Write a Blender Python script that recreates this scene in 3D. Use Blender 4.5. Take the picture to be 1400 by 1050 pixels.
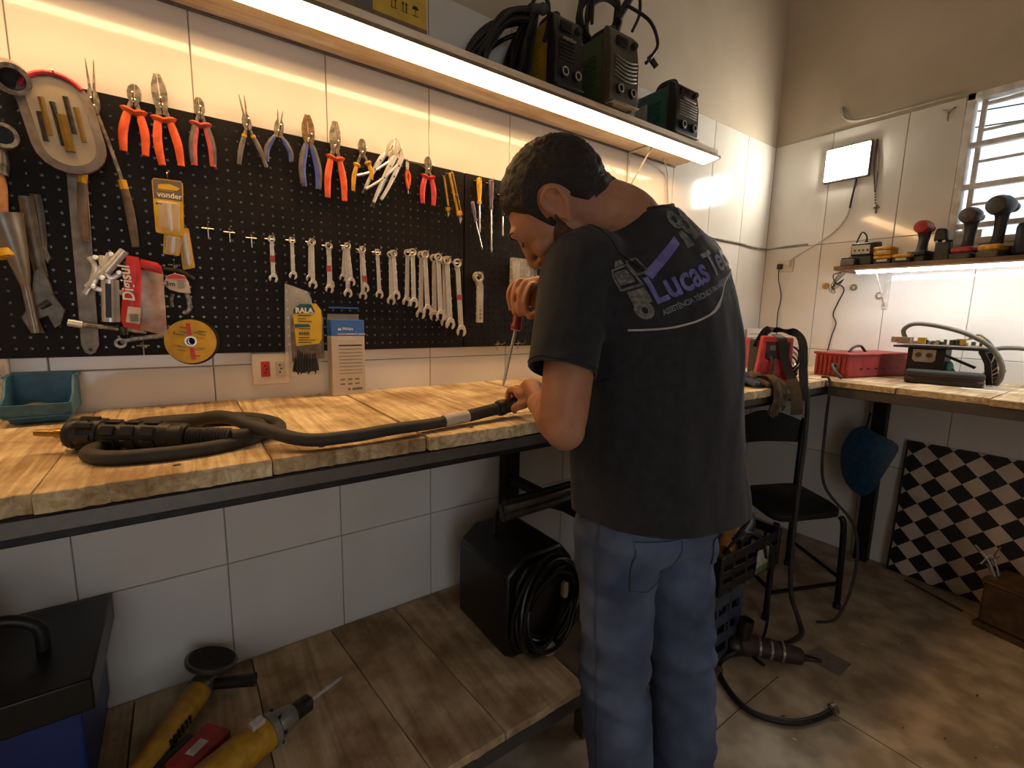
import bpy, bmesh, math, random
import numpy as np
from mathutils import Vector, Matrix, Euler, noise
from mathutils.bvhtree import BVHTree

for o in list(bpy.data.objects):
    bpy.data.objects.remove(o, do_unlink=True)
scene = bpy.context.scene
COL = scene.collection
R = math.radians
PI = math.pi
rnd = random.Random(7)

# ------------------------------------------------------------------ camera
CAM = Vector((0.0, -1.5, 1.26))          # metres; pegboard wall is y = 0, floor is z = 0
yaw, pitch, roll = .61892167, .14802286, .02171145
_f = Vector((math.sin(yaw), math.cos(yaw), 0)); _r = Vector((math.cos(yaw), -math.sin(yaw), 0)); _u = Vector((0, 0, 1))
fw = _f*math.cos(pitch) - _u*math.sin(pitch); up = _u*math.cos(pitch) + _f*math.sin(pitch)
rt = _r*math.cos(roll) + up*math.sin(roll); up = up*math.cos(roll) - _r*math.sin(roll)
cd = bpy.data.cameras.new('camera'); cam = bpy.data.objects.new('camera', cd); COL.objects.link(cam)
cam.matrix_world = Matrix(((rt.x, up.x, -fw.x, CAM.x), (rt.y, up.y, -fw.y, CAM.y), (rt.z, up.z, -fw.z, CAM.z), (0, 0, 0, 1)))
cd.sensor_fit = 'HORIZONTAL'; cd.sensor_width = 36; cd.lens = 635.086/1400*36; cd.clip_start = .02
scene.camera = cam

# ------------------------------------------------------------------ world, exposure
w = bpy.data.worlds.new('overcast_sky'); scene.world = w; w.use_nodes = True
bg = w.node_tree.nodes['Background']; bg.inputs[0].default_value = (.86, .92, 1, 1); bg.inputs[1].default_value = 0.85
vs = scene.view_settings
vs.view_transform = 'Standard'; vs.look = 'None'; vs.gamma = 1; vs.use_curve_mapping = False
vs.exposure = 1.05
LED1_POWER, LED2_POWER, FLOOD_POWER = 12.0, 17.0, 50.0
LED1_COL, LED2_COL, FLOOD_COL = (1, .60, .27), (.93, .96, 1), (1, .93, .80)

# ------------------------------------------------------------------ materials
def lin(c):
    if isinstance(c, str):
        c = [int(c[i:i+2], 16) for i in (0, 2, 4)]
    return tuple(((x/255)/12.92 if x/255 <= .04045 else ((x/255+.055)/1.055)**2.4) for x in c) + (1,)
MATS = {}
def M(name, col='808080', rough=.5, metal=0, var=.12, scale=30, bump=0, bscale=120, trans=0, alpha=1, emit=None, power=0, col2=None, coat=0, stretch=None, lo=.4, hi=.65, ior=1.45):
    if name in MATS: return MATS[name]
    m = bpy.data.materials.new(name); m.use_nodes = True; MATS[name] = m
    nt = m.node_tree; b = nt.nodes['Principled BSDF']; L = nt.links.new
    b.inputs['Roughness'].default_value = rough; b.inputs['Metallic'].default_value = metal
    b.inputs['Transmission Weight'].default_value = trans; b.inputs['Alpha'].default_value = alpha
    b.inputs['Coat Weight'].default_value = coat; b.inputs['IOR'].default_value = ior
    c1 = lin(col); c2 = lin(col2) if col2 else tuple(max(0, x*(1-var*2)) for x in c1[:3]) + (1,)
    tc = nt.nodes.new('ShaderNodeTexCoord'); mp = nt.nodes.new('ShaderNodeMapping'); L(tc.outputs['Object'], mp.inputs[0])
    if stretch: mp.inputs['Scale'].default_value = stretch
    n = nt.nodes.new('ShaderNodeTexNoise'); n.inputs['Scale'].default_value = scale; n.inputs['Detail'].default_value = 5; L(mp.outputs[0], n.inputs['Vector'])
    r = nt.nodes.new('ShaderNodeValToRGB'); r.color_ramp.elements[0].position = lo; r.color_ramp.elements[1].position = hi
    r.color_ramp.elements[0].color = c2; r.color_ramp.elements[1].color = c1
    L(n.outputs['Fac'], r.inputs[0]); L(r.outputs[0], b.inputs['Base Color'])
    if bump:
        n2 = nt.nodes.new('ShaderNodeTexNoise'); n2.inputs['Scale'].default_value = bscale; n2.inputs['Detail'].default_value = 4; L(mp.outputs[0], n2.inputs['Vector'])
        bp = nt.nodes.new('ShaderNodeBump'); bp.inputs['Strength'].default_value = bump; bp.inputs['Distance'].default_value = .002
        L(n2.outputs['Fac'], bp.inputs['Height']); L(bp.outputs[0], b.inputs['Normal'])
    if emit:
        b.inputs['Emission Color'].default_value = (*emit, 1); b.inputs['Emission Strength'].default_value = power
    return m

def wood(name, light, dark, axis='y', rough=.7, grain=1.0, stain=None, bump=.35, knots=True):
    """sawn board: grain runs along axis, each board shifted by its own random value"""
    if name in MATS: return MATS[name]
    m = bpy.data.materials.new(name); m.use_nodes = True; MATS[name] = m
    nt = m.node_tree; b = nt.nodes['Principled BSDF']; L = nt.links.new; N = nt.nodes.new
    b.inputs['Roughness'].default_value = rough
    tc = N('ShaderNodeTexCoord'); oi = N('ShaderNodeObjectInfo'); add = N('ShaderNodeVectorMath'); add.operation = 'ADD'
    cb = N('ShaderNodeCombineXYZ'); mul = N('ShaderNodeMath'); mul.operation = 'MULTIPLY'; mul.inputs[1].default_value = 37
    L(oi.outputs['Random'], mul.inputs[0])
    for i in range(3): L(mul.outputs[0], cb.inputs[i])
    L(tc.outputs['Object'], add.inputs[0]); L(cb.outputs[0], add.inputs[1])
    mp = N('ShaderNodeMapping'); s = {'x': (2.2, 34, 34), 'y': (34, 2.2, 34)}[axis]; mp.inputs['Scale'].default_value = [q*grain for q in s]
    L(add.outputs[0], mp.inputs[0])
    n = N('ShaderNodeTexNoise'); n.inputs['Scale'].default_value = 0.85; n.inputs['Detail'].default_value = 7; n.inputs['Roughness'].default_value = .65; n.inputs['Distortion'].default_value = .7
    L(mp.outputs[0], n.inputs['Vector'])
    r = N('ShaderNodeValToRGB'); e = r.color_ramp.elements; e[0].position = .30; e[0].color = lin(dark); e[1].position = .62; e[1].color = lin(light)
    L(n.outputs['Fac'], r.inputs[0])
    n3 = N('ShaderNodeTexNoise'); n3.inputs['Scale'].default_value = 5.5; n3.inputs['Detail'].default_value = 6; n3.inputs['Roughness'].default_value = .6; L(add.outputs[0], n3.inputs['Vector'])
    r3 = N('ShaderNodeValToRGB'); e = r3.color_ramp.elements; e[0].position = .36; e[0].color = lin(stain or dark); e[1].position = .6; e[1].color = (1, 1, 1, 1)
    L(n3.outputs['Fac'], r3.inputs[0])
    mx = N('ShaderNodeMix'); mx.data_type = 'RGBA'; mx.blend_type = 'MULTIPLY'; mx.inputs[0].default_value = .75
    L(r.outputs[0], mx.inputs[6]); L(r3.outputs[0], mx.inputs[7]); L(mx.outputs[2], b.inputs['Base Color'])
    bp = N('ShaderNodeBump'); bp.inputs['Strength'].default_value = bump; bp.inputs['Distance'].default_value = .003
    L(n.outputs['Fac'], bp.inputs['Height']); L(bp.outputs[0], b.inputs['Normal'])
    return m

# ------------------------------------------------------------------ mesh builder
class MB:
    def __init__(s): s.v = []; s.f = []; s.mi = []; s.cur = 0; s.X = Matrix()
    def add(s, vs_, fs):
        o = len(s.v); s.v += [s.X @ Vector(v) for v in vs_]
        s.f += [tuple(i+o for i in f) for f in fs]; s.mi += [s.cur]*len(fs); return s
    def box(s, x0, x1, y0, y1, z0, z1):
        return s.add([(x0,y0,z0),(x1,y0,z0),(x1,y1,z0),(x0,y1,z0),(x0,y0,z1),(x1,y0,z1),(x1,y1,z1),(x0,y1,z1)],
                     [(0,3,2,1),(4,5,6,7),(0,1,5,4),(1,2,6,5),(2,3,7,6),(3,0,4,7)])
    def cbox(s, c, d, rot=None):
        X = s.X; s.X = X @ Matrix.Translation(c) @ (rot.to_matrix().to_4x4() if isinstance(rot, Euler) else (rot or Matrix()))
        s.box(-d[0]/2, d[0]/2, -d[1]/2, d[1]/2, -d[2]/2, d[2]/2); s.X = X; return s
    def prism(s, pts, d0, d1, plane='xz'):
        """polygon pts extruded from d0 to d1 along the axis missing from plane"""
        def q(a, b, d):
            return {'xz': (a, d, b), 'xy': (a, b, d), 'yz': (d, a, b)}[plane]
        n = len(pts); vs_ = [q(a, b, d0) for a, b in pts] + [q(a, b, d1) for a, b in pts]
        fs = [tuple(range(n)), tuple(range(2*n-1, n-1, -1))] + [(i, i+n, (i+1) % n + n, (i+1) % n) for i in range(n)]
        return s.add(vs_, fs)
    def loft(s, rings, cap=True, close=True):
        n = len(rings[0]); vs_ = [p for r_ in rings for p in r_]; fs = []
        for k in range(len(rings)-1):
            for i in range(n if close else n-1):
                j = (i+1) % n; fs.append((k*n+i, k*n+j, (k+1)*n+j, (k+1)*n+i))
        if cap: fs += [tuple(range(n-1, -1, -1)), tuple(range((len(rings)-1)*n, len(rings)*n))]
        return s.add(vs_, fs)
    def tube(s, path, r, n=8, flat=(1, 1), cap=True, upv=None):
        P = [Vector(p) for p in path]; rs = r if isinstance(r, (list, tuple)) else [r]*len(P)
        rings = []; prev = None
        for i, p in enumerate(P):
            t = (P[min(i+1, len(P)-1)] - P[max(i-1, 0)])
            t = t.normalized() if t.length > 1e-9 else Vector((0, 0, 1))
            if prev is None:
                a = Vector(upv) if upv else (Vector((0, 1, 0)) if abs(t.y) < .9 else Vector((1, 0, 0)))
            else: a = prev
            a = (a - t*a.dot(t)).normalized(); prev = a; b = t.cross(a)
            rings.append([p + (a*math.cos(2*PI*k/n)*flat[0] + b*math.sin(2*PI*k/n)*flat[1])*rs[i] for k in range(n)])
        return s.loft(rings, cap)
    def lathe(s, prof, c=(0,0,0), ax=(0,0,1), n=16, cap=True):
        """prof: list of (radius, distance along axis)"""
        z = Vector(ax).normalized(); a = Vector((1,0,0)) if abs(z.x) < .9 else Vector((0,1,0)); a = (a-z*a.dot(z)).normalized(); b = z.cross(a); c = Vector(c)
        return s.loft([[c + z*h + (a*math.cos(2*PI*k/n)+b*math.sin(2*PI*k/n))*max(r_, 1e-5) for k in range(n)] for r_, h in prof], cap)
    def cyl(s, p0, p1, r, n=12): return s.tube([p0, p1], r, n)
    def ball(s, c, r, nu=12, nv=8):
        if not isinstance(r, (tuple, list)): r = (r, r, r)
        return s.loft([[(c[0]+r[0]*math.sin(PI*(k+.02)/(nv+.04))*math.cos(2*PI*i/nu), c[1]+r[1]*math.sin(PI*(k+.02)/(nv+.04))*math.sin(2*PI*i/nu), c[2]-r[2]*math.cos(PI*(k+.02)/(nv+.04))) for i in range(nu)] for k in range(nv+1)])
    def ringplate(s, c, ro, ri, d0, d1, n=20, plane='xz'):
        def q(a, b, d): return {'xz': (c[0]+a, d, c[1]+b), 'xy': (c[0]+a, c[1]+b, d), 'yz': (d, c[0]+a, c[1]+b)}[plane]
        rr = [(ro, d0), (ro, d1), (ri, d1), (ri, d0), (ro, d0)]
        return s.loft([[q(r_*math.cos(2*PI*k/n), r_*math.sin(2*PI*k/n), d) for k in range(n)] for r_, d in rr], cap=False)
    def mesh(s, name, mats, off=None, smooth=38):
        me = bpy.data.meshes.new(name)
        vs_ = [tuple(v - off) for v in s.v] if off is not None else [tuple(v) for v in s.v]
        me.from_pydata(vs_, [], s.f); me.update()
        bm = bmesh.new(); bm.from_mesh(me); bmesh.ops.recalc_face_normals(bm, faces=bm.faces); bm.to_mesh(me); bm.free()
        for m in (mats if isinstance(mats, (list, tuple)) else [mats]): me.materials.append(m)
        if any(s.mi):
            me.polygons.foreach_set('material_index', s.mi)
        if smooth:
            me.polygons.foreach_set('use_smooth', [True]*len(me.polygons)); me.set_sharp_from_angle(angle=R(smooth))
        return me
    def build(s, name, mats, parent=None, bevel=0, smooth=38, seg=2):
        """one mesh object. Points are in the root's own space when the root is a local() thing, else in the room's space"""
        off = None; loc = Vector((0, 0, 0))
        if parent is None:
            lo = Vector([min(v[i] for v in s.v) for i in range(3)]); hi = Vector([max(v[i] for v in s.v) for i in range(3)])
            off = Vector(((lo.x+hi.x)/2, (lo.y+hi.y)/2, lo.z)); loc = off
        elif parent.name in OFF: off = OFF[parent.name]
        me = s.mesh(name, mats, off, smooth)
        return put(name, me, parent, loc, bevel, seg, off)
OFF = {}
def put(name, me, parent=None, loc=(0,0,0), bevel=0, seg=2, off=None):
    o = bpy.data.objects.new(name, me); COL.objects.link(o); o.location = loc
    if parent is not None: o.parent = parent
    if off is not None: OFF[o.name] = Vector(off)
    if bevel:
        b = o.modifiers.new('bevel', 'BEVEL'); b.width = bevel; b.segments = seg; b.limit_method = 'ANGLE'; b.angle_limit = R(40)
    return o
def tag(o, label=None, cat=None, group=None, kind=None):
    if label: o['label'] = label
    if cat: o['category'] = cat
    if group: o['group'] = group
    if kind: o['kind'] = kind
    return o
def thing(name, label, cat, loc=(0,0,0), rot=None, group=None, local=False):
    """an Empty at the thing's base. local: its parts are built in its own space, else in the room's space"""
    o = bpy.data.objects.new(name, None); COL.objects.link(o); o.location = loc; o.empty_display_size = .05
    if rot is not None: o.rotation_euler = rot
    if not local: OFF[o.name] = Vector(loc)
    return tag(o, label, cat, group)
def struct(o): o['kind'] = 'structure'; return o
def copy_tree(o, parent=None):
    c = o.copy(); COL.objects.link(c); c.parent = parent
    for ch in list(o.children): copy_tree(ch, c)
    return c
def spline(pts, n=6):
    """Catmull-Rom through pts"""
    P = [Vector(p) for p in pts]; out = []
    for i in range(len(P)-1):
        a, b, c, d = P[max(i-1, 0)], P[i], P[i+1], P[min(i+2, len(P)-1)]
        for k in range(n):
            t = k/n; out.append(.5*((2*b)+(c-a)*t+(2*a-5*b+4*c-d)*t*t+(3*b-a-3*c+d)*t**3))
    out.append(P[-1]); return out
def rrect(x0, x1, z0, z1, r, n=4):
    pts = []
    for cx, cz, a in ((x1-r, z1-r, 0), (x0+r, z1-r, 90), (x0+r, z0+r, 180), (x1-r, z0+r, 270)):
        pts += [(cx+r*math.cos(R(a+90*k/n)), cz+r*math.sin(R(a+90*k/n))) for k in range(n+1)]
    return pts
def text(s_, name, size, mat, parent, X, extrude=.0002, bold=0, align='LEFT', shear=0, spacing=1):
    cu = bpy.data.curves.new(name, 'FONT'); cu.body = s_; cu.size = size; cu.extrude = extrude; cu.offset = bold; cu.align_x = align; cu.shear = shear; cu.space_character = spacing
    cu.resolution_u = 3
    t = bpy.data.objects.new(name, cu); COL.objects.link(t)
    dg = bpy.context.evaluated_depsgraph_get(); me = bpy.data.meshes.new_from_object(t.evaluated_get(dg)); bpy.data.objects.remove(t, do_unlink=True)
    off = OFF.get(parent.name) if parent is not None else None
    me.transform((Matrix.Translation(-off) if off is not None else Matrix()) @ X); me.materials.clear(); me.materials.append(mat)
    o = bpy.data.objects.new(name, me); COL.objects.link(o); o.parent = parent; return o
def facing(loc, out=(0,-1,0), upd=(0,0,1)):
    """matrix that stands a flat text (its x right, y up) on a surface whose outward normal is out"""
    z = Vector(out).normalized(); y = Vector(upd); y = (y - z*y.dot(z)).normalized(); x = y.cross(z)
    return Matrix(((x.x, y.x, z.x, loc[0]), (x.y, y.y, z.y, loc[1]), (x.z, y.z, z.z, loc[2]), (0,0,0,1)))

# ================================================================== the room
XC, XL, YF, HZ = 2.948, -1.5, -3.6, 3.5      # right wall, left wall, wall behind the camera, ceiling
PAINT = M('wall_paint', 'c9b9a4', .75, var=.04, scale=3, bump=.15, bscale=60, col2='bcae98')
GROUT = M('tile_grout', '8d8276', .9, var=.1)
TILE = M('white_glazed_tile', 'e6e2da', .12, var=.02, scale=2.5, bump=.035, bscale=30, col2='dcd6cb', coat=.3)
def floor_mat():
    m = M('dusty_concrete', 'c6b59c', .8, var=.15, scale=9, bump=.4, bscale=70, col2='9a8972')
    return m
struct(MB().box(XL, XC, YF, 0, -.12, 0).build('floor', floor_mat(), smooth=0))
struct(MB().box(XL, XC, YF, 0, HZ, HZ+.1).build('ceiling', M('ceiling_paint', 'ddd6ca', .9, var=.04), smooth=0))
wb = struct(MB().box(XL-.12, XC+.12, 0, .12, -.12, HZ+.1).build('wall_back', [PAINT, GROUT], smooth=0))
struct(MB().box(XL-.12, XL, YF, 0, -.12, HZ+.1).build('wall_left', PAINT, smooth=0))
DX0, DX1, DZ = -1.0, .3, 2.2                    # unseen doorway added behind the camera to let daylight reach under the bench
struct(MB().box(XL-.12, DX0, YF-.12, YF, -.12, HZ+.1).box(DX1, XC+.12, YF-.12, YF, -.12, HZ+.1).box(DX0, DX1, YF-.12, YF, DZ, HZ+.1).box(DX0, DX1, YF-.12, YF, -.12, 0).build('wall_front', PAINT, smooth=0))
WY0, WY1, WZ0, WZ1 = -1.95, -.835, 1.62, 2.275   # window opening in the right wall
mb = MB()
mb.box(XC, XC+.14, WY1, 0, -.12, HZ+.1).box(XC, XC+.14, YF, WY0, -.12, HZ+.1)
mb.box(XC, XC+.14, WY0, WY1, -.12, WZ0).box(XC, XC+.14, WY0, WY1, WZ1, HZ+.1)
wr = struct(mb.build('wall_right', PAINT, smooth=0))
# tiles: 322 x 579 mm, each its own piece, proud of the grout
TW, TH, T0X, T0Z = .3217, .579, .0653, .526
tcache = {}
def tile(wall, plane, a0, a1, z0, z1):
    g = .0012; key = (plane, round(a1-a0, 3), round(z1-z0, 3)); wd, h = a1-a0-2*g, z1-z0-2*g
    if wd < .01 or h < .01: return
    if key not in tcache:
        m_ = MB(); t = .006; b = .0018
        if plane == 'y':
            m_.loft([[(0,0,0),(wd,0,0),(wd,0,h),(0,0,h)], [(0,b-t,0),(wd,b-t,0),(wd,b-t,h),(0,b-t,h)], [(b,-t,b),(wd-b,-t,b),(wd-b,-t,h-b),(b,-t,h-b)]])
        else:
            m_.loft([[(0,0,0),(0,-wd,0),(0,-wd,h),(0,0,h)], [(b-t,0,0),(b-t,-wd,0),(b-t,-wd,h),(b-t,0,h)], [(-t,-b,b),(-t,-wd+b,b),(-t,-wd+b,h-b),(-t,-b,h-b)]])
        tcache[key] = m_.mesh('tile', TILE, smooth=0)
    loc = Vector((a0+g, 0, z0+g)) if plane == 'y' else Vector((XC, -a0-g, z0+g))
    put('tile', tcache[key], wall, loc - OFF[wall.name])
rows = [(0, .526), (.526, 1.105), (1.105, 1.684), (1.684, 2.268)]
grout = MB()
for z0, z1 in rows:
    x = T0X - TW*5
    while x < XC:
        x1 = min(x+TW, XC-.004)
        if x1 > XL+.01: tile(wb, 'y', max(x, XL+.005), x1, z0, z1)
        x += TW
    y = -.015
    a = 0.006; b_ = .309
    while a < 2.2:
        if z0 < WZ0 < z1 and b_ > .835:            # pieces cut around the window opening
            tile(wr, 'x', a, b_, z0, WZ0 if a >= .835 else z1)
        elif z1 > WZ0+.05 and b_ > .835:
            if a < .835: tile(wr, 'x', a, .833, z0, z1)
        else: tile(wr, 'x', a, b_, z0, z1)
        a = b_; b_ = a+.3217
MB().box(XL, XC, -.003, .001, 0, 2.268).build('grout', GROUT, wb, smooth=0)
gm = MB().box(XC-.003, XC+.001, -.833, 0, 0, 2.268).box(XC-.003, XC+.001, -2.3, -.833, 0, WZ0); gm.build('grout', GROUT, wr, smooth=0)

# ------------------------------------------------------------------ window with its bars, pole and wires outside
WH = M('window_white_paint', 'f0eee8', .5, var=.12, scale=25, col2='d3cdc2')
win = thing('window_1', None, None, (XC, -1.39, WZ0)); struct(win)
fr = MB()
for y0, y1, z0, z1 in ((WY1-.028, WY1, WZ0, WZ1), (WY0, WY0+.028, WZ0, WZ1), (WY0, WY1, WZ0, WZ0+.028), (WY0, WY1, WZ1-.03, WZ1)):
    fr.box(XC-.012, XC+.05, y0, y1, z0, z1)
fr.build('window_frame', WH, win, bevel=.002)
inner = MB()
for y0, y1, z0, z1 in ((WY1-.062, WY1-.044, WZ0+.03, WZ1-.032), (WY1-.062, WY0+.05, WZ1-.055, WZ1-.04), (-1.40, -1.38, WZ0+.03, WZ1-.03)):
    inner.box(XC+.02, XC+.04, min(y0,y1), max(y0,y1), z0, z1)
inner.build('inner_frame', WH, win, bevel=.002)
for z in (2.055, 1.876, 1.704):
    MB().box(XC-.004, XC+.026, WY0+.02, WY1-.02, z-.011, z+.011).build('window_bar', WH, win, bevel=.003)
for z in (2.118, 1.985, 1.80):
    MB().box(XC+.026, XC+.036, WY0+.02, WY1-.045, z-.006, z+.006).build('glazing_bar', WH, win, bevel=.001)
GL = M('window_glass', 'f4f8fa', .02, var=0, trans=1, ior=1.1)
for z0, z1 in ((1.64, 1.80), (1.80, 1.985), (1.985, 2.118), (2.118, 2.25)):
    MB().box(XC+.030, XC+.033, WY0+.03, WY1-.05, z0+.005, z1-.005).build('pane', GL, win, smooth=0)
ply = MB(); ply.tube([(4.4, -1.50, 0), (4.4, -1.50, 2.2), (4.4, -1.50, 4.5)], [.085, .075, .06], 14)
tag(ply.build('utility_pole', M('pole_concrete', '9c968f', .9, var=.15)), 'grey concrete utility pole outside the barred window', 'pole')
for i, (z, s_) in enumerate(((2.32, .02), (2.42, .03), (2.62, .05), (2.75, .02), (2.12, .03))):
    p = [(5.2+.1*math.sin(i), -4+t*.5, z+.25+.018*i - s_*math.sin(PI*t/14) + .05*t) for t in range(15)]
    tag(MB().tube(p, .006, 5).build('overhead_wire', M('wire_black', '2a2a2a', .6)), 'thin black overhead wire crossing the sky outside the window', 'wire', 'overhead wires outside the window')

# ================================================================== the long workbench and its lower shelf
PLK = wood('bench_plank_wood', 'ecd6a8', 'a98450', 'y', .72, 1.9, '9c7c56', .6)
PLX = wood('bench_plank_wood_cross', 'ecd6a8', 'a98450', 'x', .72, 1.9, '9c7c56', .6)
LOW = wood('lower_shelf_wood', 'e2c8a0', 'ae8e62', 'y', .8, .8, '94785a', .4)
STEEL = M('dark_painted_steel', '2b2927', .5, .5, var=.2, scale=40)
STEELG = M('grey_steel_profile', '6a635c', .45, .6, var=.06, scale=60)
def plank(x0, x1, y0, y1, z0, z1, mat, root, name='plank', rag=.0028, ends='y', seed=0):
    """a sawn board whose front edge is slightly ragged"""
    r_ = random.Random(seed); n = max(4, int((x1-x0)/.008)); top = []; bot = []
    pts = [(x0, y1), (x0, y0+r_.uniform(0, rag))] + [(x0+(x1-x0)*k/n, y0 + r_.uniform(-rag, rag)) for k in range(1, n)] + [(x1, y0), (x1, y1)]
    if ends == 'x': pts = [(b, a) for a, b in [(p[0], p[1]) for p in pts]]
    m_ = MB(); m_.prism(pts, z0, z1, 'xy'); return m_.build(name, mat, root, bevel=.0012, seg=1, smooth=30)
bench = thing('workbench', 'long workbench of pale planks on a dark steel frame under the pegboard', 'workbench', (.7, -.33, 0))
ZT = 1.006; xs = [-1.02, -.72, -.47, -.181, .1125, .4025, .652, .93, 1.21, 1.49, 1.76, 2.03, 2.29]
for i in range(len(xs)-1):
    x0, x1 = xs[i]+.0018, xs[i+1]-.0018; fy = [-.64, -.645, -.628, -.646, -.632, -.645, -.64, -.65, -.645, -.66, -.655, -.65][i]
    dz = [.0, .001, -.002, .002, -.001, .001, 0, .002, 0, .001, 0, 0][i]
    if x0 > .11:
        plank(x0, x1, -.538, -.008, ZT-.03+dz, ZT+dz, PLK, bench, seed=i)
        plank(x0, x1, fy, -.541, ZT-.03+dz, ZT+dz-.001, PLK, bench, seed=i+50)
    else: plank(x0, x1, fy, -.008, ZT-.03+dz, ZT+dz, PLK, bench, seed=i)
plank(2.292, XC-.008, -.40, -.008, ZT-.03, ZT, PLX, bench, seed=77); plank(2.292, XC-.008, -.655, -.403, ZT-.03, ZT+.001, PLX, bench, seed=78)
for y in (-.615, -.035): MB().box(-1.0, 2.9, y-.02, y+.02, ZT-.072, ZT-.032).build('frame_rail', STEEL, bench, bevel=.002)
MB().box(-1.0, 2.29, -.64, -.636, ZT-.058, ZT-.034).build('edge_angle', STEELG, bench, bevel=.001)
for x in (-.9, .25, 1.03, 2.2): MB().box(x-.02, x+.02, -.60, -.05, ZT-.07, ZT-.034).build('cross_rail', STEEL, bench, bevel=.002)
for x, y in ((-.93, -.61), (-.93, -.05), (1.03, -.05), (2.25, -.05), (1.14, -.60)):
    w_ = .035 if y < -.3 else .036
    MB().box(x-w_, x+w_, y-.02, y+.02, 0, ZT-.072).build('leg', STEEL, bench, bevel=.003)
for x0, x1 in ((-.16, -.155), (.30, .31)):
    pass
for i, (x, y) in enumerate(((-.05, -.05), (-.02, -.60), (.2, -.61), (.33, -.03), (.52, -.615), (.76, -.60))):
    MB().lathe([(.0055, 0), (.005, .0012), (.002, .0016)], (x, y, ZT+.002), n=10).build('screw_head', STEELG, bench)

low = thing('lower_shelf', 'stained low plank shelf beneath the long workbench', 'shelf', (.2, -.33, 0))
xs2 = [-.88, -.70, -.45, -.17, .108, .375, .582, .885]
for i in range(len(xs2)-1):
    sk = .03 if i in (4, 5) else 0
    x0, x1 = xs2[i], xs2[i+1]; m_ = MB(); r_ = random.Random(i)
    s0 = {4: 0, 5: .034, 6: .024}.get(i, 0); s1 = {4: .034, 5: .024}.get(i, 0)
    pts = [(x0+.0015-s0, -.01), (x0+.0015+s0, -.656)] + [(x0+s0+(x1+s1-x0-s0)*k/12, -.656+r_.uniform(-.0015, .0015)) for k in range(1, 12)] + [(x1-.0015+s1, -.656), (x1-.0015-s1, -.01)]
    m_.prism(pts, .183, .207, 'xy'); m_.build('plank', LOW, low, bevel=.0012, seg=1, smooth=30)
MB().box(-.87, 1.06, -.64, -.60, .12, .181).build('frame_rail', STEELG, low, bevel=.003)
MB().box(-.87, .98, -.06, -.02, .12, .181).build('frame_rail', STEELG, low, bevel=.003)
for x in (-.85, .2, .92):
    for y in (-.62, -.04): MB().box(x-.02, x+.02, y-.02, y+.02, 0, .12).build('foot', STEELG, low, bevel=.002)

# ================================================================== the bench along the right wall
b2 = thing('side_workbench', 'plank workbench along the window wall with steel edging', 'workbench', (2.62, -1.6, 0))
ys = [-.66, -.90, -1.165, -1.42, -1.68, -1.94, -2.2]
for i in range(len(ys)-1):
    y1, y0 = ys[i]-.0015, ys[i+1]+.0015; dx = [0, .004, -.012, .002, 0, 0][i]; r_ = random.Random(i+9)
    pts = [(XC-.008, y0), (2.288+dx, y0)] + [(2.288+dx+r_.uniform(-.0015, .0015), y0+(y1-y0)*k/14) for k in range(1, 14)] + [(2.288+dx, y1), (XC-.008, y1)]
    MB().prism(pts, ZT-.024, ZT+.001*(i % 2), 'xy').build('plank', PLX, b2, bevel=.0012, seg=1, smooth=30)
for x in (2.315, 2.90): MB().box(x-.02, x+.02, -2.15, -.67, ZT-.066, ZT-.026).build('frame_rail', STEELG, b2, bevel=.002)
for x, y in ((2.90, -.695), (2.90, -2.1), (2.315, -2.1)): MB().box(x-.025, x+.025, y-.03, y+.03, 0, ZT-.066).build('leg', STEEL, b2, bevel=.003)

# ================================================================== shelf over the pegboard with its LED strip
SHW = wood('shelf_wood', 'f3e9d6', 'cfb48c', 'x', .6, 1.4, 'e6d6bc', .1)
sh = thing('wall_shelf', 'long wooden wall shelf above the pegboard holding welding machines', 'shelf', (.5, -.12, 1.984))
MB().box(-1.0, 2.0, -.232, -.014, 1.984, 2.002).build('board', SHW, sh, bevel=.001)
MB().box(-1.0, 2.0, -.014, -.0065, 1.978, 2.006).build('back_rail', M('shelf_back_rail', '77706a', .5, .3), sh, bevel=.001)
WIRE = M('white_enamel', 'd8d2c6', .4)
for x in (-.335, 1.672):
    br = MB(); br.box(x-.007, x+.007, -.012, -.006, 1.80, 1.983).box(x-.007, x+.007, -.21, -.008, 1.977, 1.9835)
    br.tube([(x, -.012, 1.82), (x, -.135, 1.978)], .004, 6); br.build('bracket', WIRE, sh, bevel=.001)
led = thing('led_strip_light', 'long glowing warm LED profile under the front edge of the wall shelf', 'light', (.5, -.19, 1.95))
ALU = M('led_aluminium', '9a948c', .4, .8)
prof = [(-.228, 1.9835), (-.228, 1.974), (-.225, 1.974), (-.225, 1.982), (-.150, 1.982), (-.150, 1.9625), (-.147, 1.9625), (-.147, 1.9835)]
MB().prism(prof, -1.0, 2.025, 'yz').build('housing', ALU, led)
MB().prism([(-.1505, 1.9635), (-.2245, 1.9755), (-.2245, 1.981), (-.1505, 1.981)], -1.0, 2.022, 'yz').build('diffuser', M('led_warm_glow', 'ffffff', .5, var=0, emit=LED1_COL, power=LED1_POWER), led)
MB().prism([(-.146, 1.9835), (-.146, 1.960), (-.152, 1.960), (-.229, 1.972), (-.229, 1.9835)], 2.0222, 2.028, 'yz').build('end_cap', ALU, led, bevel=.002)

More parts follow.
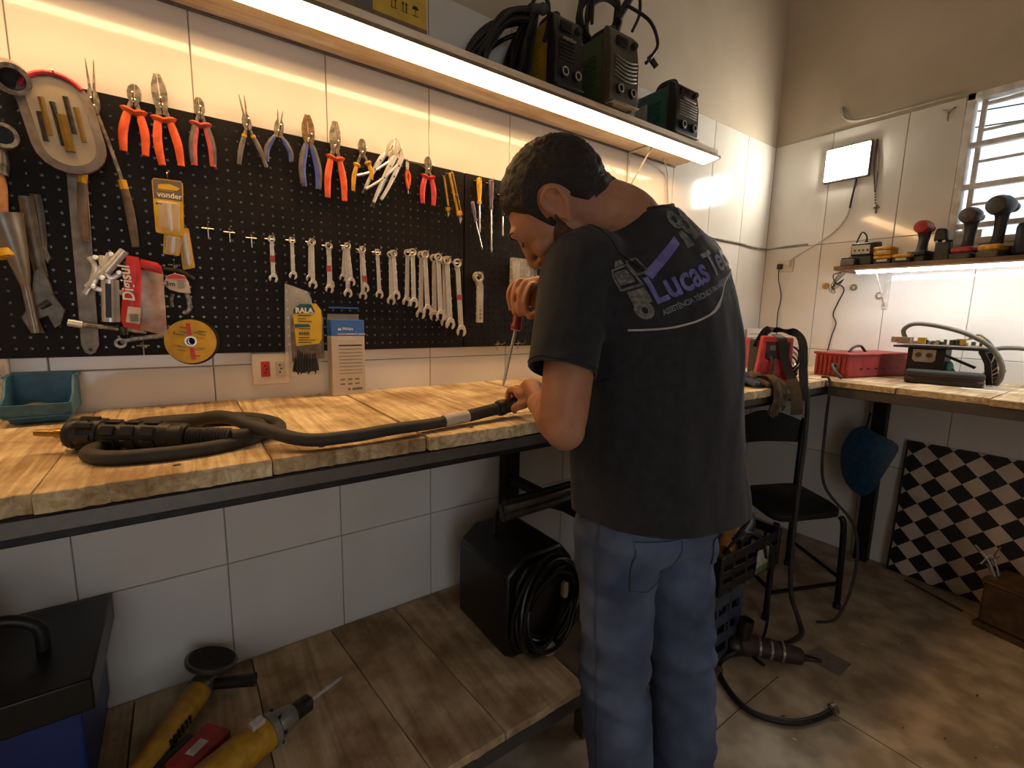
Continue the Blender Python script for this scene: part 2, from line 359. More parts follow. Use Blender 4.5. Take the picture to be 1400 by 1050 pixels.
# the shelf on the right wall
s2 = thing('side_shelf', 'short dark-edged wooden shelf on the window wall holding cordless drills', 'shelf', (2.82, -1.2, 1.515))
MB().box(2.69, XC-.0065, -2.2, -.478, 1.515, 1.533).build('board', wood('side_shelf_wood', '9a7a5c', '6e5138', 'y', .6, .8, '8a6b50', .15), s2, bevel=.001)
for y in (-.635, -1.25, -1.9):
    br = MB(); br.box(XC-.012, XC-.006, y-.012, y+.012, 1.33, 1.514).box(2.72, XC-.008, y-.008, y+.008, 1.506, 1.514)
    br.tube([(XC-.012, y, 1.345), (2.76, y, 1.508)], .004, 6); br.build('bracket', WIRE, s2, bevel=.001)
l2 = thing('led_strip_light', 'cool white LED tube glowing beneath the side shelf', 'light', (2.72, -1.3, 1.50))
MB().box(2.692, 2.735, -2.15, -.565, 1.507, 1.5145).build('housing', WIRE, l2, bevel=.001)
MB().prism([(2.696, 1.5068), (2.700, 1.497), (2.713, 1.493), (2.727, 1.497), (2.731, 1.5068)], -2.13, -.575, 'xz').build('diffuser', M('led_cool_glow', 'ffffff', .5, var=0, emit=LED2_COL, power=LED2_POWER), l2)

# LED flood lamp on the right wall
fl = thing('flood_lamp', 'small square white LED flood lamp mounted on the tiled window wall', 'lamp', (XC-.02, -.39, 2.0))
MB().box(XC-.030, XC-.007, -.498, -.288, 2.003, 2.178).build('housing', M('lamp_grey_metal', '77756f', .5, .4), fl, bevel=.004)
MB().box(XC-.034, XC-.0305, -.490, -.296, 2.012, 2.168).build('diffuser', M('flood_glow', 'ffffff', .5, var=0, emit=FLOOD_COL, power=FLOOD_POWER), fl)

# ================================================================== pegboards (real holes, 25.4 mm apart)
PEG = M('black_pegboard_paint', '1e1916', .55, .0, var=.15, scale=20, bump=.05); PEG.node_tree.nodes['Principled BSDF'].inputs['Specular IOR Level'].default_value = .18
def pegboard(x0, x1, z0, z1, label):
    t = thing('pegboard', label, 'pegboard', ((x0+x1)/2, -.014, z0), group='black pegboards over the workbench')
    p = .0254; nx = int((x1-x0)/p); nz = int((z1-z0)/p); ox = x0+((x1-x0)-nx*p)/2; oz = z0+((z1-z0)-nz*p)/2
    yf, yb, r_ = -.018, -.0165, .0034; m_ = MB(); V = []; F = []; n = 8
    for i in range(nx):
        for k in range(nz):
            cx, cz = ox+(i+.5)*p, oz+(k+.5)*p; b = len(V); h = p/2
            sq = [(h,0),(h,h),(0,h),(-h,h),(-h,0),(-h,-h),(0,-h),(h,-h)]
            V += [(cx+a, yf, cz+c) for a, c in sq]; V += [(cx+r_*math.cos(q*PI/4), yf, cz+r_*math.sin(q*PI/4)) for q in range(8)]; V += [(cx+r_*math.cos(q*PI/4), yb, cz+r_*math.sin(q*PI/4)) for q in range(8)]
            for q in range(8):
                w_ = (q+1) % 8; F.append((b+q, b+w_, b+8+w_, b+8+q)); F.append((b+8+q, b+8+w_, b+16+w_, b+16+q))
    m_.add(V, F)
    for a0, a1, c0, c1 in ((x0, ox, z0, z1), (ox+nx*p, x1, z0, z1), (ox, ox+nx*p, z0, oz), (ox, ox+nx*p, oz+nz*p, z1)):
        if a1-a0 > 1e-4 and c1-c0 > 1e-4: m_.add([(a0,yf,c0),(a1,yf,c0),(a1,yf,c1),(a0,yf,c1)], [(0,1,2,3)])
    m_.build('panel', PEG, t, smooth=0)
    e = MB(); e.box(x0, x1, -.0178, -.0065, z0-.0015, z0+.0005).box(x0, x1, -.0178, -.0065, z1-.0005, z1+.0015).box(x0-.0005, x0+.001, -.0178, -.0065, z0, z1).box(x1-.001, x1+.0005, -.0178, -.0065, z0, z1)
    e.build('folded_edge', PEG, t, smooth=0); return t
pegboard(-.372, .832, 1.141, 1.739, 'long black steel pegboard packed with pliers and spanners')
pegboard(.838, 1.445, 1.141, 1.739, 'shorter black steel pegboard with screwdrivers beyond the panel joint')

# ================================================================== tools on the pegboard
CHROME = M('worn_chrome', 'e4ded4', .27, .45, var=.07, scale=60, bump=.05)
TOOLST = M('worn_tool_steel', 'a59a88', .4, .5, var=.3, scale=90, bump=.15, bscale=200)
DARKST = M('dark_tool_steel', '4a443c', .4, .7, var=.25, scale=60)
def plastic(name, col, col2=None, rough=.45): return M(name, col, rough, var=.12, scale=45, col2=col2, bump=.06, bscale=150)
ORANGE = plastic('orange_grip', 'e8602c', 'c94c20'); RED = plastic('red_grip', 'd4453c', 'b8342e'); PINKRED = plastic('faded_red_grip', 'c8574f', 'a74842')
BLUEG = plastic('blue_grip', '4b5aa8', '3d4780'); GREYG = plastic('grey_grip', '6b6460', '564f4b'); YELG = plastic('yellow_grip', 'd9a522', 'b5831a')
PURP = plastic('purple_grip', '7c6d92', '685a7e'); BLACKP = plastic('black_plastic', '1c1a19', '262321'); PBEN = plastic('brown_grip', '6f5d4c', '58483a')
HK = M('hook_steel', 'c9c3b8', .3, .9, var=.1)
YT = -.034
def v2(p): return Vector((p[0], p[2]))
def hook(px, pz, what, bar=True, L=.05):
    """a chrome prong with a cross bar, pushed into the pegboard"""
    t = thing('peg_hook', 'chrome pegboard hook ' + what, 'hook', (px, -.018, pz), group='pegboard hooks')
    MB().tube([(px, -.017, pz+.010), (px, -.022, pz+.006), (px, -.022-L*.5, pz-.002), (px, -.022-L, pz+.008)], .0016, 6).build('prong', HK, t)
    if bar:
        MB().tube([(px-.013, -.0205, pz-.001), (px+.013, -.0205, pz-.001)], .0017, 6).build('cross_bar', HK, t)
        MB().tube([(px, -.0205, pz+.006), (px, -.0205, pz-.026)], .0016, 6).build('stem', HK, t)
    return t
def frame2(a, b):
    """2D axis a->b and its right-hand perpendicular in the wall plane"""
    d = (b-a); L = d.length; d = d/L; return d, Vector((d.y, -d.x)), L
HEADS = {'comb': [(-.30, .42), (-.05, .80), (.12, .92), (.40, 1.0), (.62, .92), (.85, .62), (1, .40)],
         'diag': [(-.35, .40), (-.05, .62), (.2, .95), (.5, 1.0), (.75, .85), (.93, .5), (1, .2)],
         'needle': [(-.16, .7), (0, 1.0), (.18, .95), (.34, .62), (.36, .46), (.7, .32), (1, .12)],
         'snap': [(-.3, .7), (0, 1.0), (.35, .9), (.5, .55), (.52, .34), (1, .16)]}
def pliers(name, label, tip, piv, eL, eR, hw, head, grip, gr=.0072, guard=False, split=0, over=None, bulge=.006, hookit=None, gstart=.24, steel=TOOLST, band=None):
    tip, piv, eL, eR = v2(tip), v2(piv), v2(eL), v2(eR)
    t = thing(name, label, 'pliers', (piv.x, YT, min(eL.y, eR.y)), group='pliers hung along the pegboard')
    d, p, L = frame2(piv, tip); hp = HEADS[head]; th = .0045
    for sgn in (-1, 1):
        g = .0006
        outl = [piv + d*L*tt + p*sgn*w_*hw for tt, w_ in hp]
        inn = []
        for tt, w_ in reversed(hp):
            off = g
            if head == 'comb' and .3 < tt < .8: off = hw*.09
            if head in ('needle', 'snap') and tt > .3: off = g + split*(tt-.3)/.7
            inn.append(piv + d*L*tt + p*sgn*off)
        if head in ('needle', 'snap'):
            outl = [o_ + p*sgn*(split*max(0, (hp[i][0]-.3))/.7) for i, o_ in enumerate(outl)]
        pts = [(q.x, q.y) for q in outl+inn]
        if sgn < 0: pts = pts[::-1]
        MB().prism(pts, YT-th*(1.0 if sgn > 0 else .9), YT+th*(.9 if sgn > 0 else 1.0)).build('jaw', steel, t, bevel=.0008, seg=1)
    MB().lathe([(hw*.34, 0), (hw*.34, .001), (hw*.2, .0018)], (piv.x, YT-th, piv.y), (0,-1,0), 12).build('rivet', HK, t)
    for sgn, e in ((-1, eL), (1, eR)):
        s0 = piv - d*L*.12 + p*sgn*hw*.35
        e_ = e; mid1 = s0.lerp(e_, .28) + p*sgn*bulge*.7; mid2 = s0.lerp(e_, .62) + p*sgn*bulge
        path = spline([(s0.x, YT, s0.y), (mid1.x, YT, mid1.y), (mid2.x, YT, mid2.y), (e_.x, YT, e_.y)], 5); n = len(path); k0 = int(n*gstart)
        MB().tube(path[:k0+2], hw*.36, 8, flat=(.75, 1)).build('arm', steel, t)
        gp = path[k0:]; m = len(gp); rs = [gr*(.85+.25*math.sin(PI*min(1, i/(m-1)*1.05))) for i in range(m)]; rs[-1] = gr*.86
        gm = [grip, over] if over else [grip]
        h = MB().tube(gp, rs, 10, flat=(.8, 1)).build('handle', grip, t)
        if over:                                              # soft second colour along the outside
            q = [g_ + Vector((p.x, 0, p.y))*sgn*gr*.22 + Vector((0, -gr*.12, 0)) for g_ in gp[1:-1]]
            MB().tube(q, [r_*.86 for r_ in rs[1:-1]], 8, flat=(.85, 1)).build('grip_inlay', over, h)
        if guard:
            c = gp[0]; tn = (gp[1]-gp[0]).normalized()
            MB().tube([c-tn*.003, c+tn*.002, c+tn*.009], [gr*1.05, gr*1.75, gr*1.0], 12, flat=(.75, 1.15)).build('guard', grip, h)
        if band:
            MB().tube([gp[0], gp[1]], gr*1.02, 8, flat=(.85, 1)).build('band', band, h)
    if hookit: hook(piv.x, piv.y-.001, 'under the ' + hookit, bar=False)
    return t
pliers('long_nose_pliers', 'extra long straight-nosed pliers with brown dipped grips beside the bit case', (-0.1251, -0.034, 1.8), (-0.126, -0.034, 1.702), (-0.1648, -0.034, 1.404), (-0.0746, -0.034, 1.401), .0115, 'needle', PBEN, .0085, split=.006, bulge=.010, gstart=.5, hookit='extra long nosed pliers', band=YELG)
pliers('diagonal_cutters', 'orange-gripped side cutters hung next to the long-nosed pliers', (-0.0492, -0.034, 1.769), (-0.0532, -0.034, 1.733), (-0.0806, -0.034, 1.618), (-0.0406, -0.034, 1.615), .0135, 'diag', ORANGE, .0085, guard=True, hookit='orange side cutters')
pliers('combination_pliers', 'big orange combination pliers leaning against the orange side cutters', (-0.006, -0.034, 1.804), (-0.002, -0.034, 1.735), (-0.0096, -0.034, 1.6), (0.0284, -0.034, 1.605), .0155, 'comb', ORANGE, .0088, guard=True, hookit='big orange combination pliers')
pliers('diagonal_cutters', 'faded red and grey side cutters over the yellow blister packs', (0.0739, -0.034, 1.774), (0.0752, -0.034, 1.736), (0.0557, -0.034, 1.612), (0.0953, -0.034, 1.616), .0115, 'diag', PINKRED, .0082, guard=True, over=GREYG, hookit='red and grey side cutters')
pliers('needle_nose_pliers', 'grey needle-nose pliers with a yellow collar and open thin tips', (0.1682, -0.034, 1.805), (0.1775, -0.034, 1.733), (0.1536, -0.034, 1.633), (0.2179, -0.034, 1.638), .0105, 'needle', GREYG, .0058, split=.005, bulge=.003, hookit='grey needle-nose pliers', steel=TOOLST, band=YELG)
pliers('snap_ring_pliers', 'blue snap-ring pliers with two thin dark tips', (0.2582, -0.034, 1.79), (0.252, -0.034, 1.736), (0.2196, -0.034, 1.653), (0.2796, -0.034, 1.663), .0115, 'snap', BLUEG, .0065, split=.005, over=GREYG, bulge=.009, hookit='blue snap-ring pliers')
pliers('combination_pliers', 'blue and grey combination pliers with rusty jaws', (0.3266, -0.034, 1.796), (0.3277, -0.034, 1.73), (0.3111, -0.034, 1.605), (0.3481, -0.034, 1.603), .0165, 'comb', BLUEG, .009, over=GREYG, bulge=.008, hookit='blue and grey combination pliers', gstart=.12, steel=M('rusty_jaw_steel', '8a6d4c', .55, .6, var=.25, scale=80))
pliers('combination_pliers', 'bright orange combination pliers between the blue pliers and yellow cutters', (0.4011, -0.034, 1.797), (0.3988, -0.034, 1.728), (0.3735, -0.034, 1.585), (0.4211, -0.034, 1.582), .0155, 'comb', ORANGE, .009, guard=True, bulge=.006, hookit='bright orange combination pliers')
pliers('diagonal_cutters', 'small yellow-handled side cutters with black end caps', (0.4768, -0.034, 1.767), (0.4779, -0.034, 1.728), (0.4477, -0.034, 1.615), (0.5038, -0.034, 1.656), .0115, 'diag', YELG, .0062, guard=True, bulge=.007, hookit='yellow side cutters', gstart=.34)
pliers('diagonal_cutters', 'plain red side cutters wrapped with wire near the panel joint', (0.6894, -0.034, 1.76), (0.691, -0.034, 1.72), (0.6715, -0.034, 1.613), (0.7093, -0.034, 1.611), .0125, 'diag', RED, .0085, guard=True, bulge=.007, hookit='plain red side cutters')

def locking_pliers(label, tip, kn, e1, e2, y):
    tip, kn, e1, e2 = v2(tip), v2(kn), v2(e1), v2(e2)
    t = thing('locking_pliers', label, 'pliers', (kn.x, y, min(e1.y, e2.y)), group='pliers hung along the pegboard')
    d, p, L = frame2(kn, tip); th = .004
    for sgn in (-1, 1):
        pts = [kn + p*sgn*.002 - d*.006, kn + p*sgn*.016 - d*.004, kn + p*sgn*.015 + d*L*.35, kn + p*sgn*.007 + d*L*.85, tip + p*sgn*.003, tip + p*sgn*.0008, kn + p*sgn*.003 + d*L*.5]
        pts = [(q.x, q.y) for q in pts]
        MB().prism(pts if sgn > 0 else pts[::-1], y-th, y+th).build('jaw', CHROME, t, bevel=.001, seg=1)
    for k, (s0, e) in enumerate(((kn - p*.011, e1), (kn + p*.011, e2))):
        m1 = s0.lerp(e, .4) + p*(.004 if k else -.004); m2 = s0.lerp(e, .75) + p*(.004 if k else -.003)
        path = spline([(s0.x, y, s0.y), (m1.x, y, m1.y), (m2.x, y, m2.y), (e.x, y, e.y)], 5)
        h = MB().tube(path, [.0075, .008, .0085, .0082, .0078, .0072, .0068, .0064, .006, .0058, .0055, .0055, .0052, .005, .0048, .0045][:len(path)], 8, flat=(.85, 1)).build('handle', CHROME, t)
        if k == 0:
            dn = (path[-1]-path[-2]).normalized(); c = path[-1]
            MB().tube([c, c+dn*.006, c+dn*.007, c+dn*.017], [.0045, .0045, .0072, .0072], 12).build('adjusting_screw', DARKST, h)
        for q in (3, 6): MB().lathe([(.0028, 0), (.0022, .0015)], (path[q].x, y-.0072, path[q].z), (0,-1,0), 8).build('rivet', DARKST, h)
    lv = spline([(kn.x, y-.002, kn.y-.02), (kn.lerp(e1, .5).x-.012, y-.002, kn.lerp(e1, .5).y), (e1.x-.024, y-.002, e1.y+.035)], 5)
    MB().tube(lv, .004, 6, flat=(.8, 1)).build('release_lever', CHROME, t)
    hook(kn.x, kn.y+.012, 'under the ' + ('front' if y < -.04 else 'rear') + ' locking pliers', bar=False)
locking_pliers('chrome locking pliers hung in front of the other chrome pair', (0.5777, -0.046, 1.788), (0.5863, -0.046, 1.736), (0.5049, -0.046, 1.588), (0.5279, -0.046, 1.6), -.046)
locking_pliers('chrome locking pliers hung mostly behind the front chrome pair', (0.5745, -0.03, 1.787), (0.5596, -0.03, 1.739), (0.4843, -0.03, 1.626), (0.5201, -0.03, 1.613), -.030)

# wire stripper and the loose wire beside it
t = thing('wire_stripper', 'small orange wire stripper hung right of the chrome locking pliers', 'tool', (0.621, -0.03, 1.679), group=None)
a, b, c = (0.6218, -0.03, 1.741), (0.6213, -0.03, 1.706), (0.6231, -0.03, 1.651)
MB().tube([a, (a[0], a[1], a[2]-.012), b], [.003, .006, .005], 8, flat=(.6, 1)).build('jaw', CHROME, t)
MB().tube(spline([b, (b[0]-.005, b[1], b[2]-.02), c], 4), .005, 8).build('handle', ORANGE, t); MB().tube(spline([b, (b[0]+.008, b[1], b[2]-.02), c], 4), .0045, 8).build('handle', ORANGE, t)
MB().tube([c, (c[0], c[1], c[2]-.016)], .002, 6).build('spring_tip', CHROME, t)
tag(MB().tube(spline([(0.6059, -0.033, 1.739), (0.6318, -0.035, 1.731), (0.6536, -0.042, 1.729), (0.6728, -0.044, 1.721), (0.685, -0.045, 1.708), (0.6958, -0.044, 1.721)], 5), .0014, 6).build('loose_wire', PBEN), 'thin brown wire looped from the locking pliers to the red cutters', 'wire')

# snap-off cutters
for i, (p0, p1, lab, y) in enumerate((((0.7476, -0.03, 1.713), (0.7696, -0.03, 1.583), 'slim yellow and black snap-off cutter hung behind the wider one', -.03), ((0.7675, -0.044, 1.723), (0.81, -0.044, 1.565), 'wide yellow snap-off cutter with its steel blade showing', -.044))):
    a, b = v2(p0), v2(p1); d, p, L = frame2(a, b); t = thing('snap_off_cutter', lab, 'cutter', (b.x, y, b.y), group='snap-off cutters'); hw = .0075 if i else .006
    f = lambda s_, w_: (a.x+d.x*L*s_+p.x*w_, a.y+d.y*L*s_+p.y*w_)
    MB().prism([f(0, -hw), f(0, hw), f(.80, hw), f(.80, -hw)], y-.005, y+.005).build('body', BLACKP if not i else YELG, t, bevel=.0015)
    MB().prism([f(.02, -hw*.55), f(.02, hw*.35), f(.74, hw*.35), f(.74, -hw*.55)], y-.0062, y-.0045).build('rail', YELG if not i else BLACKP, t, bevel=.0006)
    MB().prism([f(.78, -hw*.8), f(.78, hw*.6), f(1, hw*.75), f(.92, -hw*.8)], y-.0008, y+.0004).build('blade', CHROME, t)
    MB().prism([f(.76, -hw*1.15), f(.76, hw*1.15), f(.84, hw*1.15), f(.84, -hw*1.15)], y-.006, y+.006).build('nose', YELG, t, bevel=.001)
    if i: MB().lathe([(.006, 0), (.006, .004), (.004, .005)], (*[f(.45, 0)[0], y-.0062, f(.45, 0)[1]],), (0,-1,0), 10).build('slider', GREYG, t)
    hook(f(.03, 0)[0], f(.03, 0)[1], 'behind the ' + ('wide' if i else 'slim') + ' snap-off cutter', bar=False, L=.03)

def screwdriver(label, top, neck, tip, col, y, hr=.0085, sr=.003, hk=None):
    a, b, c = Vector(top), Vector(neck), Vector(tip); t = thing('screwdriver', label, 'screwdriver', (c.x, y, c.z), group='screwdrivers on the pegboard')
    ax = (b-a).normalized(); L = (b-a).length
    MB().lathe([(hr*.5, 0), (hr*.95, L*.05), (hr, L*.3), (hr*.86, L*.6), (hr*.62, L*.82), (hr*.85, L*.93), (hr*.7, L)], a, ax, 12).build('handle', col, t)
    L2 = (c-b).length; MB().lathe([(sr, 0), (sr, L2*.93), (sr*.9, L2*.95), (sr*.5, L2)], b, (c-b), 8).build('shaft', CHROME, t)
    if hk: hook(a.x, a.z-.008, 'holding the ' + hk, bar=True, L=.035)
screwdriver('yellow-handled screwdriver at the panel joint, its wide bar hooked through', (0.8842, -0.034, 1.73), (0.8868, -0.034, 1.642), (0.8896, -0.034, 1.546), plastic('yellow_handle', 'e0b420', 'c49310'), -.034, .0095, hk='yellow screwdriver')
screwdriver('small purple-handled screwdriver slanting across the yellow one', (0.8477, -0.05, 1.643), (0.8631, -0.05, 1.578), (0.8916, -0.05, 1.487), PURP, -.05, .007, .0022)
screwdriver('long grey-purple screwdriver hung next to the yellow one', (0.9342, -0.034, 1.731), (0.9359, -0.034, 1.632), (0.9401, -0.034, 1.482), plastic('grey_purple_handle', '6a6070', '5a5060'), -.034, .0095, hk='long grey screwdriver')
screwdriver('thin screwdriver half hidden behind the bent head, nearer the grey one', (0.9834, -0.034, 1.7), (0.9863, -0.034, 1.614), (0.9885, -0.034, 1.544), BLACKP, -.034, .008, hk='first hidden screwdriver')
screwdriver('thin screwdriver half hidden behind the bent head, nearer the hex keys', (1.032, -0.034, 1.692), (1.035, -0.034, 1.61), (1.036, -0.034, 1.547), BLACKP, -.034, .008, hk='second hidden screwdriver')

# spanners: ring at the hook, open jaw hanging down
TAPE = M('red_tape', 'a8443a', .6)
def spanner(label, ring, tip, y, tape=None, k=1.0, hk=None):
    a, b = v2(ring), v2(tip); d, p, L = frame2(a, b)
    t = thing('combination_spanner', label, 'spanner', (b.x, y, b.y), group='combination spanners on hooks'); jw = (.0065+.052*L)*k; ro = jw*.80; tm = CHROME
    MB().ringplate((a.x, a.y), ro, ro*.62, y-.0045, y+.0035, 18).build('ring_end', tm, t, bevel=.0008, seg=1)
    f = lambda s_, w_: (a.x+d.x*s_+p.x*w_, a.y+d.y*s_+p.y*w_); w0, w1 = jw*.42, jw*.50
    sh = MB().prism([f(ro*.9, -w0), f(ro*.9, w0), f(L-jw*1.5, w1), f(L-jw*1.5, -w1)], y-.0025, y+.0015).build('shank', tm, t, bevel=.0012)
    q = []; c0 = L-jw*.85                                                 # open jaw, tilted 15 degrees
    for an in range(-62, 243, 20): q.append((c0-jw*math.sin(R(an))*1.0, jw*math.cos(R(an))))
    q = [(s_, w_) for s_, w_ in q]; sl = jw*.42
    pts = [(c0+jw*.95, jw*.62)] + [(c0+jw*.5, jw*.95), (c0, jw*1.02), (c0-jw*.6, jw*.75), (c0-jw*1.1, jw*.42), (c0-jw*1.1, -jw*.42), (c0-jw*.6, -jw*.75), (c0, -jw*1.02), (c0+jw*.5, -jw*.92), (c0+jw*.95, -jw*.55), (c0+jw*.8, -sl), (c0-jw*.15, -sl), (c0-jw*.32, 0), (c0-jw*.15, sl), (c0+jw*.85, sl)]
    ca, sa = math.cos(R(15)), math.sin(R(15)); pts = [(c0+(s_-c0)*ca-w_*sa, (s_-c0)*sa+w_*ca) for s_, w_ in pts]
    MB().prism([f(*z) for z in pts][::-1], y-.0035, y+.002).build('open_jaw', tm, t, bevel=.0008, seg=1)
    if tape: MB().prism([f(L*tape, -w1*1.08), f(L*tape, w1*1.08), f(L*tape+.018, w1*1.08), f(L*tape+.018, -w1*1.08)], y-.0029, y+.0019).build('tape_band', TAPE, sh)
    if hk: hook(a.x-.002, a.y+.002, hk)
for i, px in enumerate((284, 313.5, 343.5)):
    q = [(0.0747, -0.02, 1.465), (0.1225, -0.02, 1.461), (0.1731, -0.02, 1.452)][i]
    hook(q[0], q[2], ['hanging empty nearest the yellow blister packs', 'hanging empty between the two other bare hooks', 'hanging empty right beside the first spanner'][i])
ord_ = ['first', 'second', 'third', 'fourth', 'fifth', 'sixth', 'seventh', 'eighth', 'ninth', 'tenth', 'eleventh', 'twelfth', 'thirteenth']
SP = [[((0.2208, -0.03, 1.452), (0.2207, -0.03, 1.337), .38)], [((0.2729, -0.03, 1.454), (0.272, -0.03, 1.348), 0)],
      [((0.3255, -0.034, 1.455), (0.3233, -0.034, 1.324), 0), ((0.3221, -0.026, 1.451), (0.3178, -0.026, 1.343), 0)], [((0.3708, -0.034, 1.449), (0.3691, -0.034, 1.314), .42), ((0.3748, -0.026, 1.448), (0.3747, -0.026, 1.327), 0)],
      [((0.424, -0.04, 1.454), (0.4336, -0.04, 1.338), 0), ((0.4238, -0.033, 1.45), (0.4237, -0.033, 1.303), 0), ((0.4194, -0.025, 1.446), (0.4111, -0.025, 1.351), 0)],
      [((0.47, -0.036, 1.448), (0.4769, -0.036, 1.321), .62), ((0.4694, -0.027, 1.444), (0.4713, -0.027, 1.298), 0)], [((0.5187, -0.03, 1.444), (0.5228, -0.03, 1.304), 0)],
      [((0.5688, -0.036, 1.445), (0.5762, -0.036, 1.302), 0), ((0.5625, -0.027, 1.442), (0.5622, -0.027, 1.285), 0)],
      [((0.6325, -0.038, 1.454), (0.6357, -0.038, 1.278), 0), ((0.6194, -0.027, 1.451), (0.6148, -0.027, 1.282), 0)],
      [((0.6763, -0.038, 1.451), (0.6857, -0.038, 1.255), 0), ((0.6682, -0.027, 1.449), (0.6639, -0.027, 1.242), 0)],
      [((0.7243, -0.038, 1.446), (0.7336, -0.038, 1.238), 0), ((0.7134, -0.027, 1.443), (0.7154, -0.027, 1.235), 0)],
      [((0.7573, -0.038, 1.439), (0.7718, -0.038, 1.208), 0), ((0.7518, -0.027, 1.437), (0.7575, -0.027, 1.215), 0)], [((0.7991, -0.034, 1.433), (0.818, -0.034, 1.182), .43)]]
for i, g in enumerate(SP):
    for j, (r_, tp_, tape) in enumerate(g):
        pos = 'on the ' + ord_[i] + ' laden hook after the three bare hooks'
        lab = ('chrome combination spanner ' + ('with red tape ' if tape else '') + pos) if j == 0 else 'chrome combination spanner tucked ' + ('behind' if j == 1 else 'rearmost') + ' ' + pos
        spanner(lab, r_, tp_, r_[1], tape, 1.0 if i > 6 else .92, ('carrying the ' + ord_[i] + ' spanner after the bare hooks') if j == 0 else None)
# heavy ring spanner right of the panel joint
t = thing('ring_spanner', 'heavy chrome slogging ring spanner hung alone on the shorter pegboard', 'spanner', (0.8907, -0.034, 1.229))
a = (0.8825, -0.034, 1.391); b = (0.8922, -0.034, 1.229)
MB().ringplate((a[0], a[2]), .0185, .0105, -.046, -.026, 24).build('ring_end', CHROME, t, bevel=.0015)
MB().prism([(a[0]-.013, a[2]-.010), (a[0]+.013, a[2]-.010), (b[0]+.012, a[2]-.034), (b[0]-.011, a[2]-.034)], -.042, -.028).build('neck', CHROME, t, bevel=.002)
MB().prism([(b[0]-.0125, b[2]), (b[0]+.0125, b[2]), (b[0]+.0125, a[2]-.032), (b[0]-.0125, a[2]-.032)], -.040, -.028).build('shank', CHROME, t, bevel=.002)
for k in range(4): MB().box(b[0]-.004, b[0]+.004, -.0405, -.0398, b[2]+.012+k*.014, b[2]+.021+k*.014).build('stamp', TOOLST, t)
hook(a[0], a[2]+.006, 'carrying the heavy ring spanner')
for i, (p, wh) in enumerate((((0.9816, -0.02, 1.149), 'bare at the lower board edge, nearer the ring spanner'), ((1.078, -0.02, 1.15), 'bare at the lower board edge, nearer the hands'))): hook(p[0], p[2], wh)
CLEAR = M('clear_film', 'e8e4da', .18, var=.0, alpha=.28)
def film(mb, name, parent): return mb.build(name, CLEAR, parent, smooth=60)
t = thing('hardware_bag', 'clear zip bag of long screws hung beside the hex keys', 'bag', (1.068, -0.035, 1.372))
q0, q1 = (1.028, -0.03, 1.472), (1.11, -0.03, 1.372); film(MB().loft([[(q0[0], -.026, z), (q1[0], -.026, z), (q1[0], -.040-.006*math.sin(i), z), (q0[0], -.042, z)] for i, z in enumerate(np.linspace(q1[2], q0[2], 6))]), 'bag_film', t)
for i in range(7): MB().tube([(q0[0]+.006+.0055*i, -.033, q0[2]-.012-.004*(i % 3)), (q0[0]+.016+.004*i, -.034, q1[2]+.008+.003*(i % 2))], .0018, 6).build('screw', CHROME, t)
t = thing('hex_key_set', 'fan of hex keys in a blue plastic holder behind the sleeve', 'hex keys', (1.145, -0.034, 1.404))
q0, q1 = (1.104, -0.034, 1.473), (1.191, -0.034, 1.458)
MB().prism([(q0[0], q0[2]-.004), (q0[0]+.012, q0[2]+.004), (q1[0]-.008, q0[2]+.004), (q1[0]+.006, q0[2]-.006), (q1[0]-.01, q1[2]-.016), (q0[0]+.014, q1[2]-.016)], -.044, -.026).build('holder', plastic('holder_blue', '3a6fc4', '2f5da8'), t, bevel=.002)
for i in range(6): MB().tube([(q0[0]+.010+.006*i, -.036, q1[2]-.012), (q0[0]+.004+.0085*i, -.036, q1[2]-.052)], .0016, 6).build('hex_key', CHROME, t)

# ------------------------------------------------------------------ crowded left end of the pegboard
def stad(A, B, r, n=10):
    d, p, L = frame2(A, B); out = []
    for k in range(n+1): out.append(tuple(B + p*r*math.cos(PI*k/n) + d*r*math.sin(PI*k/n)))
    for k in range(n+1): out.append(tuple(A - p*r*math.cos(PI*k/n) - d*r*math.sin(PI*k/n)))
    return out
t = thing('drill_bit_case', 'clear oval case of drill bits with grey rim and red top edge', 'case', (-0.171, -0.045, 1.557))
A, B = v2((-0.1842, -0.045, 1.686)), v2((-0.1703, -0.045, 1.606)); rr_ = .060
MB().prism(stad(A, B, rr_), -.058, -.042).build('tray', plastic('case_red', 'a8383a', '8a2a2c'), t, bevel=.004)
rim = MB(); o_, i_ = stad(A, B, rr_+.001), stad(A, B, rr_*.76)
n = len(o_); rim.loft([[(x, y, z) for x, z in pts] for pts, y in ((o_, -.054), (o_, -.064), (i_, -.067), (i_, -.054), (o_, -.054))], cap=False); rim.build('rim', plastic('case_rim_grey', '7d7165', '6a5f54'), t)
MB().prism(stad(A, B, rr_*.76), -.0605, -.0592).build('bit_bed', M('case_bed', '9c8660', .5), t)
MB().prism(stad(A, B, rr_*.75), -.0672, -.0668).build('window', M('clear_lid', 'e8e4da', .1, var=0, alpha=.10), t)
d, p, L = frame2(A, B)
for k, (o, l0, l1) in enumerate(((-.030, .1, .95), (-.018, -.15, .75), (-.002, .3, 1.2), (.006, .0, 1.05), (.022, -.1, .8), (.032, .25, .95))):
    a_, b_ = A + p*o + d*L*l0, A + p*(o+.004) + d*L*l1
    MB().tube([(a_.x, -.0635, a_.y), (b_.x, -.0635, b_.y)], .0055 if k != 2 else .0095, 8).build('drill_bit', DARKST if k % 2 else M('brass_bit', '9a7a3c', .35, .7), t)
arc = [A + p*(rr_-.004)*math.cos(q) - d*(rr_-.004)*math.sin(q) for q in np.linspace(.5, PI-.5, 12)]
MB().tube([(q.x, -.066, q.y) for q in arc], .005, 8).build('red_band', plastic('band_red', 'c8303a', 'a8242e'), t)
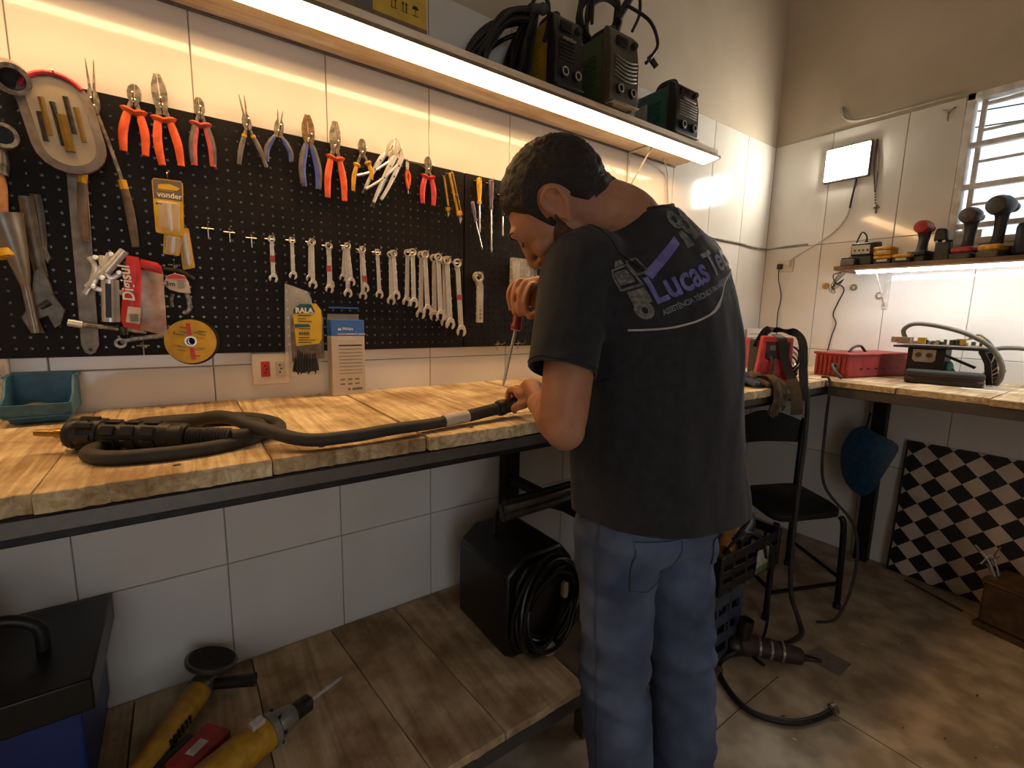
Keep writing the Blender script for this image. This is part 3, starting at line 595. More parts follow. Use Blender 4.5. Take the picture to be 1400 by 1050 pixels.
hook(A.x+.002, A.y+.052, 'through the red top of the oval bit case', bar=False, L=.055)

def box_ring(label, c, ax, ro, depth, handle):
    t = thing('box_spanner', label, 'spanner', (c[0], c[1], c[2]-ro)); c = Vector(c); ax = Vector(ax).normalized()
    MB().lathe([(ro*.62, 0), (ro*.95, 0), (ro, depth*.12), (ro, depth*.5), (ro*.94, depth), (ro*.66, depth), (ro*.60, depth*.5), (ro*.62, 0)], c - ax*depth*.5, ax, 24, cap=False).build('ring_end', TOOLST, t)
    MB().lathe([(ro*.64, 0), (ro*.64, .003)], c + ax*depth*-.15, ax, 20).build('bore_shade', BLACKP, t)  # black disc standing in for the shade inside the ring
    MB().tube([tuple(h) for h in handle], [ro*.42, ro*.5, ro*.45, ro*.4][:len(handle)], 10, flat=(1, .75)).build('handle', TOOLST, t)
box_ring('big forged box spanner whose ring juts above the pegboard by the bit case', (-0.2506, -0.06, 1.718), (.30, -1, -.45), .031, .055, [(-0.2392, -0.05, 1.704), (-0.2238, -0.04, 1.692), (-0.2168, -0.036, 1.679)])
box_ring('rusty ring spanner below the big box spanner', (-0.2743, -0.05, 1.603), (.25, -1, -.1), .026, .03, [(-0.2797, -0.036, 1.578), (-0.2808, -0.034, 1.549), (-0.284, -0.034, 1.527)])
# flat bar
t = thing('flat_steel_bar', 'long flat steel bar with a rounded end and hole, hung below the bit case', 'bar', (-0.1783, -0.028, 1.147))
q = [(-0.1846, -0.028, 1.565), (-0.1501, -0.028, 1.571), (-0.1609, -0.028, 1.167), (-0.1689, -0.028, 1.15), (-0.1784, -0.028, 1.145), (-0.1883, -0.028, 1.15), (-0.1932, -0.028, 1.168)]
MB().prism([(a_[0], a_[2]) for a_ in q][::-1], -.030, -.026).build('bar', M('scuffed_steel', '8b7d6c', .45, .5, var=.25, scale=25), t, bevel=.0008, seg=1)
a_ = (-0.1774, -0.028, 1.157); MB().lathe([(.004, 0), (.004, .0006)], (a_[0], -.030, a_[2]), (0,-1,0), 12).build('hole', BLACKP, t)
# adjustable spanners
def adj(label, top, mid, neck, head, y, mat, s=1.0, knurl=None):
    t = thing('adjustable_spanner', label, 'spanner', (head[0][0], y, min(h[2] for h in head)))
    MB().tube(spline([top, mid, neck], 6), [.012*s, .0125*s, .0128*s, .013*s, .013*s, .0128*s, .0125*s, .012*s, .0118*s, .0115*s, .0115*s, .0115*s, .0115*s], 10, flat=(.45, 1)).build('handle', mat, t)
    MB().prism([(h[0], h[2]) for h in head][::-1], y-.008, y+.008).build('jaw_head', mat, t, bevel=.0015)
    if knurl: MB().tube([knurl[0], knurl[1]], .0075, 10).build('knurl', DARKST, t)
adj('large dark adjustable spanner hung by its handle, jaws down', (-0.2537, -0.034, 1.49), (-0.2505, -0.034, 1.404), (-0.2443, -0.034, 1.321), [(-0.2551, -0.034, 1.33), (-0.2414, -0.034, 1.341), (-0.2307, -0.034, 1.303), (-0.228, -0.034, 1.281), (-0.2115, -0.034, 1.248), (-0.2218, -0.034, 1.215), (-0.2322, -0.034, 1.207), (-0.2417, -0.034, 1.235), (-0.2564, -0.034, 1.228), (-0.25, -0.034, 1.196), (-0.273, -0.034, 1.199), (-0.2837, -0.034, 1.231), (-0.2644, -0.034, 1.266)], -.034, M('dull_spanner_steel', '6f665b', .42, .6, var=.2, scale=50), 1.0, ((-0.2525, -0.043, 1.254), (-0.235, -0.043, 1.266)))
adj('smaller adjustable spanner hung just behind the large one', (-0.2402, -0.024, 1.498), (-0.2384, -0.024, 1.43), (-0.24, -0.024, 1.375), [(-0.246, -0.024, 1.385), (-0.234, -0.024, 1.39), (-0.2268, -0.024, 1.365), (-0.233, -0.024, 1.349), (-0.2387, -0.024, 1.364), (-0.2466, -0.024, 1.341)], -.024, M('dull_spanner_steel', '6f665b'), .8)
t = thing('tapered_steel_spout', 'bent tapered steel tube with a wide mouth hung in front of the adjustable spanners', 'tube', (-0.2586, -0.07, 1.199))
pth = spline([(-0.2834, -0.075, 1.444), (-0.2755, -0.072, 1.389), (-0.2685, -0.066, 1.327), (-0.2655, -0.06, 1.277), (-0.2607, -0.058, 1.198)], 5); rs = [.031-.0235*min(1, k/13) for k in range(len(pth))]
MB().tube(pth, rs, 18, cap=False).build('tube', M('spout_steel', '8f887d', .35, .6, var=.1), t)
m = MB(); m.tube([pth[1], pth[2]], [rs[1]*.93, rs[2]*.9], 18); m.build('mouth', BLACKP, t)
MB().tube([(-0.2902, -0.082, 1.369), (-0.2857, -0.085, 1.355)], .0165, 10).build('yellow_label', YELG, t)
t = thing('wooden_tool_handle', 'pale wooden tool handle at the edge of the pegboard', 'handle', (-0.2986, -0.035, 1.418))
MB().tube(spline([(-0.2929, -0.035, 1.542), (-0.2913, -0.035, 1.493), (-0.2986, -0.035, 1.418)], 4), [.009, .010, .011, .012, .012, .012, .0125, .013, .013], 10).build('grip', wood('ash_handle', 'd29a62', 'b07a44', 'y'), t)
MB().tube([(-0.2983, -0.035, 1.421), (-0.2995, -0.035, 1.409)], .011, 10).build('ferrule', TOOLST, t)
# gear puller
t = thing('gear_puller', 'chrome three-legged gear puller hung beside the red hardware bag', 'puller', (-0.1358, -0.05, 1.223))
MB().tube([(-0.1321, -0.06, 1.337), (-0.0951, -0.066, 1.388)], .0095, 12).build('screw_head', CHROME, t)
MB().tube([(-0.1702, -0.05, 1.302), (-0.1302, -0.06, 1.344)], .006, 10).build('spindle', CHROME, t)
for pts in ([(-0.1602, -0.045, 1.369), (-0.1511, -0.052, 1.348), (-0.1604, -0.05, 1.315), (-0.1746, -0.046, 1.286)], [(-0.139, -0.05, 1.374), (-0.1356, -0.058, 1.344), (-0.1241, -0.06, 1.325), (-0.1047, -0.058, 1.339)], [(-0.1231, -0.05, 1.38), (-0.144, -0.056, 1.337), (-0.1569, -0.056, 1.303), (-0.1295, -0.056, 1.294), (-0.1037, -0.05, 1.292)]):
    MB().tube(spline(pts, 5), .0052, 8, flat=(.7, 1.15)).build('leg', CHROME, t)
for q in ((-0.1495, -0.05, 1.369), (-0.1204, -0.052, 1.378), (-0.1392, -0.064, 1.323), (-0.1085, -0.062, 1.337), (-0.1565, -0.06, 1.303)): MB().lathe([(.006, 0), (.006, .005), (.004, .007)], q, (0,-1,0), 8).build('bolt', CHROME, t)
t = thing('chrome_socket', 'long chrome socket sleeve hung below the gear puller', 'socket', (-0.1331, -0.05, 1.223))
a_, b_ = (-0.1278, -0.05, 1.321), (-0.1331, -0.05, 1.223); MB().tube([a_, b_], .017, 14).build('sleeve', CHROME, t); MB().tube([(a_[0]-.002, a_[1]-.017, a_[2]-.01), (b_[0]-.002, b_[1]-.017, b_[2]+.01)], .006, 6, flat=(.3, 1)).build('slot', BLACKP, t)
# sliding bar and cranked spanner
t = thing('socket_sliding_bar', 'horizontal dark sliding bar with a bright chrome end', 'bar', (-0.1242, -0.05, 1.202))
MB().tube([(-0.185, -0.05, 1.216), (-0.0696, -0.05, 1.199)], .0055, 10).build('bar', TOOLST, t); MB().tube([(-0.208, -0.05, 1.221), (-0.1838, -0.05, 1.216)], .0085, 12).build('chrome_end', CHROME, t); MB().tube([(-0.1126, -0.05, 1.213), (-0.1116, -0.05, 1.192)], .010, 12).build('slider', DARKST, t)
t = thing('cranked_spanner', 'bronze-coloured open spanner lying horizontally under the red hardware bag', 'spanner', (-0.0726, -0.045, 1.161))
MB().tube(spline([(-0.1197, -0.05, 1.175), (-0.0917, -0.05, 1.183), (-0.0344, -0.045, 1.189)], 5), [.007, .0065, .006, .0055, .0055, .0055, .0055, .0055, .0055, .0055, .0055], 8, flat=(.6, 1)).build('shank', TOOLST, t)
a_ = (-0.1198, -0.05, 1.173); MB().ringplate((a_[0], a_[2]), .012, .006, -.056, -.044, 14).build('jaw', TOOLST, t, bevel=.001)
a_ = (-0.0795, -0.03, 1.155); hook(a_[0], a_[2]+.01, 'bearing the horizontal bar and spanner', L=.06)
# red hardware bag
t = thing('hardware_bag', 'red and clear hardware bag printed with a white upright name', 'bag', (-0.0722, -0.075, 1.186))
def puff(c4, y, d, n=6, m=8, seed=1):
    """a pillow-like packet between four corners (tl, tr, br, bl) in the wall plane"""
    r_ = random.Random(seed); mbx = MB(); tl, tr, br, bl = [Vector((c[0], c[2])) for c in c4]
    for s_ in (-1, 1):
        V = []; F = []
        for i in range(m+1):
            for j in range(n+1):
                u, v = j/n, i/m; q = tl.lerp(tr, u).lerp(bl.lerp(br, u), v)
                h = d*(math.sin(PI*u)*math.sin(PI*v))**.5 + (r_.uniform(-.0015, .0015) if 0 < i < m and 0 < j < n else 0)
                V.append((q.x, y + s_*h*.5 if s_ < 0 else y+h*.25, q.y))
        for i in range(m):
            for j in range(n): F.append((i*(n+1)+j, i*(n+1)+j+1, (i+1)*(n+1)+j+1, (i+1)*(n+1)+j))
        mbx.add(V, F)
    return mbx
RP = M('bag_red_print', 'c8332e', .4, var=.1, scale=30, col2='b02824'); CLB = M('crinkled_bag', 'b59c88', .3, var=.2, scale=35, bump=.5, bscale=60, col2='97786a')
puff([(-0.0901, -0.075, 1.376), (-0.0257, -0.075, 1.363), (-0.028, -0.075, 1.189), (-0.1144, -0.075, 1.217)], -.072, .022, 8, 10).build('clear_panel', CLB, t, smooth=60)
puff([(-0.091, -0.08, 1.377), (-0.0634, -0.08, 1.373), (-0.0801, -0.08, 1.205), (-0.1156, -0.08, 1.214)], -.083, .012, 5, 10, 3).build('printed_strip', RP, t, smooth=60)
puff([(-0.0662, -0.08, 1.371), (-0.027, -0.08, 1.362), (-0.0273, -0.08, 1.338), (-0.0666, -0.08, 1.347)], -.083, .008, 5, 4, 4).build('printed_strip', RP, t, smooth=60)
WHP = M('white_print', 'e8e2d8', .6, var=.03); a_ = (-0.0832, -0.091, 1.272)
X = facing(a_, (0,-1,0), (-1,0,-.06)); text('Digisul', 'lettering', .030, WHP, t, X, bold=.0006, shear=.15)
MB().prism([(c[0], c[2]) for c in ((-0.0968, -0.09, 1.26), (-0.0729, -0.09, 1.257), (-0.0785, -0.09, 1.219), (-0.1035, -0.09, 1.224))][::-1], -.0905, -.0895).build('price_label', M('label_cream', 'd9c7ac', .7), t)
c = (-0.0955, -0.0908, 1.241)
for k in range(6): MB().box(c[0], c[0]+.016, -.0912, -.0905, c[2]-.003*k, c[2]-.003*k+.0012).build('barcode_line', DARKST, t)
# tape measure in its card, on a black clamp
t = thing('tape_measure', 'three metre tape measure card on a black clamp beside the red bag', 'tape measure', (-0.0036, -0.06, 1.246))
MB().prism([(c[0], c[2]) for c in ((-0.0279, -0.06, 1.316), (-0.0193, -0.06, 1.336), (-0.0043, -0.06, 1.343), (0.0161, -0.06, 1.339), (0.024, -0.06, 1.323), (0.0268, -0.06, 1.296), (0.0028, -0.06, 1.297), (-0.0158, -0.06, 1.303))][::-1], -.062, -.058).build('card', M('card_pale', 'cdb9a4', .6, var=.05), t, bevel=.0006, seg=1)
MB().prism([(c[0], c[2]) for c in ((-0.0194, -0.063, 1.334), (-0.0043, -0.063, 1.342), (0.016, -0.063, 1.337), (0.0186, -0.063, 1.331), (-0.0197, -0.063, 1.329))][::-1], -.0628, -.0618).build('red_header', RP, t)
text('3m', 'lettering', .016, BLACKP, t, facing((-0.0238, -0.0632, 1.312)), bold=.0004)
c = (0.0003, -0.0632, 1.325)
for k in range(4): MB().box(c[0], c[0]+.018-.003*(k % 2), -.0627, -.0621, c[2]-.0052*k, c[2]-.0052*k+.0008).build('print_line', DARKST, t)
MB().tube(spline([(-0.0241, -0.05, 1.352), (0.0035, -0.055, 1.35), (0.0223, -0.055, 1.341), (0.0355, -0.05, 1.333)], 5), .0055, 8).build('clamp_top', DARKST, t)
MB().tube(spline([(0.0167, -0.05, 1.301), (0.0213, -0.05, 1.28), (0.0213, -0.05, 1.258), (0.0131, -0.05, 1.248), (0.0071, -0.05, 1.25)], 4), .0055, 8, flat=(.6, 1)).build('hook_arm', TOOLST, t); MB().tube(spline([(-0.0108, -0.05, 1.293), (-0.015, -0.05, 1.275), (-0.0131, -0.05, 1.26)], 4), .004, 8).build('hook_arm', TOOLST, t)
a_ = (-0.0029, -0.02, 1.367); hook(a_[0], a_[2], 'bearing the tape measure card', L=.05)
# yellow blister packs
YC = M('pack_yellow', 'dcae1e', .5, var=.08, scale=20, col2='c8960f')
def pack(label, c4, y, head, seed):
    t = thing('blister_pack', label, 'blister pack', (c4[2][0], y, c4[2][2]), group='yellow blister packs'); pts = [Vector((c[0], c[2])) for c in c4]; tl, tr, br, bl = pts
    P = lambda u, v: tuple(tl.lerp(tr, u).lerp(bl.lerp(br, u), v))
    MB().prism([P(.06,0), P(.94,0), P(1,.05), P(1,.97), P(.95,1), P(.05,1), P(0,.97), P(0,.05)][::-1], y-.0006, y+.0006).build('card', YC, t)
    if head: MB().prism([P(.04,.015), P(.96,.015), P(.97,.36), P(.03,.36)][::-1], y-.0012, y-.0005).build('header', M('pack_grey', '6f6150', .5), t)
    q = [P(.12,.4 if head else .1), P(.88,.4 if head else .1), P(.85,.95), P(.15,.95)]
    MB().loft([[(a_, y-.0006, b_) for a_, b_ in q], [(a_*.85+sum(z[0] for z in q)/4*.15, y-.012, b_*.9+sum(z[1] for z in q)/4*.1) for a_, b_ in q]]).build('bubble', CLEAR, t, bevel=.003)
    m0, m1 = P(.5, .45 if head else .15), P(.55, .93)
    MB().tube([(m0[0], y-.006, m0[1]), ((m0[0]+m1[0])/2, y-.006, (m0[1]+m1[1])/2), (m1[0], y-.006, m1[1])], [.0045, .0042, .003], 8).build('bit', CHROME, t)
    if head:
        text('vonder', 'lettering', .017, WHP, t, facing((P(.14,.33)[0], y-.0016, P(.14,.33)[1])), bold=.0003); c = P(.5, .14)
        MB().prism([(c[0]-.02, c[1]-.006), (c[0]+.018, c[1]-.006), (c[0]+.024, c[1]+.001), (c[0]+.004, c[1]+.008), (c[0]-.018, c[1]+.004)], y-.0018, y-.0011).build('emblem', YC, t)
        for k in range(2): c2 = P(.12, .21+.05*k); MB().box(c2[0], c2[0]+.036, y-.0016, y-.0011, c2[1], c2[1]+.001).build('print_line', YC, t)
        c2 = P(.08, .44); MB().box(c2[0], c2[0]+.012, y-.0013, y-.0006, c2[1]-.004, c2[1]).build('size_mark', BLACKP, t)
pack('yellow blister pack with a grey header hung above two others', [(-0.0327, -0.05, 1.564), (0.0286, -0.05, 1.566), (0.0227, -0.05, 1.435), (-0.0336, -0.05, 1.438)], -.05, True, 1)
pack('short yellow blister pack showing beneath the grey-headed one', [(-0.018, -0.042, 1.441), (0.023, -0.042, 1.438), (0.009, -0.042, 1.387), (-0.023, -0.042, 1.39)], -.042, False, 2)
pack('tilted yellow blister pack, lowest of the three hung together', [(0.0095, -0.032, 1.459), (0.0335, -0.032, 1.458), (0.0409, -0.032, 1.362), (0.0143, -0.032, 1.354)], -.032, False, 3)
a_ = (-0.0019, -0.02, 1.57); hook(a_[0], a_[2], 'through the grey-headed blister pack', L=.04)
# cutting discs
t = thing('cutting_disc', 'yellow cutting disc with red stripes hung over the pegboard edge', 'disc', (0.0134, -0.055, 1.117)); c = (0.0188, -0.056, 1.175)
X0 = Matrix.Translation(c) @ Euler((R(-6), R(0), R(-7))).to_matrix().to_4x4()
m = MB(); m.X = X0; m.ringplate((0, 0), .0555, .0105, -.002, .0, 40); m.build('paper_face', M('disc_yellow', 'd8ab22', .55, var=.15, scale=18, col2='b88d18'), t)
m = MB(); m.X = X0; m.ringplate((.003, -.001), .058, .011, .0005, .004, 40); m.build('abrasive_rim', M('abrasive_black', '2a2622', .85), t)
m = MB(); m.X = X0; m.ringplate((0, 0), .013, .0095, -.0028, -.0018, 24); m.build('centre_ring', CHROME, t)
m = MB(); m.X = X0
m.prism([(-.006, .016), (.003, .016), (.001, .046), (-.008, .046)], -.0028, -.0019).prism([(-.001, -.046), (.008, -.046), (.006, -.016), (-.003, -.016)], -.0028, -.0019); m.build('red_stripe', RP, t)
for k in range(14):
    a0 = R([25, 35, 45, 55, 115, 125, 135, 155, 200, 212, 225, 300, 320, 335][k]); m = MB(); m.X = X0 @ Matrix.Rotation(R(8), 4, 'Y'); rr = .022+.004*(k % 3); m.box(rr*math.cos(a0)-.009, rr*math.cos(a0)+.009, -.0027, -.0019, 1.35*rr*math.sin(a0)-.0006, 1.35*rr*math.sin(a0)+.0006); m.build('print_line', RP if k % 4 == 0 else DARKST, t)
t = thing('cutting_disc', 'dark spare disc hung behind the yellow cutting disc', 'disc', (0.0201, -0.045, 1.121)); c = (0.0253, -0.044, 1.176)
m = MB(); m.X = Matrix.Translation(c) @ Euler((R(-5), 0, R(-5))).to_matrix().to_4x4(); m.ringplate((0, 0), .0575, .011, 0, .003, 40); m.build('disc_body', M('abrasive_black', '2a2622', .85), t); m = MB(); m.X = Matrix.Translation(c); m.ringplate((0, 0), .013, .0108, -.001, .004, 24); m.build('bore_ring', CHROME, t)
a_ = (0.0157, -0.02, 1.19); hook(a_[0]-.03, a_[2]+.005, 'bearing the cutting discs', L=.05, bar=False)

# ------------------------------------------------------------------ wall sockets
PLATE = M('socket_plate', 'ddd0b8', .4, var=.03)
def socket(label, x0, x1, z0, z1, cells):
    t = thing('wall_socket', label, 'socket', ((x0+x1)/2, -.007, z0))
    MB().box(x0, x1, -.016, -.0065, z0, z1).build('plate', PLATE, t, bevel=.003)
    for cx, red in cells:
        m_ = RP if red else M('socket_insert', 'd5c9b2', .4); zc = (z0+z1)/2
        q = MB().prism(rrect(cx-.0115, cx+.0115, zc-.022, zc+.022, .002), -.0175, -.0155).build('insert', m_, t, bevel=.0006)
        MB().prism([(cx-.006, zc-.018), (cx+.006, zc-.018), (cx+.0095, zc), (cx+.006, zc+.018), (cx-.006, zc+.018), (cx-.0095, zc)], -.0186, -.0174).build('recess', m_, q)
        for dx, dz in ((-.001, .010), (.0025, 0), (-.001, -.010)): MB().lathe([(.0026, 0), (.0026, .0004)], (cx+dx, -.0186, zc+dz), (0,-1,0), 10).build('pin_hole', BLACKP, q)
socket('double wall socket with one red and one white outlet', .1562, .2525, 1.045, 1.137, ((.190, True), (.228, False)))
socket('cream wall socket above the blue parts bin', -.395, -.318, 1.06, 1.147, ((-.337, False),))

# ------------------------------------------------------------------ on the bench: bin, packets, box, torch
t = thing('parts_bin', 'open-front teal blue plastic parts bin standing on the bench', 'bin', (-.262, -.075, ZT))
TB = plastic('bin_teal', '3f6f86', '345d72'); BX = -.262; by0, by1 = -.128, -.02
rings = []
for z, w_, yf_, yb_ in ((ZT+.001, .046, -.110, -.022), (ZT+.018, .050, -.116, -.020)): rings.append([(BX-w_, yf_, z), (BX+w_, yf_, z), (BX+w_, yb_, z), (BX-w_, yb_, z)])
MB().loft(rings).build('base', TB, t, bevel=.003)
MB().loft([[(BX-.054, -.128, ZT+.022), (BX+.054, -.128, ZT+.022), (BX+.054, -.122, ZT+.022), (BX-.054, -.122, ZT+.022)], [(BX-.056, -.136, ZT+.045), (BX+.056, -.136, ZT+.045), (BX+.056, -.130, ZT+.045), (BX-.056, -.130, ZT+.045)]]).build('front_lip', TB, t, bevel=.002)
MB().box(BX-.053, BX+.053, -.128, -.020, ZT+.014, ZT+.020).build('tray', TB, t, bevel=.002)
for s_ in (-1, 1):
    x = BX+s_*.054; pr = [(-.136, ZT+.046), (-.128, ZT+.018), (-.018, ZT+.018), (-.014, ZT+.098), (-.060, ZT+.098), (-.078, ZT+.084), (-.092, ZT+.060), (-.118, ZT+.048)]
    MB().prism([(y, z) for y, z in pr], x-.0025, x+.0025, 'yz').build('side', TB, t, bevel=.001)
    MB().box(min(x, x+s_*.007), max(x, x+s_*.007), -.062, -.014, ZT+.093, ZT+.099).build('rim', TB, t, bevel=.002)
MB().box(BX-.054, BX+.054, -.019, -.014, ZT+.016, ZT+.100).build('back', TB, t, bevel=.001)
MB().ball((BX-.01, -.07, ZT+.030), (.022, .018, .010), 10, 6).build('contents', PBEN, t)

t = thing('cable_tie_bag', 'clear bag of black cable ties with a yellow and green label', 'bag', (0.2831, -0.05, 1.057))
film(puff([(0.2468, -0.04, 1.334), (0.3135, -0.04, 1.311), (0.3432, -0.04, 1.069), (0.2364, -0.04, 1.067)], -.042, .030, 8, 12, 9), 'bag_film', t)
puff([(0.2544, -0.05, 1.247), (0.3436, -0.05, 1.259), (0.3426, -0.05, 1.119), (0.2541, -0.05, 1.114)], -.055, .028, 8, 8, 5).build('inner_pouch', M('pouch_film', '8c8070', .3, var=.25, scale=40, bump=.3, alpha=.75), t, smooth=60)
q = [(0.2585, -0.073, 1.262), (0.2762, -0.073, 1.277), (0.3209, -0.073, 1.28), (0.3342, -0.073, 1.261), (0.3332, -0.073, 1.179), (0.3245, -0.073, 1.165), (0.2635, -0.073, 1.159)]
MB().prism([(c[0], c[2]) for c in q][::-1], -.0745, -.0735).build('label', M('label_yellow', 'e2b52c', .5, var=.05), t)
q = [(0.26, -0.075, 1.262), (0.2758, -0.075, 1.277), (0.3067, -0.075, 1.278), (0.3175, -0.075, 1.255), (0.2594, -0.075, 1.25)]
GRN = M('label_green', '1f5a5e', .5); MB().prism([(c[0], c[2]) for c in q][::-1], -.0755, -.0746).build('label_band', GRN, t)
q = [(0.262, -0.075, 1.221), (0.2985, -0.075, 1.221), (0.3041, -0.075, 1.213), (0.2615, -0.075, 1.211)]; MB().prism([(c[0], c[2]) for c in q][::-1], -.0755, -.0746).build('label_band', GRN, t)
text('RALA', 'lettering', .019, WHP, t, facing((0.2651, -0.0757, 1.253)), bold=.0009)
for k, (yy, w_) in enumerate(((432, .035), (436, .022), (439.5, .038), (451, .03), (462, .03), (466, .045), (469, .035))): c = [(0.2705, -0.075, 1.244), (0.2702, -0.075, 1.235), (0.2699, -0.075, 1.228), (0.2728, -0.075, 1.207), (0.2698, -0.075, 1.182), (0.2695, -0.075, 1.175), (0.2692, -0.075, 1.168)][k]; MB().box(c[0], c[0]+w_, -.0754, -.0746, c[2], c[2]+.0018).build('print_line', DARKST, t)
c = (0.2721, -0.075, 1.19)
for k in range(12): MB().box(c[0]+k*.0024, c[0]+k*.0024+(.0008 if k % 3 else .0015), -.0754, -.0746, c[2], c[2]+.009).build('barcode_line', BLACKP, t)
for k in range(26):
    a0, b0 = (0.2516, -0.05, 1.143), (0.3305, -0.05, 1.074); x = a0[0]+.006+(b0[0]-a0[0]-.012)*k/25; r_ = random.Random(k)
    MB().tube([(x*.7+.3*(a0[0]+b0[0])/2+r_.uniform(-.002, .002), -.05-.006*(k % 3), a0[2]+.03), (x, -.048-.008*(k % 3), b0[2]+r_.uniform(0, .012))], .0022, 4, flat=(.5, 1)).build('cable_tie', BLACKP, t)

t = thing('open_carton', 'tall white carton with blue top and open flap standing on the bench', 'box', (.409, -.055, ZT))
CW = M('carton_white', 'cfc0aa', .7, var=.05, scale=12); CBL = M('carton_blue', '3d6fb8', .6, var=.05)
bx0, bx1, by0, by1, bz = .361, .459, -.068, -.02, ZT+.228
MB().box(bx0, bx1, by0, by1, ZT, ZT+.180).build('carton_body', CW, t, bevel=.0008)
MB().box(bx0, bx1, by0, by1, ZT+.1801, bz).build('blue_top', CBL, t, bevel=.0008)
m = MB(); m.add([(bx0+.002, by1, bz), (bx1-.002, by1, bz), (bx1+.002, by1+.004, bz+.034), (bx0+.006, by1+.004, bz+.034), (bx0+.002, by1+.001, bz), (bx1-.002, by1+.001, bz), (bx1+.002, by1+.005, bz+.034), (bx0+.006, by1+.005, bz+.034)], [(0,1,2,3), (7,6,5,4), (0,4,5,1), (1,5,6,2), (2,6,7,3), (3,7,4,0)]); m.build('flap', M('carton_inside', '8d7f70', .8), t)
MB().box(bx0+.008, bx1, by1-.002, by1+.004, bz+.033, bz+.038).build('flap_lip', CBL, t, bevel=.001)
text('Minipa', 'lettering', .012, WHP, t, facing((bx0+.033, by0-.0004, bz-.030)), bold=.0002)
text('ALICATE AMPERIMETRO DIGITAL', 'lettering', .0056, WHP, t, facing((bx0+.018, by0-.0004, bz-.044)), bold=.0002)
for k in range(2): MB().box(bx0+.018, bx0+.06+.014*k, by0-.0005, by0, bz-.052-.006*k, bz-.0505-.006*k).build('print_line', WHP, t)
m = MB(); m.prism([(bx0+.019, bz-.031), (bx0+.030, bz-.031), (bx0+.028, bz-.023), (bx0+.024, bz-.027), (bx0+.021, bz-.023)], by0-.0005, by0-.0001); m.build('emblem', WHP, t)
PG = M('print_grey', '8c7d6c', .7)
for k in range(9): MB().box(bx0+.020, bx1-.008, by0-.0004, by0, ZT+.150-k*.0105, ZT+.152-k*.0105+(.0015 if k == 0 else 0)).build('print_line', PG if k else DARKST, t)
for k in range(6): MB().box(bx0+.022+.022*(k % 3), bx0+.036+.022*(k % 3), by0-.0004, by0, ZT+.046-.014*(k//3), ZT+.051-.014*(k//3)).build('print_mark', PG, t)
for k in range(12): MB().box(bx0+.058+k*.0026, bx0+.0592+k*.0026, by0-.0004, by0, ZT+.014, ZT+.022).build('barcode_line', DARKST, t)
MB().lathe([(.0045, 0), (.0045, .0004)], (bx0+.048, by0, ZT+.018), (0,-1,0), 12).build('print_mark', PG, t)

t = thing('welding_torch_cable', 'black welding torch hose coiled on the bench, euro connector at one end', 'torch', (.1, -.5, ZT))
RUB = M('grey_black_rubber', '3b3630', .6, var=.15, scale=40, bump=.1)
cA, cB = Vector((-.172, -.412, ZT+.0325)), Vector((.015, -.517, ZT+.027)); ax = (cB-cA).normalized(); LL = (cB-cA).length; S = LL/.215
MB().lathe([(.006, -.052*S), (.0062, -.02*S), (.009, -.018*S), (.009, 0)], cA, ax, 12).build('contact_pin', M('brass', 'b08a4a', .3, .8), t)
nut = MB()
for k in range(3): nut.lathe([(.024, 0), (.0265, .004), (.0265, .014), (.024, .018)], cA+ax*(.004+.017*k), ax, 20)
nut.build('connector_collar', BLACKP, t)
kn = MB(); a0 = (Vector((0,0,1))-ax*ax.z).normalized(); b0 = ax.cross(a0)
for k in range(8):
    q = cA + ax*.038 + (a0*math.cos(k*PI/4)+b0*math.sin(k*PI/4))*.026; kn.tube([q-ax*.014, q+ax*.014], .006, 6)
kn.build('lock_ring', BLACKP, t)
hb = MB().lathe([(.021, .05), (.0225, .055), (.0225, .165), (.021, .170)], cA, ax, 20).build('connector_body', M('connector_black', '2b2724', .45), t)
for k in range(3):
    m = MB(); c = cA + ax*(.075+.032*k) ; m.X = Matrix.Translation(c) @ Matrix((( ax.x, b0.x, a0.x, 0), (ax.y, b0.y, a0.y, 0), (ax.z, b0.z, a0.z, 0), (0,0,0,1)))
    for an in (-60, 0, 60, 120, 180, 240):
        m2 = MB(); m2.X = m.X @ Matrix.Rotation(R(an), 4, 'X'); m2.box(-.011, .011, -.009, .009, .0215, .0255); m2.build('rib', BLACKP, hb, bevel=.0015)
MB().lathe([(.0215, .168), (.023, .172), (.023, .190), (.019, .194)], cA, ax, 18).build('end_cap', BLACKP, t)
sp = MB()
for k in range(14): sp.lathe([(.0135, 0), (.0158, .0022), (.0135, .0044)], cA+ax*(.195+.0052*k), ax, 14)
sp.build('strain_relief', RUB, t)
for dz in (-.012, .0): MB().tube([cA-ax*.012+Vector((0,0,dz-.008)), cA+Vector((0,0,dz-.008))], .0028, 6).build('signal_pin', CHROME, t)
zz = ZT+.013
MB().tube(spline([tuple(cA+ax*.265), (.105, -.522, zz+.008), (.150, -.470, zz), (.152, -.405, zz), (.115, -.335, zz), (.05, -.296, zz), (-.03, -.282, zz), (-.080, -.296, zz+.002), (-.064, -.328, zz+.006), (-.005, -.378, zz+.014), (.055, -.450, zz+.032), (.105, -.535, zz+.022), (.17, -.605, zz+.006), (.25, -.618, zz+.004), (.34, -.612, zz+.006), (.43, -.598, zz+.003), (.50, -.588, zz+.005), (.555, -.580, zz+.008)], 6), .0125, 12).build('hose', RUB, t)
MB().tube(spline([(-.125, -.455, zz), (-.138, -.50, zz), (-.105, -.545, zz), (-.035, -.562, zz), (.03, -.558, zz), (.095, -.525, zz), (.125, -.47, zz)], 6), .0125, 12).build('hose', RUB, t)
MB().tube(spline([(-.055, -.315, zz), (0, -.318, zz+.002), (.08, -.340, zz), (.122, -.395, zz), (.122, -.45, zz+.002)], 6), .0105, 12).build('hose', RUB, t)
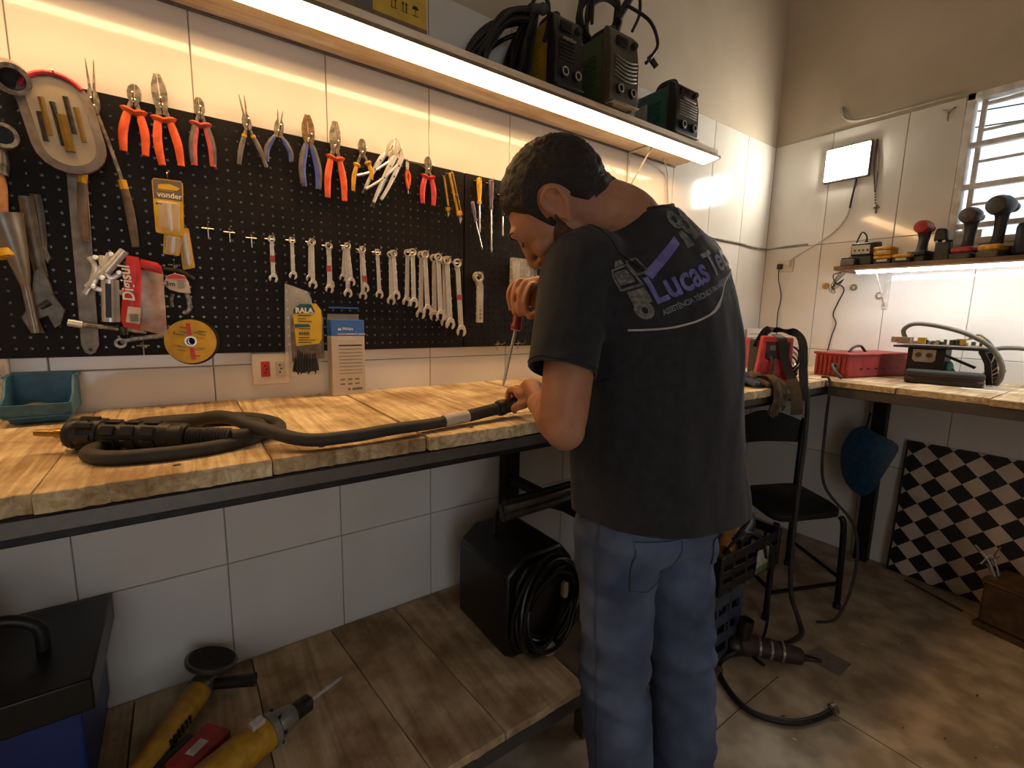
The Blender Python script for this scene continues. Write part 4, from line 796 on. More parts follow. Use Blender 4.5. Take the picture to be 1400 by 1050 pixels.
MB().tube([(.462, -.5935, zz+.004), (.527, -.584, zz+.0065)], .0142, 14).build('white_sleeve', M('sleeve_white', 'c9bfae', .6, var=.1), t)
sp = MB(); P0, P1 = Vector((.53, -.5835, zz+.0068)), Vector((.618, -.573, zz+.0135)); ax2 = (P1-P0).normalized()
for k in range(17): sp.lathe([(.0125, 0), (.0148, .0024), (.0125, .0048)], P0+ax2*.0052*k, ax2, 12)
sp.build('strain_relief', RUB, t)
MB().lathe([(.0165, 0), (.0195, .004), (.0195, .02), (.018, .022), (.018, .09), (.016, .094)], P1, ax2, 16).build('torch_handle', M('connector_black', '2b2724'), t)

# ================================================================== on the wall shelf
ZS = 2.0025
def louvers(t, x, y0, y1, z0, z1, n, mat, nx=1):
    for k in range(n):
        z = z0+(z1-z0)*(k+.5)/n; m = MB(); m.add([(x, y0, z-.0025), (x, y1, z-.0025), (x-.004, y1, z-.001), (x-.004, y0, z-.001), (x, y0, z+.0025), (x, y1, z+.0025)], [(0,1,2,3), (3,2,5,4), (0,3,4), (1,5,2), (0,4,5,1)]); m.build('louver', mat, t)
t = thing('cardboard_box', 'yellow and grey carton with handling symbols on the shelf end', 'box', (.47, -.12, ZS))
MB().box(.30, .598, -.228, -.03, ZS, ZS+.20).build('carton', M('carton_yellow', 'c9a53c', .7, var=.08), t, bevel=.001)
MB().box(.30, .45, -.2287, -.2281, ZS+.012, ZS+.20).build('grey_panel', M('carton_grey', '6b6a70', .7), t)
MB().box(.30, .598, -.2288, -.2281, ZS, ZS+.012).build('bottom_tape', M('tape_brown', '7d6448', .4), t)
for k, x in enumerate((.505, .535, .565)):
    m = MB(); z = ZS+.035
    m.box(x-.009, x+.009, -.2288, -.2281, z, z+.0015)
    if k < 2:
        m.box(x-.006, x-.004, -.2288, -.2281, z+.003, z+.018).box(x+.004, x+.006, -.2288, -.2281, z+.003, z+.018); m.prism([(x-.009, z+.018), (x-.001, z+.018), (x-.005, z+.025)], -.2288, -.2281).prism([(x+.001, z+.018), (x+.009, z+.018), (x+.005, z+.025)], -.2288, -.2281)
    else:
        m.box(x-.0008, x+.0008, -.2288, -.2281, z, z+.016); m.prism([(x+.009*math.cos(q), z+.016+.009*math.sin(q)) for q in np.linspace(0, PI, 9)], -.2288, -.2281)
    m.build('handling_symbol', BLACKP, t)

def welder(label, x0, x1, yf, yb, z1, body, front, trim, style, group='inverter welders on the wall shelf'):
    t = thing('inverter_welder', label, 'welding machine', ((x0+x1)/2, (yf+yb)/2, ZS), group=group); z0 = ZS+.008; w_ = x1-x0; h = z1-z0; fd = .045
    MB().box(x0+.006, x1-.006, yf+fd, yb, z0+.004, z1-.012).build('casing', body, t, bevel=.006)
    # moulded front, leaning back towards its top
    pr = [(yf+.004, z0), (yf, z0+h*.06), (yf+.002, z0+h*.58), (yf+.018, z0+h*.93), (yf+.034, z1), (yf+fd+.004, z1-.002), (yf+fd+.004, z0)]
    fr = MB().prism(pr, x0, x1, 'yz').build('front_bezel', front, t, bevel=.005)
    for x in (x0+.02, x1-.02):
        for y in (yf+.02, yb-.03): MB().lathe([(.010, 0), (.012, .008)], (x, y, ZS), n=10).build('foot', BLACKP, t)
    MB().box(x0+.004, x1-.004, yf-.012, yf+.03, ZS+.003, z0).build('base_lip', trim, t, bevel=.002)
    for k, fx in enumerate((.28, .74)):
        c = (x0+w_*fx, yf-.001, z0+h*.17); s_ = MB().lathe([(.017, 0), (.017, .010), (.012, .012), (.010, .006), (.004, .006)], c, (0,-1,0), 16).build('output_socket', BLACKP, t); MB().ringplate((c[0], c[2]), .0135, .0105, c[1]-.0125, c[1]-.009, 16).build('brass_ring', CHROME, s_)
    n = 6
    for k in range(n):
        z = z0+h*(.34+.30*k/n)
        if style == 'curved':
            pts = [(x0+w_*(.12+.76*u), yf-.0015-.006*(.25-(u-.5)**2)*4*.6, z-.012*4*(.25-(u-.5)**2)) for u in np.linspace(0, 1, 9)]; MB().tube(pts, .0035, 6).build('grille_bar', trim, t)
        else: MB().box(x0+w_*.12, x1-w_*(.12 if style == 'wide' else .36), yf-.003, yf+.003, z, z+h*.022).build('grille_bar', trim, t, bevel=.001)
    zt = z0+h*.80
    MB().box(x0+w_*.18, x0+w_*.55, yf+.002, yf+.010, zt-.014, zt+.014).build('display', M('dark_display', '15181a', .15), t, bevel=.001)
    MB().lathe([(.013, 0), (.013, .010), (.010, .016)], (x0+w_*.76, yf+.006, zt), (0,-1,0), 14).build('dial', BLACKP, t)
    louvers(t, x0+.006, yf+fd+.04, yb-.06, z0+h*.2, z0+h*.72, 10, body)
    hp = spline([(0, yf+fd+.02, z1-.014), (0, yf+fd+.035, z1+.028), (0, yb-.06, z1+.032), (0, yb-.04, z1-.012)], 5); xm = (x0+x1)/2
    MB().tube([(xm, p_[1], p_[2]) for p_ in hp], .009, 8, flat=(1.5, 1)).build('handle', BLACKP, t)
    return t, fr
MBLK = plastic('machine_black', '26221f', '1d1a18'); YB = M('machine_yellow', 'b38f22', .5, var=.12, scale=12)
tA, _ = welder('yellow and black inverter welder draped with coiled cables', 1.045, 1.168, -.236, -.02, 2.235, YB, MBLK, MBLK, 'left')
text('vonder', 'lettering', .020, M('dull_print', 'a39a8c', .6), tA, facing((1.072, -.2385, 2.146)), bold=.0004)
tB, _ = welder('green inverter welder with a ribbed bronze front and black cables on top', 1.275, 1.418, -.262, -.02, 2.262, M('machine_green', '4c5a38', .5, var=.1, scale=10), M('front_olive', '5c5545', .42, .2), M('rib_grey', '8a8170', .4, .3), 'curved')
MB().box(1.2745, 1.281, -.085, -.03, ZS+.02, 2.23).build('white_stripe', M('stripe_pale', 'a99f8e', .6), tB)
tC, _ = welder('teal inverter welder with a black grille front standing apart', 1.69, 1.845, -.228, -.02, 2.215, M('machine_teal', '2f5e50', .5, var=.08, scale=10), MBLK, M('grille_chrome', '9b958a', .35, .6), 'wide')
MB().box(1.6895, 1.6962, -.075, -.022, ZS+.012, 2.16).build('data_sticker', M('sticker_grey', '9a9687', .6, var=.1, scale=60), tC)
MB().box(1.725, 1.81, -.236, -.2295, 2.138, 2.149).build('front_trim', M('grille_chrome', '9b958a'), tC, bevel=.002)
# cable hank beside machine A
RBK = M('black_cable_rubber', '211d1a', .5, var=.2, scale=30)
t = thing('cable_hank', 'thick hank of dark welding cables hung beside the yellow and black welder', 'cable', (.94, -.13, ZS))
for k in range(15):
    r_ = random.Random(k+3); cx, cy = .93+r_.uniform(-.03, .03), -.16+.010*k*.9; hgt = .235+r_.uniform(-.03, .02); wd = .075+r_.uniform(-.02, .03); ph = r_.uniform(-.02, .02)
    pts = [(1.015+r_.uniform(-.01, .01), cy*.5-.09, ZS+hgt), (cx+.02-wd*.2, cy, ZS+hgt*.88), (cx-wd, cy-.01, ZS+hgt*.45), (cx-wd*1.25+ph, cy, ZS+.022+.004*(k % 3)), (cx+.005, cy, ZS+.012+.002*(k % 4)), (cx+wd*.75, cy+.01, ZS+.06), (cx+wd*.85, cy, ZS+hgt*.6), (1.015+r_.uniform(-.01, .01), cy*.5-.09, ZS+hgt)]
    MB().tube(spline(pts, 5), .0075, 8).build('cable_loop', RBK, t)
MB().tube([(.985, -.17, ZS+.232), (1.032, -.175, ZS+.245)], .014, 12).build('cable_plug', plastic('plug_grey', '4a433d'), t); MB().ball((1.036, -.175, ZS+.246), .018, 12, 8).build('plug_end', plastic('plug_grey', '4a433d'), t)
MB().tube(spline([(.985, -.175, ZS+.236), (1.01, -.18, ZS+.275), (1.05, -.18, ZS+.272), (1.055, -.18, ZS+.21), (1.04, -.18, ZS+.15)], 6), .0065, 8).build('cable_loop', RBK, t)
# cables on top of machine B
t = thing('cable_hank', 'black cables and electrode holder looped over the green welder', 'cable', (1.33, -.13, 2.28))
for k in range(6):
    r_ = random.Random(k+31); a0 = r_.uniform(.075, .10); zc = 2.325+.012*k
    pts = [(1.35+a0*math.cos(q)*1.05+r_.uniform(-.01, .01), -.14+.02*k*.4-.03*math.sin(q), zc+ (.062+.01*k)*math.sin(q)) for q in np.linspace(0, 2*PI, 13)[:-1]]
    MB().tube(spline(pts+[pts[0]], 4), .0075, 8).build('cable_loop', RBK, t)
MB().tube([(1.39, -.17, 2.34), (1.44, -.20, 2.45)], [.013, .016], 10).build('electrode_holder', BLACKP, t)
MB().tube(spline([(1.40, -.20, 2.38), (1.47, -.25, 2.33), (1.475, -.29, 2.24), (1.45, -.285, 2.19), (1.43, -.278, 2.165)], 6), .006, 8).build('cable_loop', RBK, t)
MB().tube(spline([(1.27, -.17, 2.45), (1.262, -.17, 2.36), (1.27, -.16, 2.29)], 6), .006, 8).build('cable_loop', RBK, t); MB().tube(spline([(1.50, -.17, 2.47), (1.505, -.17, 2.40), (1.47, -.17, 2.33)], 6), .006, 8).build('cable_loop', RBK, t)
MB().tube([(1.455, -.27, 2.20), (1.482, -.285, 2.165)], .010, 10).build('plug_end', BLACKP, t)
tag(MB().tube(spline([(1.845, -.06, 1.978), (1.90, -.03, 1.968), (1.945, -.012, 1.93), (1.955, -.011, 1.86), (1.965, -.011, 1.80), (1.97, -.011, 1.72)], 6), .0032, 6).build('light_cord', WIRE), 'white cord dropping from the shelf light down the tiles', 'cord')

# ================================================================== the tiled corner: cables, sockets, rosary
XW = XC-.0062
tag(MB().tube(spline([(1.9, -.011, 1.700), (2.366, -.011, 1.692), (2.50, -.011, 1.690), (2.62, -.011, 1.690), (2.78, -.012, 1.683), (2.92, -.012, 1.685), (2.936, -.03, 1.684), (2.937, -.2, 1.692), (2.937, -.24, 1.69)], 5), .0055, 8).build('wall_cable', M('white_cable_dirty', 'a39c90', .5, var=.2, scale=20)), 'dirty white cable tacked along the tile joint into the corner', 'cable')
t = thing('wall_conduit', 'thin painted conduit running along the top of the tiles to the window', 'conduit', (XW, -.6, 2.27))
MB().tube(spline([(XC-.012, -.334, 2.373), (XC-.012, -.345, 2.335), (XC-.012, -.39, 2.30), (XC-.012, -.468, 2.289), (XC-.012, -.643, 2.287), (XC-.012, -.82, 2.286)], 5), .007, 8).build('conduit', M('conduit_paint', 'b3a794', .6, var=.1), t)
MB().box(XC-.02, XC, -.34, -.325, 2.355, 2.385).build('clip', M('conduit_paint', 'b3a794'), t, bevel=.003)
t = fl
MB().tube([(XW-.008, -.442, 2.0), (XW-.010, -.432, 1.90), (XW-.008, -.428, 1.856)], .005, 8).build('black_lead', BLACKP, t)
MB().tube(spline([(XW-.008, -.428, 1.856), (XW-.006, -.41, 1.80), (XW-.006, -.362, 1.741), (XW-.006, -.27, 1.68), (XW-.006, -.187, 1.632), (XW-.02, -.15, 1.605)], 5), .0038, 8).build('white_lead', WIRE, t)
t = thing('wall_socket', 'white corner wall socket with a black plug', 'socket', (XW, -.12, 1.53))
MB().box(XW-.010, XW, -.175, -.085, 1.545, 1.615).build('plate', PLATE, t, bevel=.003)
MB().box(XW-.035, XW-.010, -.120, -.095, 1.560, 1.590).build('black_plug', BLACKP, t, bevel=.004); MB().box(XW-.030, XW-.010, -.165, -.14, 1.575, 1.61).build('white_plug', WIRE, t, bevel=.004)
tag(MB().tube(spline([(XW-.03, -.108, 1.56), (XW-.03, -.112, 1.50), (XW-.012, -.128, 1.40), (XW-.015, -.12, 1.30), (XW-.02, -.128, 1.18), (XW-.03, -.15, 1.02)], 6), .003, 6).build('power_cord', BLACKP), 'thin black cord hanging from the corner socket plug', 'cord')
tag(MB().tube(spline([(2.72, -.50, 1.505), (2.80, -.44, 1.50), (2.90, -.415, 1.47), (XW-.006, -.447, 1.4366), (XW-.006, -.425, 1.36), (XW-.006, -.41, 1.299), (XW-.008, -.43, 1.25), (XW-.008, -.416, 1.18), (XW-.02, -.40, 1.02)], 6), .003, 6).build('power_cord', BLACKP), 'thin black cord dropping from the side shelf light to the bench', 'cord')
t = thing('wire_tangle', 'small tangle of dark wires under the end of the side shelf', 'wires', (2.80, -.46, 1.43))
for k in range(4): MB().tube(spline([(2.74, -.49-.01*k, 1.51), (2.80, -.45, 1.48-.01*k), (2.84+.02*k, -.42, 1.45-.012*k), (2.82, -.45+.01*k, 1.43), (2.77, -.50, 1.475)], 5), .0018, 6).build('wire', BLACKP, t)
for lab, y, z, r_, ri, m_ in (('round brass escutcheon on the tiles left of the side bench shelf bracket', -.357, 1.455, .017, .004, M('brass', 'b08a4a')), ('dark ring fitting with a black centre on the tiles under the shelf', -.490, 1.443, .017, .008, TOOLST), ('plain grey metal ring stuck on the tiles beside the shelf bracket', -.608, 1.398, .017, .011, TOOLST)):
    tag(MB().ringplate((y, z), r_, ri, XW-.008, XW+.0, 20, 'yz').build('wall_ring', m_), lab, 'ring')
t = thing('rosary', 'dark beaded rosary with a small cross hung on the tiles beside the lamp', 'rosary', (XW, -.53, 1.83))
BEAD = M('rosary_wood', '6a5a4a', .5)
for k in range(30):
    u = k/29; y = -.513-.030*u*.55; z = 2.172-.245*u
    for s_ in (-1, 1): MB().ball((XW-.006, y+s_*.007*math.sin(PI*u)+s_*.001, z), .0042, 6, 4).build('bead', BEAD, t)
for k in range(5): MB().ball((XW-.006, -.531-.002*k, 1.920-.014*k), .005, 6, 4).build('bead', BEAD, t)
MB().box(XW-.009, XW-.003, -.549, -.542, 1.812, 1.855).box(XW-.009, XW-.003, -.558, -.533, 1.836, 1.843).build('cross', BEAD, t, bevel=.001)
t = thing('wall_hook', 'small metal hook on the top tile near the window', 'hook', (XW, -.78, 2.19)); MB().tube(spline([(XW-.004, -.755, 2.235), (XW-.01, -.775, 2.22), (XW-.01, -.778, 2.18)], 4), .003, 6).build('stem', TOOLST, t); MB().tube(spline([(XW-.004, -.80, 2.236), (XW-.01, -.785, 2.224), (XW-.01, -.778, 2.21)], 4), .003, 6).build('prong', TOOLST, t)

# ------------------------------------------------------------------ on the side shelf
Z2 = 1.5335
t = thing('battery_charger', 'black charger with a white front and four black dots', 'charger', (2.80, -.56, Z2))
MB().box(2.74, 2.86, -.62, -.515, Z2, Z2+.05).build('base', BLACKP, t, bevel=.008)
m = MB(); m.X = Matrix.Translation((2.80, -.568, Z2+.085)) @ Euler((0, R(-8), R(4))).to_matrix().to_4x4(); m.box(-.05, .05, -.055, .05, -.033, .033); m.build('body', BLACKP, t, bevel=.010)
m2 = MB(); m2.X = m.X; m2.box(-.0525, -.0495, -.030, .044, -.020, .022); m2.build('white_front', M('charger_white', 'd8d2c4', .5), t, bevel=.001)
for k in range(4): m3 = MB(); m3.X = m.X; m3.lathe([(.0045, 0), (.0045, .001)], (-.0527, .030-.017*k, -.002), (-1,0,0), 8); m3.build('dot', BLACKP, t)
MB().tube(spline([(2.80, -.52, Z2+.10), (2.79, -.545, Z2+.165), (2.78, -.57, Z2+.15), (2.78, -.575, Z2+.12)], 5), .0035, 6).build('cord', BLACKP, t); MB().lathe([(.007, 0), (.004, .022)], (2.785, -.572, Z2+.115), (0,0,1), 8).build('cord_boot', BLACKP, t)
YBT = plastic('battery_yellow', 'd9a028', 'b8821c')
for i, (x, y, z, lab) in enumerate(((2.77, -.665, Z2, 'lower of two stacked yellow battery packs nearest the charger'), (2.775, -.66, Z2+.042, 'upper of two stacked yellow battery packs nearest the charger'), (2.765, -.738, Z2, 'yellow and black battery pack beside the red drill'))):
    t = thing('battery_pack', lab, 'battery', (x, y, z), group='yellow battery packs on the side shelf')
    MB().box(x-.05, x+.05, y-.035, y+.035, z, z+.024).build('shell', BLACKP if i != 1 else YBT, t, bevel=.006)
    MB().box(x-.052, x+.045, y-.036, y+.036, z+.0245, z+.040).build('top', YBT, t, bevel=.005)
    MB().box(x-.0535, x-.0505, y-.02, y+.02, z+.012, z+.022).build('badge', M('charger_white', 'd8d2c4'), t)
t = thing('battery_pack', 'flat grey battery lying before the charger on the shelf end', 'battery', (2.74, -.505, Z2)); MB().box(2.70, 2.735, -.56, -.50, Z2, Z2+.034).build('shell', GREYG, t, bevel=.005); MB().box(2.703, 2.732, -.557, -.503, Z2+.0345, Z2+.040).build('terminal', BLACKP, t, bevel=.001)

def drill(label, x, y, head, base, basec, z_h, r_h, yaw=0, bits=True, hd=.12):
    t = thing('cordless_drill', label, 'drill', (x, y, Z2), group='cordless drills on the side shelf')
    X = Matrix.Translation((x, y, Z2)) @ Matrix.Rotation(yaw, 4, 'Z')
    def B(f, n_, m_, **k): q = MB(); q.X = X; f(q); return q.build(n_, m_, t, **k)
    B(lambda q: q.box(-.055, .06, -.037, .037, 0, .030), 'battery', base, bevel=.006)
    B(lambda q: q.box(-.050, .055, -.036, .036, .0302, .055), 'foot', basec, bevel=.008)
    B(lambda q: q.tube(spline([(.0, 0, .045), (.008, 0, .09), (.012, 0, z_h-.03), (.008, 0, z_h)], 4), [.027, .024, .0215, .020, .0195, .0195, .020, .021, .022, .023, .025, .027, .029], 12, flat=(1, .8)), 'grip', BLACKP)
    B(lambda q: q.lathe([(.012, -hd*.52), (r_h*.85, -hd*.46), (r_h, -hd*.25), (r_h*1.02, .0), (r_h*.9, hd*.3), (r_h*.62, hd*.5), (r_h*.5, hd*.56)], (.0, 0, z_h+r_h*.55), (1,0,.0), 18), 'motor_housing', head)
    B(lambda q: q.lathe([(r_h*.45, hd*.55), (r_h*.55, hd*.62), (r_h*.5, hd*.85), (r_h*.25, hd*.95)], (0, 0, z_h+r_h*.55), (1,0,0), 14), 'chuck', DARKST)
    B(lambda q: q.box(.022, .036, -.008, .008, z_h-.035, z_h-.008), 'trigger', RED, bevel=.003)
    return t
RDH = plastic('drill_red', 'b5322f', '962826'); DKG = plastic('drill_charcoal', '3a3a38', '2c2c2b')
drill('small cordless drill with a red motor housing beside the yellow batteries', 2.80, -.785, RDH, DKG, BLACKP, .145, .030, R(-8), hd=.085)
drill('dark cordless driver with a red foot standing before the window', 2.79, -.94, plastic('drill_grey_red', '5a4c4a', '43393a'), DKG, RDH, .168, .034, R(-10), hd=.09)
drill('largest cordless drill with a yellow foot and bare ringed chuck collar', 2.78, -1.03, DKG, plastic('battery_olive', '4f4a3c'), YBT, .19, .040, R(-16), hd=.10)
t = thing('angle_adapter', 'black square-headed tool standing between the red drill and the window', 'tool', (2.80, -.855, Z2))
MB().loft([[(2.77, -.893, Z2), (2.83, -.893, Z2), (2.83, -.835, Z2), (2.77, -.835, Z2)], [(2.775, -.888, Z2+.085), (2.825, -.888, Z2+.085), (2.825, -.838, Z2+.085), (2.775, -.838, Z2+.085)]]).build('base', DKG, t, bevel=.006)
MB().loft([[(2.78, -.875, Z2+.090), (2.82, -.875, Z2+.090), (2.82, -.825, Z2+.090), (2.78, -.825, Z2+.090)], [(2.78, -.868, Z2+.145), (2.82, -.868, Z2+.145), (2.82, -.830, Z2+.150), (2.78, -.830, Z2+.150)]]).build('head', BLACKP, t, bevel=.010)
for y in (-.865, -.84): MB().ball((2.775, y, Z2+.088), .006, 8, 6).build('screw', CHROME, t)
t = thing('tool_case', 'dark navy rounded tool case standing at the window end of the shelf', 'case', (2.80, -1.10, Z2)); MB().box(2.74, 2.87, -1.19, -1.085, Z2, Z2+.135).build('shell', plastic('case_navy', '1d2436', '161b28'), t, bevel=.018); MB().box(2.735, 2.742, -1.16, -1.11, Z2+.07, Z2+.085).build('latch', BLACKP, t, bevel=.002)

# ------------------------------------------------------------------ in the corner of the benches
t = thing('pink_tub', 'pink plastic tub with a round white emblem near the bench corner', 'tub', (2.46, -.165, ZT)); PK = plastic('tub_pink', 'd0605c', 'b84f4d')
MB().lathe([(.040, 0), (.042, .004), (.056, .15), (.059, .152), (.059, .158), (.054, .158), (.041, .006), (.001, .006)], (2.46, -.165, ZT), n=24, cap=False).build('cup', PK, t); c = Vector((2.46, -.165, 0)); dd = (Vector((0, -1.5, 0))-c).normalized()
m = MB(); m.lathe([(.020, 0), (.020, .0012)], (c.x+dd.x*.049+.02, c.y+dd.y*.049, ZT+.055), (dd.x, dd.y, -.1), 18); m.build('emblem', M('emblem_white', 'e0cfc8', .5), t)
MB().ball((2.46, -.165, ZT+.05), (.036, .036, .03), 10, 6).build('contents', M('dark_red', '7a2d2a', .6), t)
t = thing('paper_carton', 'stack of white printed leaflets standing against the tiled corner', 'papers', (2.80, -.06, ZT))
for k in range(3): m = MB(); m.X = Matrix.Translation((2.79+.02*k, -.085+.022*k, ZT)) @ Euler((R(-5), 0, R(-20+4*k))).to_matrix().to_4x4(); m.box(-.065, .065, -.004, .004, 0, .205-.006*k); m.build('leaflet', M('leaflet_white', 'd9d6cc', .7, var=.04) if k != 1 else M('leaflet_grey', '9a9a96', .7), t, bevel=.0006, seg=1)
for k in range(7): m = MB(); m.X = Matrix.Translation((2.79, -.085, ZT)) @ Euler((R(-5), 0, R(-20))).to_matrix().to_4x4(); m.box(-.05, .03+.01*(k % 3), -.0046, -.0041, .17-k*.022, .174-k*.022); m.build('print_line', PG, t)
t = thing('red_inverter', 'small red inverter welder with grille and black shoulder strap near the corner', 'welding machine', (1.945, -.595, ZT), (0, 0, R(-50)), local=True); RDM = plastic('machine_red', 'c8352c', 'a82a24')
SB = M('strap_black', '24211f', .7); wx0, wx1, wy0, wy1, wz = -.068, .068, 0, .20, .192
MB().box(wx0+.008, wx1-.008, .04, wy1, .006, wz-.02).build('casing', SB, t, bevel=.008)
MB().prism([(wx0-.004, .004), (wx1+.004, .004), (wx1-.008, wz*.45), (wx1-.010, wz-.004), (wx0+.014, wz), (wx0+.006, wz*.45)], 0, .05).build('front_bezel', RDM, t, bevel=.006)
MB().box(wx0+.026, wx1-.022, -.0015, .002, .102, wz-.022).build('panel_recess', M('recess_maroon', '4a1f24', .6), t, bevel=.004)
for k in range(8): MB().box(wx0+.010, wx1-.014, -.004, .002, .012+k*.0105, .018+k*.0105).build('grille_bar', RDM, t, bevel=.001)
MB().box(wx0+.042, wx0+.062, -.004, 0, .135, .154).build('display', M('display_green', '5d6b4a', .4), t); MB().lathe([(.016, 0), (.016, .012), (.010, .014)], (wx0+.046, -.002, .110), (0,-1,0), 14).build('output_socket', BLACKP, t); MB().tube(spline([(wx0+.046, -.014, .11), (wx0+.05, -.028, .08), (wx0+.045, -.034, .04), (wx0+.03, -.05, .010), (wx0-.02, -.07, .008)], 5), .006, 8).build('lead', RUB, t)
def strap(pts, w_, name='strap', m_=SB):
    P = spline(pts, 6); rings = []
    for i, p_ in enumerate(P):
        d_ = (P[min(i+1, len(P)-1)]-P[max(i-1, 0)]).normalized(); s_ = Vector((1, .05, 0)); s_ = (s_-d_*s_.dot(d_)).normalized(); n_ = d_.cross(s_)
        rings.append([p_+s_*w_/2+n_*.0015, p_+s_*w_/2-n_*.0015, p_-s_*w_/2-n_*.0015, p_-s_*w_/2+n_*.0015])
    return MB().loft(rings).build(name, m_, t, smooth=50)
strap([(.0, .04, wz+.004), (.012, -.012, wz-.012), (.022, -.020, .12), (.042, -.035, .05), (.055, -.06, .01), (.062, -.075, -.05)], .032)
strap([(.045, -.062, .030), (.056, -.080, -.01), (.064, -.088, -.06), (.068, -.086, -.105)], .040, 'strap_end', M('strap_tan', '5a4b3a', .8, var=.15, scale=60))
strap([(-.06, .07, wz-.05), (-.03, .06, wz+.02), (.02, .07, wz+.022), (.085, .08, wz+.012), (.105, .05, wz-.03), (.10, .0, .07), (.095, -.04, .01), (.085, -.075, -.05)], .032)
for k in range(6): MB().tube(spline([(.072, .05+.012*k, .15-.018*k), (.088, .03+.01*k, .13-.018*k), (.08, .0, .09-.012*k), (.074, .03, .06-.008*k)], 4), .004, 6).build('loose_lead', CHROME if k % 2 else SB, t)
t = thing('brown_rag', 'crumpled brown rag hanging over the bench edge by the red welder', 'rag', (1.86, -.66, .93)); RAG = M('rag_brown', '6e573c', .9, var=.3, scale=40, bump=.5)
r_ = random.Random(5); G = [[Vector((1.80+.012*i+.004*math.sin(j*1.3), [-.575, -.60, -.625, -.648, -.664, -.668, -.668, -.666][j]-.010*math.sin(i*1.4+j*.6), [ZT+.030, ZT+.034, ZT+.036, ZT+.026, ZT+.004, ZT-.030, ZT-.060, ZT-.085-.02*math.sin(i*.8)][j]+.010*math.sin(i*1.7+j)*(1 if j < 4 else .3))) for i in range(10)] for j in range(8)]
m = MB(); m.loft([list(g) for g in G], cap=False, close=False); m.loft([[p_+Vector((0, .008, -.008)) for p_ in g] for g in G], cap=False, close=False); m.build('cloth', RAG, t, smooth=80)
t = thing('work_gloves', 'dark heap of work gloves and cloth lying near the bench corner', 'gloves', (1.86, -.50, ZT)); 
for k, (x, y, z, rx, ry, rz, m_) in enumerate(((1.80, -.49, .028, .06, .05, .030, 'glove_black:2b2826'), (1.85, -.39, .028, .06, .05, .03, 'glove_maroon:5a2a2c'), (1.78, -.55, .025, .05, .035, .026, 'glove_blue:4b556b'), (1.83, -.575, .026, .045, .03, .026, 'glove_brown:6b5444'))):
    n_, c_ = m_.split(':'); q = MB().ball((x, y, ZT+z), (rx, ry, rz), 14, 9)
    q.v = [v + Vector((noise.noise(v*40), noise.noise(v*40+Vector((9,0,0))), noise.noise(v*40+Vector((0,9,0)))))*.014 for v in q.v]; q.v = [Vector((v.x, v.y, max(v.z, ZT+.001))) for v in q.v]; q.build('fold', M(n_, c_, .85, var=.2, scale=50), t, smooth=70)
    for f_ in range(3): q = MB().tube(spline([(x-.02+.02*f_, y-.02, ZT+z), (x-.03+.025*f_, y-.05, ZT+z*.8), (x-.035+.03*f_, y-.075, ZT+.012)], 4), .010, 8); q.build('finger', M(n_, c_, .85), t)
# red casing
t = thing('red_machine_cover', 'long red machine cover with vent slots lying on the side bench', 'cover', (2.68, -.70, ZT))
X = Matrix.Translation((2.462, -.672, ZT)) @ Matrix.Rotation(math.atan2(-.105, .44), 4, 'Z'); CRD = M('dusty_red', 'a83a38', .6, var=.15, scale=18, col2='933231')
m = MB(); m.X = X; m.box(0, .455, 0, .16, 0, .108); m.build('shell', CRD, t, bevel=.008)
m = MB(); m.X = X; m.box(-.006, .46, -.005, .165, .100, .112); m.build('top_rim', CRD, t, bevel=.004)
for k in range(6): m = MB(); m.X = X; m.box(.08+.055*k, .10+.055*k, -.002, .003, .038, .043); m.build('vent_slot', BLACKP, t)
for k in range(5): m = MB(); m.X = X; m.box(.445, .4585, -.002, .01, .015+.018*k, .022+.018*k); m.build('edge_notch', BLACKP, t)
for k in range(7): m = MB(); m.X = X; m.box(-.008, .004, .012+.021*k, .021+.021*k, .012, .096); m.build('end_rib', CRD, t, bevel=.002)
m = MB(); m.X = X; m.tube(spline([(.12, .08, .112), (.15, .08, .135), (.20, .08, .14), (.24, .08, .112)], 5), .006, 8); m.build('handle', BLACKP, t)
m = MB(); m.X = X; m.tube(spline([(-.01, .05, .05), (-.05, .04, .06), (-.09, .0, .035), (-.10, -.04, .010)], 5), .007, 8); m.build('cable_stub', RUB, t); m = MB(); m.X = X; m.tube([(-.012, .05, .05), (.0, .05, .05)], .014, 12); m.build('gland', TOOLST, t)
# open chassis with circuit board
t = thing('open_inverter_chassis', 'open black inverter chassis with exposed circuit board and grey cables', 'chassis', (2.78, -.93, ZT)); BKM = M('chassis_black', '201e1d', .5, .3, var=.15)
MB().box(2.70, 2.80, -.945, -.815, ZT, ZT+.145).build('side_box', BKM, t, bevel=.002)
MB().box(2.68, 2.84, -1.075, -.765, ZT+.146, ZT+.155).build('deck', BKM, t, bevel=.001)
MB().prism([(-1.062, ZT+.150), (-1.088, ZT+.10), (-1.105, ZT), (-1.085, ZT), (-1.068, ZT+.095), (-1.045, ZT+.146)], 2.70, 2.715, 'yz').build('rear_leg', BKM, t, bevel=.001); MB().prism([(-1.062, ZT+.150), (-1.088, ZT+.10), (-1.105, ZT), (-1.085, ZT), (-1.068, ZT+.095), (-1.045, ZT+.146)], 2.815, 2.83, 'yz').build('rear_leg', BKM, t, bevel=.001)
MB().tube([(2.70, -.945, ZT+.12), (2.70, -1.045, ZT+.075)], .006, 8).build('strut', BKM, t)
q = MB().prism([(-.835, ZT+.095), (-.845, ZT+.085), (-.905, ZT+.085), (-.915, ZT+.095), (-.915, ZT+.140), (-.835, ZT+.140)], 2.696, 2.6995, 'yz').build('terminal_plate', M('plate_grey', 'a49e94', .4, .5), t)
